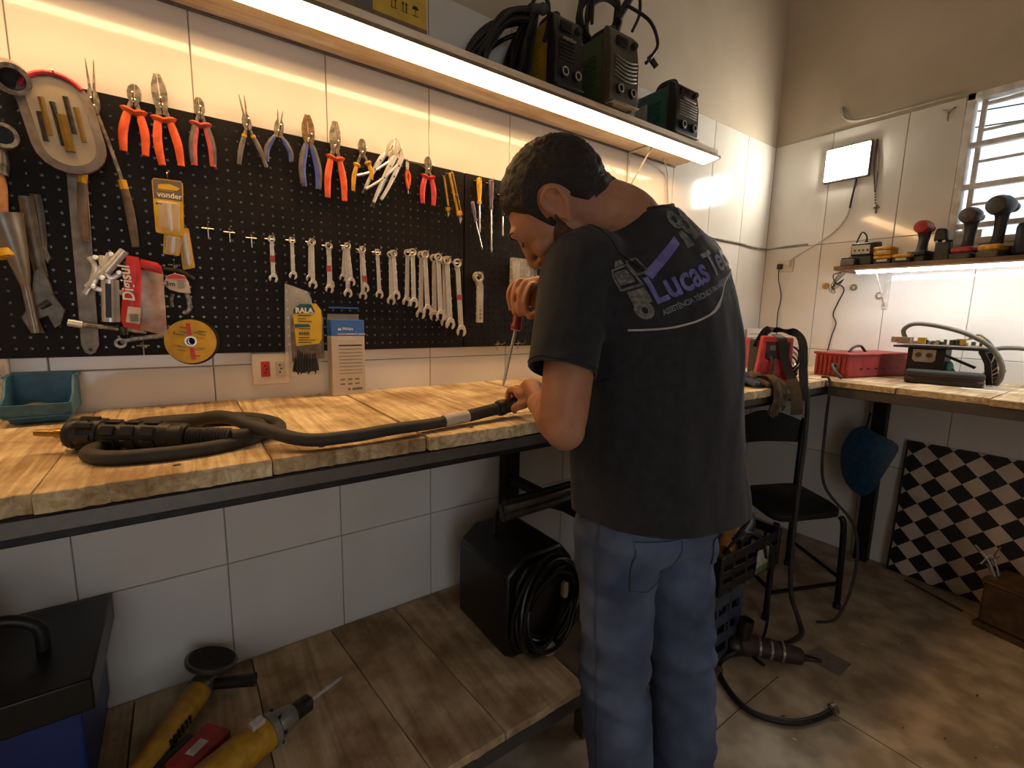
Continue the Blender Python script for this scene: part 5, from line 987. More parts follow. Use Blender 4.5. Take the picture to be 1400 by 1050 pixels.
for y in (-.856, -.893): MB().lathe([(.011, 0), (.011, .004), (.006, .004)], (2.695, y, ZT+.116), (-1,0,0), 14).build('terminal', M('terminal_maroon', '4f2f30', .5), q)
MB().box(2.69, 2.83, -1.06, -.775, ZT+.162, ZT+.1645).build('circuit_board', M('pcb_tan', 'b09a78', .6, var=.2, scale=60), t)
r_ = random.Random(11)
MB().box(2.685, 2.735, -.822, -.752, ZT+.166, ZT+.192).build('heat_sink', M('pcb_connector', 'b3997c', .6, var=.2, scale=90), t, bevel=.001)
for k in range(34):
    x, y = r_.uniform(2.70, 2.82), r_.uniform(-1.05, -.83); h = r_.uniform(.008, .022); s_ = r_.uniform(.004, .010)
    if k % 3: MB().box(x-s_, x+s_, y-s_, y+s_, ZT+.165, ZT+.165+h).build('component', M('component_%d' % (k % 4), ['8a7a5c', '3b4a3a', 'a89a7c', '6d4a34'][k % 4], .5), t, bevel=.0008, seg=1)
    else: MB().lathe([(s_*.8, 0), (s_*.8, h), (s_*.6, h+.001)], (x, y, ZT+.165), n=10).build('capacitor', M('component_%d' % (k % 4), '444444'), t)
for x, y in ((2.71, -.858), (2.72, -.985)): MB().box(x-.012, x+.012, y-.014, y+.014, ZT+.165, ZT+.193).build('transformer', M('transformer_yellow', 'c8a83c', .5), t, bevel=.001)
GRC = M('grey_cable', '6e6a60', .45, var=.1)
MB().tube(spline([(2.73, -.79, ZT+.19), (2.72, -.785, ZT+.225), (2.72, -.82, ZT+.252), (2.72, -.90, ZT+.245), (2.71, -1.00, ZT+.215), (2.70, -1.08, ZT+.165), (2.69, -1.12, ZT+.10), (2.69, -1.125, ZT+.045), (2.71, -1.11, ZT+.012)], 7), .0095, 10).build('thick_cable', GRC, t)
MB().tube(spline([(2.76, -1.04, ZT+.13), (2.78, -1.10, ZT+.16), (2.80, -1.20, ZT+.155), (2.80, -1.35, ZT+.10)], 6), .0095, 10).build('thick_cable', GRC, t)
for k in range(5): MB().tube(spline([(2.72+.015*k, -1.0, ZT+.19), (2.72+.01*k, -1.04, ZT+.215-.006*k), (2.73, -1.09-.01*k, ZT+.15-.02*k), (2.75, -1.06, ZT+.05-.006*k), (2.74, -.98, ZT+.02)], 5), .0022, 6).build('thin_wire', [WIRE, BLACKP, YELG, WIRE, GRC][k], t)
for k, (y, c_) in enumerate(((-.965, '2f6a62'), (-.955, '5aa08c'))): MB().ball((2.74, y, ZT+.035+.03*k), (.018, .016, .030), 10, 6).build('wrapped_coil', M('coil_%d' % k, c_, .5), t)
t = thing('zip_case', 'flat black zipped instrument case with a red-edged zip on the side bench', 'case', (2.61, -.96, ZT)); X = Matrix.Translation((2.625, -.965, ZT)) @ Matrix.Rotation(R(-75), 4, 'Z')
m = MB(); m.X = X; m.prism(rrect(-.125, .125, -.055, .055, .030, 6), 0, .026, 'xy'); m.build('lower_half', BLACKP, t, bevel=.006); m = MB(); m.X = X; m.prism(rrect(-.124, .124, -.054, .054, .030, 6), .029, .056, 'xy'); m.build('upper_half', M('case_charcoal', '34322f', .7), t, bevel=.008)
m = MB(); m.X = X; m.prism(rrect(-.123, .123, -.053, .053, .030, 6), .0255, .0295, 'xy'); m.build('zip', M('zip_maroon', '5a2426', .6), t)
t = thing('plastic_sleeve', 'clear plastic sleeve and paper scrap lying past the black zip case', 'sleeve', (2.62, -1.13, ZT)); m = MB(); m.X = Matrix.Translation((2.64, -1.14, ZT)) @ Matrix.Rotation(R(-60), 4, 'Z'); m.box(-.06, .06, -.04, .04, .001, .012); m.build('sleeve', CLEAR, t, bevel=.003); m = MB(); m.X = Matrix.Translation((2.55, -1.10, ZT+.0012)) @ Matrix.Rotation(R(-80), 4, 'Z'); m.box(-.06, .06, -.025, .025, 0, .001); m.build('paper_scrap', M('leaflet_white', 'd9d6cc'), t)

# ================================================================== below the benches
ZL = .2085
# steel profiles resting behind the machine
for i, (y, z, r_, lab) in enumerate(((-.415, .690, .016, 'upper steel tube of a pair stored under the bench'), (-.395, .655, .020, 'lower wider steel channel of a pair stored under the bench'), (-.44, .722, .010, 'thin dark rod stored above the steel tubes under the bench'))):
    t = thing('stored_profile', lab, 'steel profile', (1.4, y, z), group='steel profiles stored under the bench')
    x0 = [.745, .765, .74][i]; MB().tube([(x0, y, z-.004), (2.1, y, z+.02)], r_, 12 if i != 1 else 4).build('profile', M('stored_steel', '6a635a', .4, .6, var=.15) if i < 2 else STEEL, t); MB().tube([(x0-.004, y, z-.004), (x0+.001, y, z-.004)], r_*.8, 12).build('dark_end', BLACKP, t)
t = thing('storage_bracket', 'dark steel arms holding the stored profiles on the bench leg', 'bracket', (1.03, -.25, .60)); MB().box(1.01, 1.05, -.47, -.071, .605, .632).build('arm', STEEL, t, bevel=.003); MB().box(1.01, 1.05, -.475, -.455, .605, .70).build('stop', STEEL, t, bevel=.003)
# black machine wrapped in cables on the lower shelf
t = thing('cable_wrapped_machine', 'black machine wrapped in coiled cables on the end of the lower shelf', 'machine', (.88, -.32, ZL))
MB().prism([(.735, ZL+.02), (.765, ZL), (.985, ZL), (1.0, ZL+.06), (1.0, ZL+.27), (.95, ZL+.33), (.80, ZL+.33), (.735, ZL+.28)], -.46, -.17).build('body', M('machine_gloss_black', '161514', .35), t, bevel=.012)
MB().prism([(.775, ZL+.03), (.975, ZL+.03), (.985, ZL+.26), (.93, ZL+.30), (.80, ZL+.30), (.765, ZL+.25)], -.475, -.4605).build('front_panel', BLACKP, t, bevel=.006)
for k in range(13):
    r_ = random.Random(k+70); a0, b0 = .075+.0035*k, .105+.004*k; cx, cz = .865+r_.uniform(-.012, .012), ZL+.17+r_.uniform(-.012, .012); y = -.488-.010*(k % 4)-r_.uniform(0, .006)
    pts = [(cx+a0*math.cos(q)+.02*math.sin(q), y+.012*math.sin(2*q+k), cz+b0*math.sin(q)) for q in np.linspace(0, 2*PI, 15)[:-1]]
    MB().tube(spline(pts+[pts[0]], 4), .0062, 8).build('cable_coil', M('cable_gloss_black', '151413', .3), t)
MB().prism(rrect(.888, .908, ZL+.205, ZL+.255, .008), -.545, -.53).build('cable_tag', M('tag_cream', 'a8987a', .6), t, bevel=.002)
MB().lathe([(.016, 0), (.016, .012)], (.93, -.475, ZL+.07), (0,-1,0), 14).build('output_socket', CHROME, t); MB().lathe([(.022, 0), (.022, .02), (.012, .022)], (.872, -.50, ZL+.028), (-.2,-1,0), 14).build('plug', CHROME, t)
tag(MB().tube(spline([(.80, -.30, ZL+.335), (.86, -.24, .60), (1.0, -.22, .58), (1.2, -.24, .50), (1.35, -.3, .42)], 6), .007, 8).build('slack_cable', RBK), 'black slack cable running from the wrapped machine under the profiles', 'cable')
# blue welding machine on the left
t = thing('blue_welding_machine', 'large dark blue welding machine with black top under the bench', 'welding machine', (-.42, -.17, ZL))
BLUEM = M('machine_blue', '1f2f6b', .45, var=.1, scale=10)
MB().box(-.66, -.214, -.34, -.03, ZL+.06, ZL+.255).build('casing', BLUEM, t, bevel=.006)
MB().box(-.68, -.190, -.36, -.02, ZL+.256, ZL+.325).build('top_cover', M('machine_gloss_black', '161514'), t, bevel=.004)
MB().box(-.665, -.212, -.343, -.340, ZL+.085, ZL+.092).build('trim_strip', M('trim_steel', '8a8c96', .4, .5), t)
MB().box(-.66, -.22, -.335, -.04, ZL+.02, ZL+.059).build('base', BLACKP, t, bevel=.004)
for x in (-.60, -.27): MB().lathe([(.02, 0), (.02, .02)], (x, -.30, ZL), n=10).build('foot', BLACKP, t)
MB().tube(spline([(-.40, -.20, ZL+.32), (-.39, -.20, ZL+.39), (-.34, -.20, ZL+.41), (-.29, -.20, ZL+.38), (-.285, -.20, ZL+.32)], 6), .012, 10).build('lifting_handle', BLACKP, t)
for k in range(3): MB().tube(spline([(-.36+.05*k, -.36, ZL+.10), (-.34+.05*k, -.385, ZL+.06), (-.36+.05*k, -.40, ZL+.01)], 5), .007, 8).build('cable_stub', GRC, t)
MB().lathe([(.014, 0), (.014, .02)], (-.268, -.345, ZL+.05), (0,-1,0), 12).build('output_socket', CHROME, t)
t = thing('torch_bundle', 'dark coiled torch resting on top of the blue welding machine', 'torch', (-.46, -.18, ZL+.327))
MB().ball((-.43, -.19, ZL+.374), (.07, .06, .046), 14, 8).build('canister', plastic('canister_slate', '2e3d46', '24323a'), t); MB().tube(spline([(-.44, -.18, ZL+.41), (-.46, -.18, ZL+.45), (-.50, -.18, ZL+.48)], 5), [.02]*11, 10).build('neck', BLACKP, t); MB().box(-.43, -.385, -.20, -.16, ZL+.41, ZL+.455).build('valve', BLACKP, t, bevel=.005)

def power_tool(name, label, cat, loc, rotz, rotx=0): return thing(name, label, cat, loc, (rotx, 0, rotz), local=True)
# yellow angle grinder
t = power_tool('angle_grinder', 'yellow angle grinder lying on the lower shelf with its disc upright', 'grinder', (-.055, -.19, ZL+.045), R(58))
GY = plastic('grinder_yellow', 'c2902c', 'a3761f')
MB().tube([(-.20, 0, 0), (-.12, 0, .002), (-.02, 0, .004), (.05, 0, .008)], [.024, .026, .031, .033], 14).build('body', GY, t); MB().tube([(-.27, 0, -.004), (-.20, 0, 0)], [.021, .024], 12).build('rear_grip', BLACKP, t)
MB().loft([[(.05, -.028, -.022), (.05, .028, -.022), (.05, .028, .034), (.05, -.028, .034)], [(.10, -.026, -.016), (.10, .026, -.016), (.10, .026, .03), (.10, -.026, .03)]]).build('gear_head', TOOLST, t, bevel=.006)
MB().tube([(.075, -.03, .01), (.085, -.13, .012)], [.014, .017], 12).build('side_handle', BLACKP, t)
c = Vector((.115, .0, .045)); axd = Vector((.25, -.25, 1)).normalized()
MB().lathe([(.06, -.006), (.064, 0), (.064, .008), (.054, .010)], c, axd, 32).build('guard', M('guard_steel', '6c655c', .4, .7), t); MB().lathe([(.056, .010), (.056, .013), (.012, .013), (.012, .018), (.004, .018)], c, axd, 32).build('disc', M('abrasive_black', '2a2622'), t)
for k in range(6): MB().box(-.10+.013*k, -.094+.013*k, -.032, -.024, -.004, .016).build('vent_slot', BLACKP, t)
MB().tube(spline([(-.27, 0, -.004), (-.31, 0, -.01), (-.35, -.03, -.03)], 5), .006, 8).build('cord', BLACKP, t)
# yellow drill and its red-labelled neighbour
t = power_tool('hammer_drill', 'yellow hammer drill with a chrome chuck and long bit on the lower shelf', 'drill', (.05, -.40, ZL+.045), R(22))
MB().tube([(-.10, 0, 0), (.0, 0, .004), (.06, 0, .006)], [.038, .042, .038], 16).build('motor_housing', plastic('drill_yellow', 'c4962a', 'a87c1e'), t)
MB().lathe([(.040, .06), (.040, .075), (.034, .08), (.026, .12), (.022, .125)], (0, 0, .005), (1,0,0), 18).build('gearbox', M('gearbox_alloy', '9a938a', .4, .5), t)
MB().lathe([(.021, .126), (.022, .13), (.022, .165), (.014, .172)], (0, 0, .005), (1,0,0), 14).build('chuck', DARKST, t); MB().lathe([(.005, .17), (.0045, .26), (.001, .27)], (0, 0, .005), (1,0,0), 8).build('drill_bit', CHROME, t)
for k in range(6): MB().tube([(.078, .03*math.cos(k), .03*math.sin(k)), (.082, .041*math.cos(k), .005+.041*math.sin(k))], .004, 6).build('bolt', BLACKP, t)
MB().tube(spline([(-.07, .0, -.01), (-.10, -.05, -.02), (-.10, -.11, -.02)], 5), [.022]*11, 12, flat=(.8, 1)).build('grip', BLACKP, t); MB().box(.02, .05, -.012, .012, .045, .056).build('mode_switch', CHROME, t, bevel=.002)
t = power_tool('red_tool_case', 'small red box with a white label lying between the grinder and drill', 'box', (-.035, -.335, ZL), R(40)); MB().box(-.05, .06, -.035, .035, .0, .055).build('box', RDH, t, bevel=.004); MB().box(-.02, .02, -.012, .012, .0552, .0558).build('label', M('charger_white', 'd8d2c4'), t); MB().box(-.07, .03, .036, .06, .0, .05).build('handle', BLACKP, t, bevel=.006)

# chair
t = thing('metal_chair', 'black metal chair with padded seat tucked under the bench corner', 'chair', (2.22, -.60, 0)); CH = M('chair_black_tube', '17181a', .4, .3); SEAT = M('seat_black_vinyl', '1d2126', .5, var=.1, scale=30)
FR, BR, FL, BL = Vector((2.30, -.80, 0)), Vector((2.50, -.50, 0)), Vector((1.95, -.66, 0)), Vector((2.15, -.35, 0)); cc = (FR+BR+FL+BL)/4; Zc = Vector((0, 0, 1))
pts = [FR.lerp(cc, .04), BR.lerp(cc, .1), BL.lerp(cc, .1), FL.lerp(cc, .04)]; S = []
for i in range(4):
    a_, b_, d_ = pts[i-1], pts[i], pts[(i+1) % 4]
    for u in (.0, .33, .66, 1): S.append((b_.lerp(a_, .22)*(1-u)**2 + b_*2*u*(1-u) + b_.lerp(d_, .22)*u*u)) 
MB().loft([[p_+Zc*.425 for p_ in S], [p_+Zc*.450 for p_ in S], [p_.lerp(cc, .12)+Zc*.466 for p_ in S]]).build('seat', SEAT, t, bevel=.004)
for p_ in (FR, FL): MB().tube(spline([p_.lerp(cc, .12)+Zc*.42, p_.lerp(cc, .05)+Zc*.36, p_+Zc*.012], 5), .0125, 10).build('leg', CH, t)
for p_ in (BR, BL): MB().tube(spline([p_+Zc*.012, p_.lerp(cc, .08)+Zc*.43, p_.lerp(cc, .06)+Zc*.60, p_.lerp(cc, -.06)+Zc*.78], 5), .0125, 10).build('leg', CH, t)
for p_ in (FR, FL, BR, BL): MB().lathe([(.016, 0), (.016, .022), (.012, .026)], p_, n=10).build('rubber_foot', BLACKP, t)
a_, b_ = BL.lerp(cc, -.05), BR.lerp(cc, -.05); pth = [a_.lerp(b_, u) + (BL-FL)*.12*math.sin(PI*u) for u in np.linspace(-.02, 1.02, 9)]; nn = (BL-FL).normalized()*.010
MB().loft([[p_+Zc*(.655+.0*i), p_+nn+Zc*.655, p_+nn*1.4+Zc*(.76+.055*math.sin(PI*i/8)), p_+nn*.4+Zc*(.76+.055*math.sin(PI*i/8))] for i, p_ in enumerate(pth)]).build('backrest', SEAT, t, bevel=.003)
MB().tube([FR+Zc*.12, FL+Zc*.12], .009, 8).build('stretcher', CH, t); MB().tube([FR+Zc*.14, BR+Zc*.14], .009, 8).build('stretcher', CH, t); MB().tube([FL+Zc*.14, BL+Zc*.14], .009, 8).build('stretcher', CH, t)
# stool top silhouette above the chair (second backrest behind it)
# blue curved shield on the bench leg
t = thing('blue_shield', 'dark blue curved plastic shield hung on the side bench leg', 'shield', (2.83, -.68, .38)); BSH = plastic('shield_blue', '24506e', '1c3f58', .35)
y0 = -.675; cont = [(-.565, .60), (-.575, .50), (-.61, .42), (-.67, .375), (-.70, .38), (-.735, .43), (-.79, .60), (-.80, .655), (-.775, .685), (-.70, .715), (-.655, .735), (-.605, .70)]
def bow(y, z, o): return (2.852+o-.055*math.cos((y-y0)*9)*math.cos((z-.55)*4), y, z)
cpt = spline([(0, a_, b_) for a_, b_ in cont+[cont[0]]], 3)[:-1]; rings = []
for k, s_ in enumerate((1, .8, .55, .3, .02)): rings.append([bow(y0+(p_.y-y0)*s_, .55+(p_.z-.55)*s_, 0) for p_ in cpt])
m = MB(); m.loft(rings, cap=False); m.loft([[(a_+.006, b_, c_) for a_, b_, c_ in r_] for r_ in rings], cap=False); m.loft([rings[0], [(a_+.006, b_, c_) for a_, b_, c_ in rings[0]]], cap=False); m.build('shell', BSH, t, smooth=60)
MB().tube([(2.835, -.66, .73), (2.868, -.66, .80)], .004, 6).build('hanger', BLACKP, t)
# checkered board
t = thing('checkered_board', 'black and white checkered board leaning against the tiled wall', 'board', (2.90, -1.15, 0))
def checker():
    m_ = bpy.data.materials.new('checker_print'); m_.use_nodes = True; nt = m_.node_tree; b = nt.nodes['Principled BSDF']; L = nt.links.new; b.inputs['Roughness'].default_value = .45
    tc = nt.nodes.new('ShaderNodeTexCoord'); mp = nt.nodes.new('ShaderNodeMapping'); mp.inputs['Rotation'].default_value = (R(45), 0, 0); mp.inputs['Location'].default_value = (.5, .012, .02)
    ck = nt.nodes.new('ShaderNodeTexChecker'); ck.inputs['Scale'].default_value = 1/.068; ck.inputs[1].default_value = lin('16161a'); ck.inputs[2].default_value = lin('c9b9a8')
    L(tc.outputs['Object'], mp.inputs[0]); L(mp.outputs[0], ck.inputs[0])
    n = nt.nodes.new('ShaderNodeTexNoise'); n.inputs['Scale'].default_value = 6; n.inputs['Detail'].default_value = 6; L(tc.outputs['Object'], n.inputs['Vector'])
    rp = nt.nodes.new('ShaderNodeValToRGB'); rp.color_ramp.elements[0].position = .35; rp.color_ramp.elements[0].color = (.55, .5, .44, 1); rp.color_ramp.elements[1].position = .55; L(n.outputs['Fac'], rp.inputs[0])
    mx = nt.nodes.new('ShaderNodeMix'); mx.data_type = 'RGBA'; mx.blend_type = 'MULTIPLY'; mx.inputs[0].default_value = .6; L(ck.outputs[0], mx.inputs[6]); L(rp.outputs[0], mx.inputs[7]); L(mx.outputs[2], b.inputs['Base Color']); return m_
m = MB(); x0, x1 = 2.895, 2.935; y0_, y1_ = -1.62, -.812; h = .683
m.loft([[(x0, y0_, .004), (x0, y1_, .004), (x0+.006, y1_, .004), (x0+.006, y0_, .004)], [(x1-.006, y0_, h), (x1-.006, y1_, h), (x1, y1_, h), (x1, y0_, h)]]); m.build('panel', checker(), t, smooth=0)
m = MB(); m.loft([[(x0-.0035, y1_-.004, .004), (x0+.007, y1_-.004, .004), (x0+.007, y1_+.004, .004), (x0-.0035, y1_+.004, .004)], [(x1-.010, y1_-.004, h), (x1+.001, y1_-.004, h), (x1+.001, y1_+.004, h), (x1-.010, y1_+.004, h)]]); m.build('edge_strip', BLACKP, t)
# brown box with wires, strips of wood
t = thing('transformer_box', 'old brown transformer box with loose wires on the floor by the checkered board', 'box', (2.75, -1.32, 0)); BRN = M('rust_brown', '5a4028', .75, var=.25, scale=15, bump=.3)
X = Matrix.Translation((2.755, -1.33, 0)) @ Matrix.Rotation(R(-12), 4, 'Z')
m = MB(); m.X = X; m.box(-.12, .08, -.20, .125, .025, .20); m.build('case', BRN, t, bevel=.012); m = MB(); m.X = X; m.box(-.13, .09, -.21, .135, .0, .024); m.build('base', BRN, t, bevel=.004); m = MB(); m.X = X; m.box(-.125, .085, -.205, .13, .2005, .209); m.build('lid', M('rust_lid', '6e4f34', .7, var=.2), t, bevel=.003)
for k in range(7):
    r_ = random.Random(k+4); p0 = X @ Vector((-.06+.01*k, .115, .21)); MB().tube(spline([tuple(p0), (p0.x-.02*r_.random(), p0.y+.03, p0.z+.05+.03*r_.random()), (p0.x+.03*(r_.random()-.5), p0.y+.08*r_.random(), p0.z+.12*r_.random()+.02)], 5), .0028, 6).build('wire', [GRC, WIRE, PBEN][k % 3], t)
m = MB(); m.X = X; m.ball((-.07, .12, .19), (.03, .025, .03), 10, 6); m.build('terminal_knot', PBEN, t)
for i, (p0, p1, lab) in enumerate((((2.86, -.86, .008), (2.72, -1.20, .008), 'pale wooden strip on the floor before the checkered board, longer one'), ((2.84, -.90, .008), (2.74, -1.13, .008), 'dark thin strip on the floor beside the longer pale strip'))):
    d_ = (Vector(p1)-Vector(p0)).normalized(); t = thing('floor_strip', lab, 'strip', p0, group='strips before the checkered board'); m = MB(); s_ = Vector((-d_.y, d_.x, 0))*.008; z_ = Vector((0, 0, .006)); off_ = Vector((0, 0, -.0065)); a_, b_ = Vector(p0)+off_, Vector(p1)+off_
    m.loft([[a_-s_, a_+s_, a_+s_+z_, a_-s_+z_], [b_-s_, b_+s_, b_+s_+z_, b_-s_+z_]]); m.build('strip', LOW if i == 0 else PBEN, t, bevel=.001)

# crates
def crate(name, label, x0, x1, y0, y1, z0, h, mat, rows=4):
    t = thing(name, label, 'crate', ((x0+x1)/2, (y0+y1)/2, z0)); w_ = .006
    for nm, a_, b_, c_, d_ in (('corner_post', x0, x0+.02, y0, y0+.02), ('corner_post', x1-.02, x1, y0, y0+.02), ('corner_post', x0, x0+.02, y1-.02, y1), ('corner_post', x1-.02, x1, y1-.02, y1)): MB().box(a_, b_, c_, d_, z0, z0+h).build(nm, mat, t, bevel=.003)
    MB().box(x0+.004, x1-.004, y0+.004, y1-.004, z0, z0+.008).build('bottom', mat, t, bevel=.001)
    for k in range(rows):
        z = z0 + h*(k/rows)+.012; hh = h/rows*.55
        if k == rows-1: hh = h/rows*.8
        for a_, b_, c_, d_ in ((x0, x1, y0, y0+w_), (x0, x1, y1-w_, y1), (x0, x0+w_, y0, y1), (x1-w_, x1, y0, y1)): MB().box(a_+.002, b_-.002, c_+.002, d_-.0005 if d_-c_ > .02 else d_, z, min(z+hh, z0+h)).build('rail', mat, t, bevel=.001)
    n = 5
    for k in range(1, n):
        x = x0+(x1-x0)*k/n; MB().box(x-.006, x+.006, y0+.0005, y0+w_+.002, z0, z0+h).build('rib', mat, t, bevel=.001); y = y0+(y1-y0)*k/n; MB().box(x1-w_-.002, x1-.0005, y-.006, y+.006, z0, z0+h).build('rib', mat, t, bevel=.001); MB().box(x0+.0005, x0+w_+.002, y-.006, y+.006, z0, z0+h).build('rib', mat, t, bevel=.001)
    return t
crate('plastic_crate', 'grey-blue slotted plastic crate standing on the floor under another crate', 1.24, 1.66, -.70, -.37, 0, .298, plastic('crate_slate', '3f4655', '333a48'))
t = crate('plastic_crate', 'black slotted plastic crate with a white and green label holding a yellow tool', 1.46, 1.885, -.715, -.42, .2995, .148, plastic('crate_black', '24211f', '1b1918'), 3)
MB().box(1.70, 1.785, -.7175, -.7155, .315, .405).build('label', M('crate_label', 'c3bfae', .6, var=.2, scale=70), t); MB().box(1.70, 1.785, -.7180, -.7176, .315, .340).build('label_green', M('label_leaf', '6f8a4a', .6), t)
t = power_tool('circular_saw', 'yellow and black power tool lying in the black crate', 'power tool', (1.72, -.62, .405), R(15))
MB().tube(spline([(-.16, 0, .01), (-.08, 0, .02), (.0, .0, .04), (.06, 0, .05)], 4), [.03, .032, .036, .04, .042, .043, .044, .045, .046, .046, .044, .042, .04], 14).build('motor_housing', plastic('tool_amber', 'b07a28', '8f611e'), t)
MB().tube(spline([(-.12, -.03, .045), (-.02, -.045, .075), (.05, -.03, .085), (.09, -.02, .06)], 5), .026, 12, flat=(.8, 1)).build('grip', BLACKP, t); MB().lathe([(.035, 0), (.04, .01), (.04, .025), (.02, .035)], (.07, 0, .07), (.6, .1, .7), 16).build('gear_cover', M('gear_grey', '8f8b86', .35, .4), t); MB().tube(spline([(-.16, 0, .01), (-.19, -.02, .05), (-.14, -.06, .10), (-.06, -.10, .06), (-.03, -.115, -.02)], 5), .006, 8).build('cord', BLACKP, t)
t = power_tool('chrome_tool', 'metal-bodied tool lying behind the yellow one in the black crate', 'power tool', (1.60, -.52, .40), R(40)); MB().tube([(-.1, 0, .03), (.06, 0, .05)], [.03, .034], 14).build('body', TOOLST, t); MB().lathe([(.02, 0), (.016, .04)], (.06, 0, .05), (1, 0, .1), 12).build('nose', CHROME, t)
# cables off the bench to the floor
tag(MB().tube(spline([(2.03, -.672, 1.02), (2.035, -.69, .96), (2.03, -.70, .80), (2.00, -.71, .60), (1.98, -.72, .35), (1.99, -.73, .15), (2.02, -.76, .03), (1.95, -.80, .012), (1.80, -.78, .012)], 7), .009, 10).build('hanging_cable', RUB), 'thick dark cable hanging from the red welder down to the floor', 'cable')
tag(MB().tube(spline([(2.28, -.64, 1.02), (2.275, -.675, 1.00), (2.272, -.68, .80), (2.275, -.70, .55), (2.28, -.83, .40), (2.26, -.86, .20), (2.20, -.84, .02), (2.10, -.80, .010)], 7), .006, 8).build('hanging_cable', RUB), 'thin dark cable hanging from the bench corner beside the chair', 'cable')
tag(MB().tube(spline([(1.70, -.735, .46), (1.755, -.745, .40), (1.76, -.745, .25), (1.76, -.75, .10), (1.74, -.74, .02), (1.68, -.74, .010), (1.66, -.80, .010)], 7), .0055, 8).build('hanging_cable', RBK), 'black lead hanging over the front of the black crate', 'cable')
t = thing('floor_grinder', 'dark red-brown straight grinder lying on the concrete floor', 'grinder', (1.74, -.80, 0)); a_, b_ = Vector((1.66, -.725, .05)), Vector((1.80, -.885, .035)); d_ = (b_-a_).normalized()
MB().lathe([(.042, -.02), (.044, 0), (.036, .03), (.034, .14), (.028, .19), (.012, .205)], a_, d_, 16).build('body', M('grinder_maroon', '43302c', .6, var=.2), t); MB().lathe([(.014, .20), (.006, .26)], a_, d_, 8).build('spindle', DARKST, t)
MB().lathe([(.024, 0), (.024, .08), (.019, .08), (.019, .06)], (1.645, -.72, .075), (.1, -.1, 1), 16).build('exhaust_tube', DARKST, t); MB().ball((1.63, -.70, .045), (.045, .045, .042), 12, 8).build('gear_head', DARKST, t)
for k in range(3): MB().lathe([(.038, .04+.04*k), (.038, .048+.04*k)], a_, d_, 16).build('clamp_band', TOOLST, t)
tag(MB().box(1.845, 1.955, -.975, -.862, .0008, .0018).build('paper_sheet', M('dusty_paper', '8a8378', .8, var=.1)), 'grey dusty paper sheet on the floor beside the straight grinder', 'paper')
t = thing('floor_hose', 'black air hose curving over the floor with a metal coupling', 'hose', (1.5, -.88, 0)); MB().tube(spline([(1.60, -.72, .04), (1.54, -.70, .012), (1.47, -.745, .0105), (1.42, -.84, .0105), (1.43, -.91, .0105), (1.49, -.975, .0105), (1.57, -1.01, .0105), (1.635, -1.025, .012)], 7), .0095, 10).build('hose', RBK, t); MB().lathe([(.011, 0), (.017, .004), (.017, .02), (.010, .024)], (1.632, -1.024, .017), (.9, -.3, .1), 10).build('coupling', TOOLST, t)
tag(MB().prism([(1.46, -.70), (1.50, -.705), (1.51, -.73), (1.46, -.735)], .001, .022, 'xy').build('wood_scrap', PBEN, bevel=.002), 'small dark wood scrap lying beside the slotted crate', 'scrap')
r_ = random.Random(21)
for k in range(16):
    x, y = r_.uniform(1.25, 2.4), r_.uniform(-1.4, -.82); a0 = r_.uniform(0, PI); s_ = r_.uniform(.004, .011); tag(MB().prism([(x+s_*math.cos(a0+q*1.5)*(.4 if q % 2 else 1), y+s_*math.sin(a0+q*1.5)*(.4 if q % 2 else 1)) for q in range(4)], .0005, .002, 'xy').build('debris_chip', [WIRE, BLACKP, PBEN, WIRE][k % 4]), 'tiny chip of debris lying on the dusty concrete floor', 'debris', 'debris chips on the floor')
for pts in ([(1.0, -.85), (1.40, -.846), (1.66, -.85)], [(1.645, -1.0), (1.648, -1.2), (1.64, -1.6)]):
    m = MB(); m.loft([[(a_-.0015, b_-.0015, .0003), (a_+.0015, b_+.0015, .0003), (a_+.0015, b_+.0015, .0006), (a_-.0015, b_-.0015, .0006)] for a_, b_ in pts]); m.build('slab_joint', M('joint_dark', '4a4138', .9), bpy.data.objects['floor'])

# ================================================================== the man at the bench
def remesh(mb, voxel, smooth=8, fac=.5):
    """one continuous skin over overlapping volumes"""
    me = mb.mesh('volume', []) if False else None
    me = bpy.data.meshes.new('volume'); me.from_pydata([tuple(v) for v in mb.v], [], mb.f); me.update()
    bm = bmesh.new(); bm.from_mesh(me); bmesh.ops.recalc_face_normals(bm, faces=bm.faces); bm.to_mesh(me); bm.free()
    o = bpy.data.objects.new('volume', me); COL.objects.link(o)
    r_ = o.modifiers.new('r', 'REMESH'); r_.mode = 'VOXEL'; r_.voxel_size = voxel
    s_ = o.modifiers.new('s', 'SMOOTH'); s_.factor = fac; s_.iterations = smooth
    dg = bpy.context.evaluated_depsgraph_get(); out = bpy.data.meshes.new_from_object(o.evaluated_get(dg)); bpy.data.objects.remove(o, do_unlink=True); return out
def np_verts(me):
    a = np.empty(len(me.vertices)*3, dtype=np.float32); me.vertices.foreach_get('co', a); return a.reshape(-1, 3).astype(np.float64)
def np_normals(me):
    a = np.empty(len(me.vertices)*3, dtype=np.float32); me.vertices.foreach_get('normal', a); return a.reshape(-1, 3).astype(np.float64)
def set_verts(me, v): me.vertices.foreach_set('co', v.astype(np.float32).ravel()); me.update()
def cut(me, kill):
    """delete faces for which kill(centre, normal) is true"""
    bm = bmesh.new(); bm.from_mesh(me); dead = [f for f in bm.faces if kill(f.calc_center_median(), f.normal)]
    bmesh.ops.delete(bm, geom=dead, context='FACES'); bm.to_mesh(me); bm.free(); me.update(); return me
def smooth_on(me): me.polygons.foreach_set('use_smooth', [True]*len(me.polygons)); return me
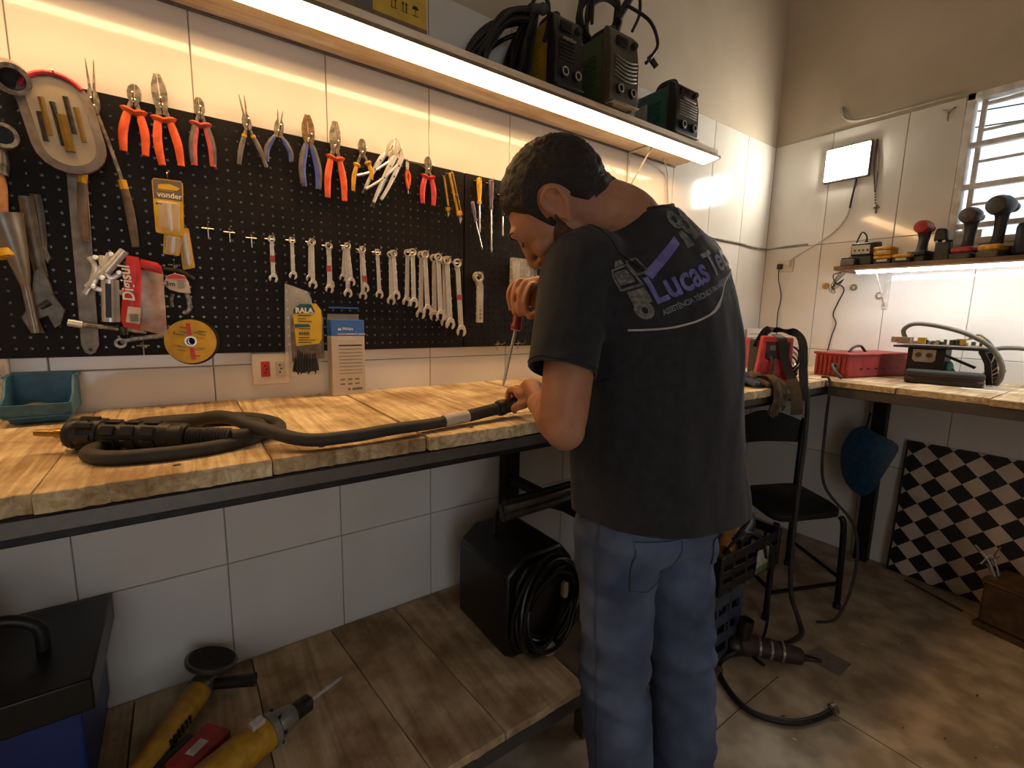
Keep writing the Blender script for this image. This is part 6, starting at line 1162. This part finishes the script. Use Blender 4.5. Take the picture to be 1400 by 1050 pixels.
def ell_ring(c, rv, a, b, fv=(.087, .996, 0), n=32, ex=.9):
    c = Vector(c); rv = Vector(rv).normalized(); fv = Vector(fv); fv = (fv-rv*fv.dot(rv)).normalized(); out = []
    for k in range(n):
        q = 2*PI*k/n; cs, sn = math.cos(q), math.sin(q); out.append(c + rv*a*math.copysign(abs(cs)**ex, cs) + fv*b*math.copysign(abs(sn)**ex, sn))
    return out
def limb(mb, pts, rs, n=16, k=6, flat=(1, 1)):
    P = spline(pts, k); m_ = len(P); R_ = [float(np.interp(i/(m_-1)*(len(rs)-1), range(len(rs)), rs)) for i in range(m_)]
    mb.tube(P, R_, n, flat=flat); mb.ball(P[0], R_[0]*.96, 12, 8); mb.ball(P[-1], R_[-1]*.96, 12, 8)
LS, RS = Vector((.628, -.838, 1.352)), Vector((.945, -.845, 1.378))
LE, LW = Vector((.535, -.903, 1.074)), Vector((.668, -.672, 1.058))
RE, RW = Vector((.900, -.620, 1.200)), Vector((0.703, -0.657, 1.309))
HC = Vector((.617, -.782, 1.462)); hy, hp_, hr = R(-35), R(50), R(11)
_F = Vector((math.sin(hy), math.cos(hy), 0)); _R = Vector((math.cos(hy), -math.sin(hy), 0)); _U = Vector((0, 0, 1))
F2 = _F*math.cos(hp_)-_U*math.sin(hp_); U2 = _U*math.cos(hp_)+_F*math.sin(hp_); R3 = _R*math.cos(hr)+U2*math.sin(hr); U3 = U2*math.cos(hr)-_R*math.sin(hr)
HM = Matrix(((R3.x, F2.x, U3.x, HC.x), (R3.y, F2.y, U3.y, HC.y), (R3.z, F2.z, U3.z, HC.z), (0, 0, 0, 1)))
person = thing('person', 'man in a dark printed t-shirt and jeans bending over the bench with a screwdriver', 'person', (.83, -.90, 0))

# ---- body
B_ = MB()
TOR = [((.83, -.885, .80), (1, -.087, 0), .165, .115), ((.815, -.88, 1.0), (1, -.087, 0), .155, .105), ((.81, -.87, 1.18), (1, -.05, .08), .155, .105), ((.80, -.855, 1.30), (1, -.03, .16), .15, .10), ((.797, -.84, 1.385), (1, -.03, .2), .12, .08), ((.797, -.825, 1.44), (1, -.03, .2), .06, .055)]
B_.loft([ell_ring(*t_) for t_ in TOR])
limb(B_, [(.797, -.835, 1.42), (.752, -.83, 1.462), tuple(HM @ Vector((0, -.035, -.03)))], [.060, .058, .060])
B_.X = HM                                                        # head, in its own frame: x right, y face, z crown
for c, r_ in (((0, -.015, .032), (.077, .098, .090)), ((0, .030, .010), (.070, .068, .075)), ((0, .035, -.045), (.057, .060, .066)), ((0, .048, -.083), (.036, .040, .026)), ((0, .076, -.094), (.020, .014, .016)),
              ((-.036, .066, -.022), (.026, .024, .024)), ((.036, .066, -.022), (.026, .024, .024)), ((0, .086, .040), (.048, .012, .012)), ((-.030, .086, .036), (.022, .012, .008)), ((.030, .086, .036), (.022, .012, .008)),
              ((0, .094, -.058), (.022, .011, .0065)), ((0, .092, -.069), (.020, .011, .0065)), ((0, .086, -.062), (.030, .016, .020)), ((-.012, .100, -.034), (.009, .010, .008)), ((.012, .100, -.034), (.009, .010, .008)), ((0, .109, -.030), (.011, .011, .010))):
    B_.ball(c, r_, 24, 16)
B_.tube([(0, .086, .030), (0, .098, .005), (0, .111, -.026)], [.008, .009, .010], 10)
for s_ in (-1, 1):                                               # ears: rim, lobe, inner bowl
    B_.ball((s_*.034, .082, .016), (.0145, .012, .0115), 14, 10)
    ear = [(s_*.077, .008, -.020), (s_*.082, .014, .004), (s_*.088, .008, .024), (s_*.093, -.010, .030), (s_*.095, -.024, .018), (s_*.092, -.022, -.004), (s_*.085, -.008, -.024), (s_*.079, .004, -.032)]
    B_.tube(spline(ear, 4), .0052, 8); B_.ball((s_*.080, .001, -.031), (.006, .008, .009), 10, 8); B_.ball((s_*.080, -.006, .002), (.0060, .016, .024), 12, 8); B_.ball((s_*.078, .012, -.004), (.005, .004, .008), 8, 6)
B_.X = Matrix()
limb(B_, [tuple(LS), tuple(LS.lerp(LE, .5)+Vector((-.008, -.008, 0))), tuple(LE)], [.054, .050, .047, .045, .043])
limb(B_, [tuple(LE), tuple(LE.lerp(LW, .35)+Vector((.004, .0, .004))), tuple(LW)], [.043, .046, .043, .034, .029], flat=(1, .92)); B_.ball(LE+Vector((-.004, -.012, -.010)), .036, 14, 10)
limb(B_, [tuple(RS), tuple(RS.lerp(RE, .5)), tuple(RE)], [.054, .050, .046]); limb(B_, [tuple(RE), tuple(RE.lerp(RW, .35)), tuple(RW)], [.042, .043, .029])
# left hand closed over the torch handle
def finger(pts, r0=.0092, r1=.0078): P = spline(pts, 4); B_.tube(P, [r0+(r1-r0)*i/(len(P)-1) for i in range(len(P))], 10); B_.ball(P[-1], r1*.98, 10, 8); B_.ball(P[0], r0, 10, 8)
limb(B_, [tuple(LW), (.682, -.640, 1.068), (.692, -.612, 1.074)], [.029, .034, .036], flat=(.62, 1.12))
for i, dx in enumerate((-.033, -.0105, .012, .034)):
    k = Vector((.693+dx, -.596+.10*dx, 1.078+.08*dx)); e = [.004, .008, .005, -.002][i]
    B_.ball(k+Vector((0, -.008, -.006)), (.0135, .020, .012), 12, 8); finger([tuple(k), (k.x+.003, k.y+.032+e, k.z+.000), (k.x+.004, k.y+.046+e, k.z-.020), (k.x+.002, k.y+.036+e, k.z-.036)])
finger([(.672, -.638, 1.056), (.655, -.618, 1.046), (.650, -.600, 1.036), (.658, -.590, 1.026)], .0115, .009)
# right hand round the screwdriver
limb(B_, [tuple(RW), (0.684, -0.654, 1.313), (0.664, -0.649, 1.318)], [.028, .032, .031], flat=(.75, 1.1))
for pts in ([(0.666, -0.615, 1.33), (0.638, -0.607, 1.331), (0.621, -0.608, 1.307), (0.622, -0.618, 1.272)], [(0.659, -0.633, 1.331), (0.633, -0.631, 1.335), (0.615, -0.634, 1.304), (0.615, -0.642, 1.262)], [(0.656, -0.651, 1.328), (0.633, -0.654, 1.332), (0.615, -0.657, 1.301), (0.616, -0.66, 1.261)], [(0.657, -0.665, 1.323), (0.637, -0.673, 1.325), (0.621, -0.674, 1.296), (0.622, -0.674, 1.264)]):
    finger(pts, .0088, .0074)
finger([(0.666, -0.682, 1.302), (0.648, -0.695, 1.278), (0.634, -0.692, 1.262), (0.626, -0.682, 1.258)], .0118, .0088)
for c, r_ in (((0.659, -0.663, 1.304), .021), ((0.658, -0.644, 1.308), .020), ((0.644, -0.639, 1.31), .019), ((0.641, -0.633, 1.299), .015), ((0.648, -0.657, 1.291), .015)): B_.ball(c, (r_, r_, r_), 14, 10)
# legs and feet inside the clothes
LH, RH, LK, RK, LA, RA = Vector((.722, -.872, .80)), Vector((.893, -.888, .80)), Vector((.738, -.880, .47)), Vector((.938, -.915, .47)), Vector((.748, -.925, .09)), Vector((.930, -.950, .09))
for a_, b_, c_ in ((LH, LK, LA), (RH, RK, RA)):
    limb(B_, [tuple(a_), tuple(b_), tuple(c_)], [.066, .055, .046, .046, .036]); limb(B_, [tuple(c_), (c_.x, c_.y+.06, .055), (c_.x, c_.y+.15, .035)], [.036, .036, .026])
SKIN = M('skin', 'b07d5e', .55, var=.06, scale=14, bump=.12, bscale=220, col2='9c6a4d'); SKIN.node_tree.nodes['Principled BSDF'].inputs['Subsurface Weight'].default_value = .08
body_me = remesh(B_, .0042, 7)
HI = HM.inverted()
bv = np_verts(body_me)
me = body_me.copy(); set_verts(me, bv - np.array(person.location)); me.materials.clear(); me.materials.append(SKIN); smooth_on(me); put('body', me, person)
# ---- hair and beard grown from the scalp
def shell(name, inside, thick, mat, ruff, fade=.012):
    """a layer over the part of the head where inside(x, y, z) > 0, trimmed cleanly along its edge"""
    Hn = np.array(HI); bm = bmesh.new(); bm.from_mesh(body_me); loc = bv @ Hn[:3, :3].T + Hn[:3, 3]
    far = [vt for i, vt in enumerate(bm.verts) if not (abs(loc[i][0]) < .12 and abs(loc[i][1]) < .145 and -.13 < loc[i][2] < .15)]
    bmesh.ops.delete(bm, geom=far, context='VERTS'); bmesh.ops.triangulate(bm, faces=bm.faces)
    W = {vt: inside(*(HI @ vt.co)) for vt in bm.verts}; new = []
    for e in list(bm.edges):
        a, b = e.verts; wa, wb = W[a], W[b]
        if wa*wb < 0 and min(abs(wa), abs(wb)) > 1e-7:
            t_ = wa/(wa-wb); t_ = min(.97, max(.03, t_)); _, nv = bmesh.utils.edge_split(e, a, t_); W[nv] = 0; new.append(nv)
    bmesh.ops.connect_verts(bm, verts=new); bm.normal_update()
    dead = [f for f in bm.faces if sum(W.get(q, 0) for q in f.verts) <= 0]
    nrm = {vt: vt.normal.copy() for vt in bm.verts}; bmesh.ops.delete(bm, geom=dead, context='FACES')
    for vt in bm.verts:
        s_ = min(1, max(0, W.get(vt, 0))/fade); l = HI @ vt.co; n_ = noise.noise(l*190)*.5+noise.noise(l*85)*.6
        vt.co = vt.co + nrm[vt]*(thick*s_*(1+ruff*n_)+.0005)
    m_ = bpy.data.meshes.new(name); bm.to_mesh(m_); bm.free(); m_.transform(Matrix.Translation(-person.location)); m_.materials.append(mat); smooth_on(m_); put(name, m_, person)
def hairline(x, y, z):
    ax = abs(x)
    lim = float(np.interp(y, [-.12, -.075, -.045, -.032, -.020, .000, .012, .022, .031, .040, .060, .10], [-.036, -.042, -.036, -.010, .032, .040, .012, -.022, -.014, .030, .066, .074]))
    if ax < .05 and y < -.01: lim = -.044
    w_ = z - lim + .01*noise.noise(Vector((x, y, z))*45)*.35
    ear = math.hypot((y+.005)/.030, (z-.0)/.042) - 1                # keep clear of the ear
    if ax > .068: w_ = min(w_, ear*.03)
    return w_
HAIR = M('short_brown_hair', '2a1d15', .65, var=.3, scale=160, bump=.9, bscale=420, col2='16100c', stretch=(1, 1, 1))
shell('hair', hairline, .0085, HAIR, .55, .022)
def beardline(x, y, z):
    top = float(np.interp(y, [.004, .025, .05, .075, .11], [-.004, -.016, -.036, -.050, -.050]))
    w_ = min(top - z, y-.010, z+.118)
    if abs(x) < .04: w_ = min(w_, y-.03)
    mouth = math.hypot(x/.024, (z+.063)/.010) - 1
    if y > .07: w_ = min(w_, mouth*.012)
    return w_ + .003*noise.noise(Vector((x, y, z))*60)
shell('beard', beardline, .0026, M('beard_brown', '3a2618', .75, var=.3, scale=260, bump=.8, bscale=500, col2='5a3d2a'), .5, .01)
for s_ in (-1, 1):
    eb = MB(); eb.X = HM; eb.tube(spline([(s_*.014, .0975, .036), (s_*.030, .0975, .042), (s_*.048, .086, .036)], 4), [.0035, .0042, .0046, .0048, .0046, .0044, .004, .0034, .0026], 8, flat=(.6, 1)); eb.build('eyebrow', HAIR, person)
    el = MB(); el.X = HM; el.tube(spline([(s_*.020, .0925, .012), (s_*.034, .0955, .0075), (s_*.047, .088, .012)], 4), .0013, 6); el.build('eyelashes', HAIR, person)

# ---- t-shirt
S_ = MB()
SH = [((.855, -.892, .806), (1, -.087, .02), .216, .158), ((.848, -.890, .88), (1, -.087, .02), .212, .155), ((.832, -.886, .97), (1, -.087, 0), .203, .150), ((.826, -.882, 1.08), (1, -.07, .03), .196, .145), ((.820, -.876, 1.19), (1, -.05, .10), .190, .142), ((.806, -.866, 1.28), (1, -.03, .16), .202, .135), ((.802, -.852, 1.355), (1, -.03, .20), .192, .120), ((.800, -.842, 1.405), (1, -.03, .21), .158, .100), ((.798, -.834, 1.445), (1, -.03, .2), .108, .082), ((.788, -.826, 1.474), (.97, -.03, .25), .074, .070)]
S_.loft([ell_ring(*q) for q in SH])
SLE = Vector((.546, -.884, 1.150)); RLE = Vector((.925, -.690, 1.270))
S_.tube(spline([tuple(LS+Vector((.05, 0, -.01))), tuple(LS+Vector((.0, 0, .0))), tuple(LS.lerp(SLE, .5)+Vector((-.006, 0, .004))), tuple(SLE)], 5), [.072, .073, .074, .074, .074, .073, .072, .070, .068, .066, .064, .062, .0605, .060, .060, .061], 20)
S_.tube(spline([tuple(RS+Vector((-.05, 0, -.01))), tuple(RS), tuple(RLE)], 5), [.070, .071, .072, .072, .072, .072, .072, .072, .072, .072, .072], 20)
sm = remesh(S_, .0058, 9)
v = np_verts(sm); nr = np_normals(sm)
def folds(p, n_):
    q = Vector(p); z = q.z
    w_ = .0055*(1 if z < 1.2 else max(.3, 1-(z-1.2)*4))
    d_ = w_*noise.noise(Vector((q.x*13+q.y*7, q.y*11, z*3.2))) + .003*noise.noise(Vector((q.x*26, q.y*26, z*9)))
    d_ += .006*max(0, math.sin((q.x*1.0+q.y*.6)*34+z*3))**3*max(0, min(1, (1.12-z)*3))*.8          # hanging pleats
    for c, dr, ln, am in ((Vector((.555, -.93, 1.235)), Vector((.6, -.2, .35)), .10, -.006), (Vector((.60, -.92, 1.21)), Vector((.5, .1, .6)), .09, .005), (Vector((.70, -.99, 1.02)), Vector((.9, 0, .35)), .14, .006), (Vector((.74, -1.0, .94)), Vector((.9, 0, -.3)), .14, -.006), (Vector((.93, -1.0, 1.2)), Vector((.25, .1, 1)), .16, .006), (Vector((.84, -1.02, 1.36)), Vector((1, 0, .35)), .10, .004)):
        dr = dr.normalized(); e = q-c; al = e.dot(dr); pe = (e-dr*al).length; d_ += am*math.exp(-(al/ln)**2)*math.exp(-(pe/.016)**2)
    return d_
v = v + nr*np.array([folds(p, n_) for p, n_ in zip(v, nr)])[:, None]; set_verts(sm, v)
ld = (SLE-LS).normalized(); rd = (RLE-RS).normalized(); nk = Vector((-.25, .25, .9)).normalized(); nc = Vector((.788, -.826, 1.474))
def trim(me, co, no, near):
    """open the garment along a clean plane, only where near(centre) holds"""
    bm = bmesh.new(); bm.from_mesh(me); fs = [f for f in bm.faces if near(f.calc_center_median())]
    g = list({e for f in fs for e in f.edges})+list({q for f in fs for q in f.verts})+fs
    bmesh.ops.bisect_plane(bm, geom=g, plane_co=co, plane_no=no, clear_outer=True); bm.to_mesh(me); bm.free(); me.update()
trim(sm, (.85, -.9, .850), (-.05, .02, -1), lambda c: c.z < .95)
axd = lambda c, o_, d_: ((c-o_)-d_*(c-o_).dot(d_)).length
trim(sm, SLE-ld*.012, ld, lambda c: (c-SLE).dot(ld) > -.03 and axd(c, SLE, ld) < .073 and (c-SLE).length < .10)
trim(sm, RLE-rd*.012, rd, lambda c: (c-RLE).dot(rd) > -.03 and axd(c, RLE, rd) < .095 and (c-RLE).length < .12)
trim(sm, nc-nk*.006, nk, lambda c: (c-nc).length < .10 and c.z > 1.44)
SHIRT = M('black_cotton', '232428', .88, var=.12, scale=60, bump=.25, bscale=700, col2='1b1c1f'); SHIRT.node_tree.nodes['Principled BSDF'].inputs['Sheen Weight'].default_value = .12
bvh = BVHTree.FromPolygons([tuple(q) for q in np_verts(sm)], [tuple(p.vertices) for p in sm.polygons])
so = sm.copy(); so.transform(Matrix.Translation(-person.location)); so.materials.clear(); so.materials.append(SHIRT); smooth_on(so)
shirt = put('t_shirt', so, person); OFF[shirt.name] = Vector(person.location)
sf = shirt.modifiers.new('cloth', 'SOLIDIFY'); sf.thickness = .003; sf.offset = -1
def strip_on(bv_, a, b, up_, mat, parent, name, r=.0015, n=24, out=.0008, push=None):
    """a seam laid on the cloth between two points"""
    P = []
    for k in range(n+1):
        p = Vector(a).lerp(Vector(b), k/n); h = bv_.find_nearest(p)
        if h[0] is not None: P.append(h[0]+h[1]*out)
    return MB().tube(P, r, 6).build(name, mat, parent)
HEMM = M('hem_thread', '1b1c20', .9)
ringL = [SLE-ld*.018 + q for q in [ (Matrix.Rotation(2*PI*k/40, 4, ld) @ (ld.orthogonal().normalized()*.08)) for k in range(41)]]
MB().tube([ (lambda h: h[0]+h[1]*.0005)(bvh.find_nearest(q)) for q in ringL], .0012, 6).build('sleeve_hem', HEMM, shirt)
arm_ring = [LS+Vector((.038, 0, -.012)) + (Matrix.Rotation(2*PI*k/48, 4, Vector((1, .02, .3)).normalized()) @ Vector((0, -.13, 0))) for k in range(-12, 4)]
MB().tube([(lambda h: h[0]+h[1]*.0004)(bvh.find_nearest(q)) for q in arm_ring], .0014, 6).build('shoulder_seam', HEMM, shirt)
col_ring = [nc + nk*(-.004) + (Matrix.Rotation(2*PI*k/40, 4, nk) @ (nk.orthogonal().normalized()*.074)) for k in range(41)]
MB().tube([(lambda h: h[0]+h[1]*.001)(bvh.find_nearest(q)) for q in col_ring], .0042, 8).build('collar', SHIRT, shirt)
# ---- the print on his back
LO = Vector((.752, -1.25, 1.322)); tilt = R(20); pr_ = Vector((.10, .995, 0)).normalized(); uu = Vector((pr_.y, -pr_.x, 0))*math.cos(tilt)+Vector((0, 0, 1))*math.sin(tilt); vv = Vector((0, 0, 1))*math.cos(tilt)-Vector((pr_.y, -pr_.x, 0))*math.sin(tilt)
def on_shirt(me, name, mat, lift=.0018):
    bm = bmesh.new(); bm.from_mesh(me); bmesh.ops.triangulate(bm, faces=bm.faces)
    for _ in range(4):
        ed = [e for e in bm.edges if e.calc_length() > .007]
        if not ed: break
        bmesh.ops.subdivide_edges(bm, edges=ed, cuts=1); bmesh.ops.triangulate(bm, faces=bm.faces)
    lost = []
    for vt in bm.verts:
        o_ = LO + uu*vt.co.x + vv*vt.co.y; h = bvh.ray_cast(o_, pr_, .50)
        if h[0] is None or abs(h[1].dot(pr_)) < .05: lost.append(vt); continue
        vt.co = h[0]+h[1]*lift*(1 if h[1].dot(pr_) < 0 else -1) - person.location
    bmesh.ops.delete(bm, geom=lost, context='VERTS')
    m_ = bpy.data.meshes.new(name); bm.to_mesh(m_); bm.free(); m_.materials.clear(); m_.materials.append(mat); return put(name, m_, shirt)
def flat_text(s_, size, x, y, bold=0, shear=0, sp_=1):
    cu = bpy.data.curves.new('print', 'FONT'); cu.body = s_; cu.size = size; cu.offset = bold; cu.shear = shear; cu.resolution_u = 3; cu.space_character = sp_
    t_ = bpy.data.objects.new('print', cu); COL.objects.link(t_); dg = bpy.context.evaluated_depsgraph_get(); me = bpy.data.meshes.new_from_object(t_.evaluated_get(dg)); bpy.data.objects.remove(t_, do_unlink=True); me.transform(Matrix.Translation((x, y, 0))); return me
def flat_poly(polys):
    me = bpy.data.meshes.new('print'); vs_, fs = [], []
    for p in polys: fs.append(tuple(range(len(vs_), len(vs_)+len(p)))); vs_ += [(a, b, 0) for a, b in p]
    me.from_pydata(vs_, [], fs); return me
PGR = M('print_silver', '8d8a94', .7, var=.2, scale=60); PLV = M('print_lavender', '7a76b4', .7, var=.15, scale=40, col2='5c5790'); PDK = M('print_dim', '7b7871', .75, var=.3, scale=120)
on_shirt(flat_text('Lucas', .066, -.102, -.004, .0014), 'lettering', PLV); on_shirt(flat_text('Tech', .064, .052, -.002, .0014), 'lettering', PGR)
on_shirt(flat_text('ASSISTÊNCIA TÉCNICA EM MÁQUINAS DE SOLDA', .0135, -.098, -.026, .0003, sp_=.92), 'tagline', PGR)
sw = [(-.160+.33*u, -.030-.026*math.sin(PI*min(1, u*1.25))+.030*max(0, u-.5)) for u in np.linspace(0, 1, 18)]; on_shirt(flat_poly([sw + [(a, b-.0035-.0045*math.exp(-((a-.03)/.02)**2)) for a, b in reversed(sw)]]), 'swoosh', M('print_cream', 'b9b0a4', .7))
on_shirt(flat_poly([[(-.092, .050), (-.084, .036), (.018, .074), (.018, .089)]]), 'diagonal_bar', PLV)
def frame_poly(x0, x1, y0, y1, w_): return [[(x0, y0), (x1, y0), (x1, y0+w_), (x0, y0+w_)], [(x0, y1-w_), (x1, y1-w_), (x1, y1), (x0, y1)], [(x0, y0), (x0+w_, y0), (x0+w_, y1), (x0, y1)], [(x1-w_, y0), (x1, y0), (x1, y1), (x1-w_, y1)]]
def disc_poly(cx, cy, r0, r1, n=14): return [[(cx+r0*math.cos(2*PI*k/n), cy+r0*math.sin(2*PI*k/n)), (cx+r0*math.cos(2*PI*(k+1)/n), cy+r0*math.sin(2*PI*(k+1)/n)), (cx+r1*math.cos(2*PI*(k+1)/n), cy+r1*math.sin(2*PI*(k+1)/n)), (cx+r1*math.cos(2*PI*k/n), cy+r1*math.sin(2*PI*k/n))] for k in range(n)]
def moved(polys, k, dx, dy): return [[(a*k+dx, b*k+dy) for a, b in p] for p in polys]
on_shirt(flat_poly(moved(frame_poly(-.024, .024, -.026, .026, .005) + [[(-.017, -.014), (.014, -.014), (.014, .016), (-.017, .016)]] + frame_poly(.024, .054, -.004, .032, .004) + [[(-.012, .028), (.018, .028), (.012, .040), (-.006, .040)]], .78, -.122, .052)), 'machine_emblem', PDK)
on_shirt(flat_poly(moved([[(-.018, .010), (.022, .010), (.022, .044), (-.014, .044)]] + disc_poly(-.004, -.002, .007, .020), .78, -.122, -.006)), 'machine_emblem', PDK)
on_shirt(flat_poly(moved(disc_poly(.0, .030, .010, .023) + disc_poly(.032, .010, .012, .026) + disc_poly(.056, .034, .006, .018) + [[(-.020, -.038), (.010, -.038), (.004, .002), (-.018, .0)], [(.022, -.028), (.062, -.024), (.056, -.006), (.024, -.010)]], .8, .048, .092)), 'engine_emblem', PDK)

# ---- jeans
J_ = MB()
J_.loft([ell_ring((.835, -.885, .95), (1, -.087, 0), .150, .110), ell_ring((.826, -.885, .88), (1, -.087, 0), .162, .120), ell_ring((.812, -.884, .81), (1, -.087, 0), .176, .126), ell_ring((.812, -.884, .765), (1, -.087, 0), .150, .098)])
limb(J_, [tuple(LH+Vector((.004, -.004, .02))), tuple(LH.lerp(LK, .5)+Vector((0, -.006, 0))), tuple(LK), tuple(LK.lerp(LA, .5)+Vector((0, -.006, 0))), tuple(LA+Vector((0, 0, -.03)))], [.092, .086, .080, .076, .076, .075, .074, .074, .074], 20)
limb(J_, [tuple(RH+Vector((-.004, -.004, .02))), tuple(RH.lerp(RK, .5)+Vector((0, -.006, 0))), tuple(RK), tuple(RK.lerp(RA, .5)+Vector((0, -.006, 0))), tuple(RA+Vector((0, 0, -.03)))], [.092, .086, .080, .077, .077, .076, .075, .075, .075], 20)
jm = remesh(J_, .0062, 7); v = np_verts(jm); nr = np_normals(jm)
def jfold(p):
    q = Vector(p); z = q.z; d_ = .004*noise.noise(q*14) + .007*noise.noise(Vector((q.x*9, q.y*9, z*22)))*(1.2 if .32 < z < .60 or z < .25 else .5)
    d_ += .0045*math.sin(z*95+q.x*22+3*noise.noise(q*6))*math.exp(-((z-.47)/.075)**2) + .005*math.sin(z*80+q.y*30+3*noise.noise(q*7))*math.exp(-((z-.14)/.08)**2)
    d_ += .005*math.sin((z*.8+q.x*.9)*70)*math.exp(-((z-.72)/.05)**2)*.7
    return d_
v = v + nr*np.array([jfold(p) for p in v])[:, None]; set_verts(jm, v); cut(jm, lambda c, n_: (c.z < .075 and n_.z < -.3) or (c.z > .935 and n_.z > .6))
def denim():
    m_ = M('blue_denim', '58657e', .88, var=.2, scale=7, bump=.3, bscale=900, col2='39445a'); return m_
DEN = denim(); jb = BVHTree.FromPolygons([tuple(q) for q in np_verts(jm)], [tuple(p.vertices) for p in jm.polygons])
jo = jm.copy(); jo.transform(Matrix.Translation(-person.location)); jo.materials.clear(); jo.materials.append(DEN); smooth_on(jo); jeans = put('jeans', jo, person); OFF[jeans.name] = Vector(person.location)
sf = jeans.modifiers.new('cloth', 'SOLIDIFY'); sf.thickness = .003; sf.offset = -1
STI = M('denim_stitch', '4a4c52', .8)
def patch(bv_, o_, u_, v_, dirn, pts, name, mat, parent, lift=.0022, stitch=True):
    bm = bmesh.new(); vs_ = [bm.verts.new((a, b, 0)) for a, b in pts]; bm.faces.new(vs_); bmesh.ops.triangulate(bm, faces=bm.faces)
    for _ in range(5):
        ed = [e for e in bm.edges if e.calc_length() > .012]
        if not ed: break
        bmesh.ops.subdivide_edges(bm, edges=ed, cuts=1); bmesh.ops.triangulate(bm, faces=bm.faces)
    def pr(a, b, l_):
        q = o_+u_*a+v_*b; h = bv_.ray_cast(q, dirn); return (h[0]+h[1]*l_*(1 if h[1].dot(dirn) < 0 else -1)) if h[0] is not None and h[1].dot(dirn)*h[1].dot(dirn) > .02 and h[0].y < -.86 else None
    lost = []
    for vt in bm.verts:
        q = pr(vt.co.x, vt.co.y, lift)
        if q is None: lost.append(vt)
        else: vt.co = q - person.location
    bmesh.ops.delete(bm, geom=lost, context='VERTS')
    m_ = bpy.data.meshes.new(name); bm.to_mesh(m_); bm.free(); m_.materials.append(mat); smooth_on(m_); ob = put(name, m_, parent); OFF[ob.name] = Vector(person.location)
    if stitch:
        loop = []
        for i in range(len(pts)):
            a, b = Vector(pts[i]), Vector(pts[(i+1) % len(pts)])
            for k in range(8): q = a.lerp(b, k/8)*.97; loop.append(pr(q.x, q.y, lift+.0006))
        loop = [q for q in loop if q is not None]; MB().tube(loop, .0010, 5).build('pocket_stitching', STI, parent)
dj = Vector((.087, .996, 0))
for cx in (.697, .930):
    patch(jb, Vector((cx, -1.3, .775)), Vector((.996, -.087, 0)), Vector((0, 0, 1)), dj, [(-.048, .062), (.048, .062), (.046, -.045), (0, -.060), (-.046, -.045)], 'back_pocket', DEN, jeans)
for p0, p1 in (((.635, -.90, .86), (.640, -.90, .62)), ((.640, -.90, .62), (.655, -.91, .30)), ((.655, -.91, .30), (.668, -.95, .08))): strip_on(jb, p0, p1, None, STI, jeans, 'side_seam', .0016)
# ---- shoes
for s_, a_ in ((-1, LA), (1, RA)):
    sh_ = MB(); sole = [(a_.x+x, a_.y+y) for x, y in ((-.040, -.065), (.040, -.065), (.046, .0), (.050, .09), (.040, .16), (.0, .19), (-.040, .16), (-.050, .09), (-.046, .0))]
    sh_.prism(sole, .0, .028, 'xy'); sh_.build('shoe_sole', M('sole_rubber', '2d2a28', .8), person, bevel=.006)
    up_ = MB(); rings = []
    for y, w_, h in ((-.062, .030, .085), (-.03, .042, .10), (.02, .044, .098), (.07, .047, .075), (.12, .044, .058), (.165, .030, .045), (.182, .012, .035)):
        rings.append([(a_.x+w_*math.cos(q), a_.y+y, .026+(h-.026)*max(0, math.sin(q))**.8) for q in np.linspace(0, PI, 11)])
    up_.loft(rings, close=True); up_.build('shoe_upper', M('shoe_leather', '2a241f', .5), person)
# ---- the screwdriver in his hand
t = thing('screwdriver', 'red-handled screwdriver held point down in the raised hand', 'screwdriver', (0.584, -0.646, 1.102))
a_, b_, c_ = Vector((0.641, -0.64, 1.33)), Vector((0.615, -0.645, 1.226)), Vector((0.584, -0.646, 1.102)); ax_ = (b_-a_).normalized(); L = (b_-a_).length
MB().lathe([(.006, 0), (.0115, .006), (.0125, L*.35), (.0118, L*.62), (.0098, L*.84), (.0125, L*.92), (.0130, L*.96), (.0105, L)], a_, ax_, 16).build('handle', plastic('handle_dark_red', '9c3f3a', '7d302d', .35), t)
for k in range(6): q = ax_.orthogonal().normalized()*.0118; q = Matrix.Rotation(k*PI/3, 4, ax_) @ q; MB().tube([a_+ax_*L*.15+q, a_+ax_*L*.7+q*.97], .0016, 5).build('grip_ridge', plastic('handle_dark_red', '9c3f3a'), t)
L2 = (c_-b_).length; MB().lathe([(.0034, 0), (.0034, L2*.94), (.0028, L2*.96), (.0012, L2)], b_, c_-b_, 10).build('shaft', CHROME, t)
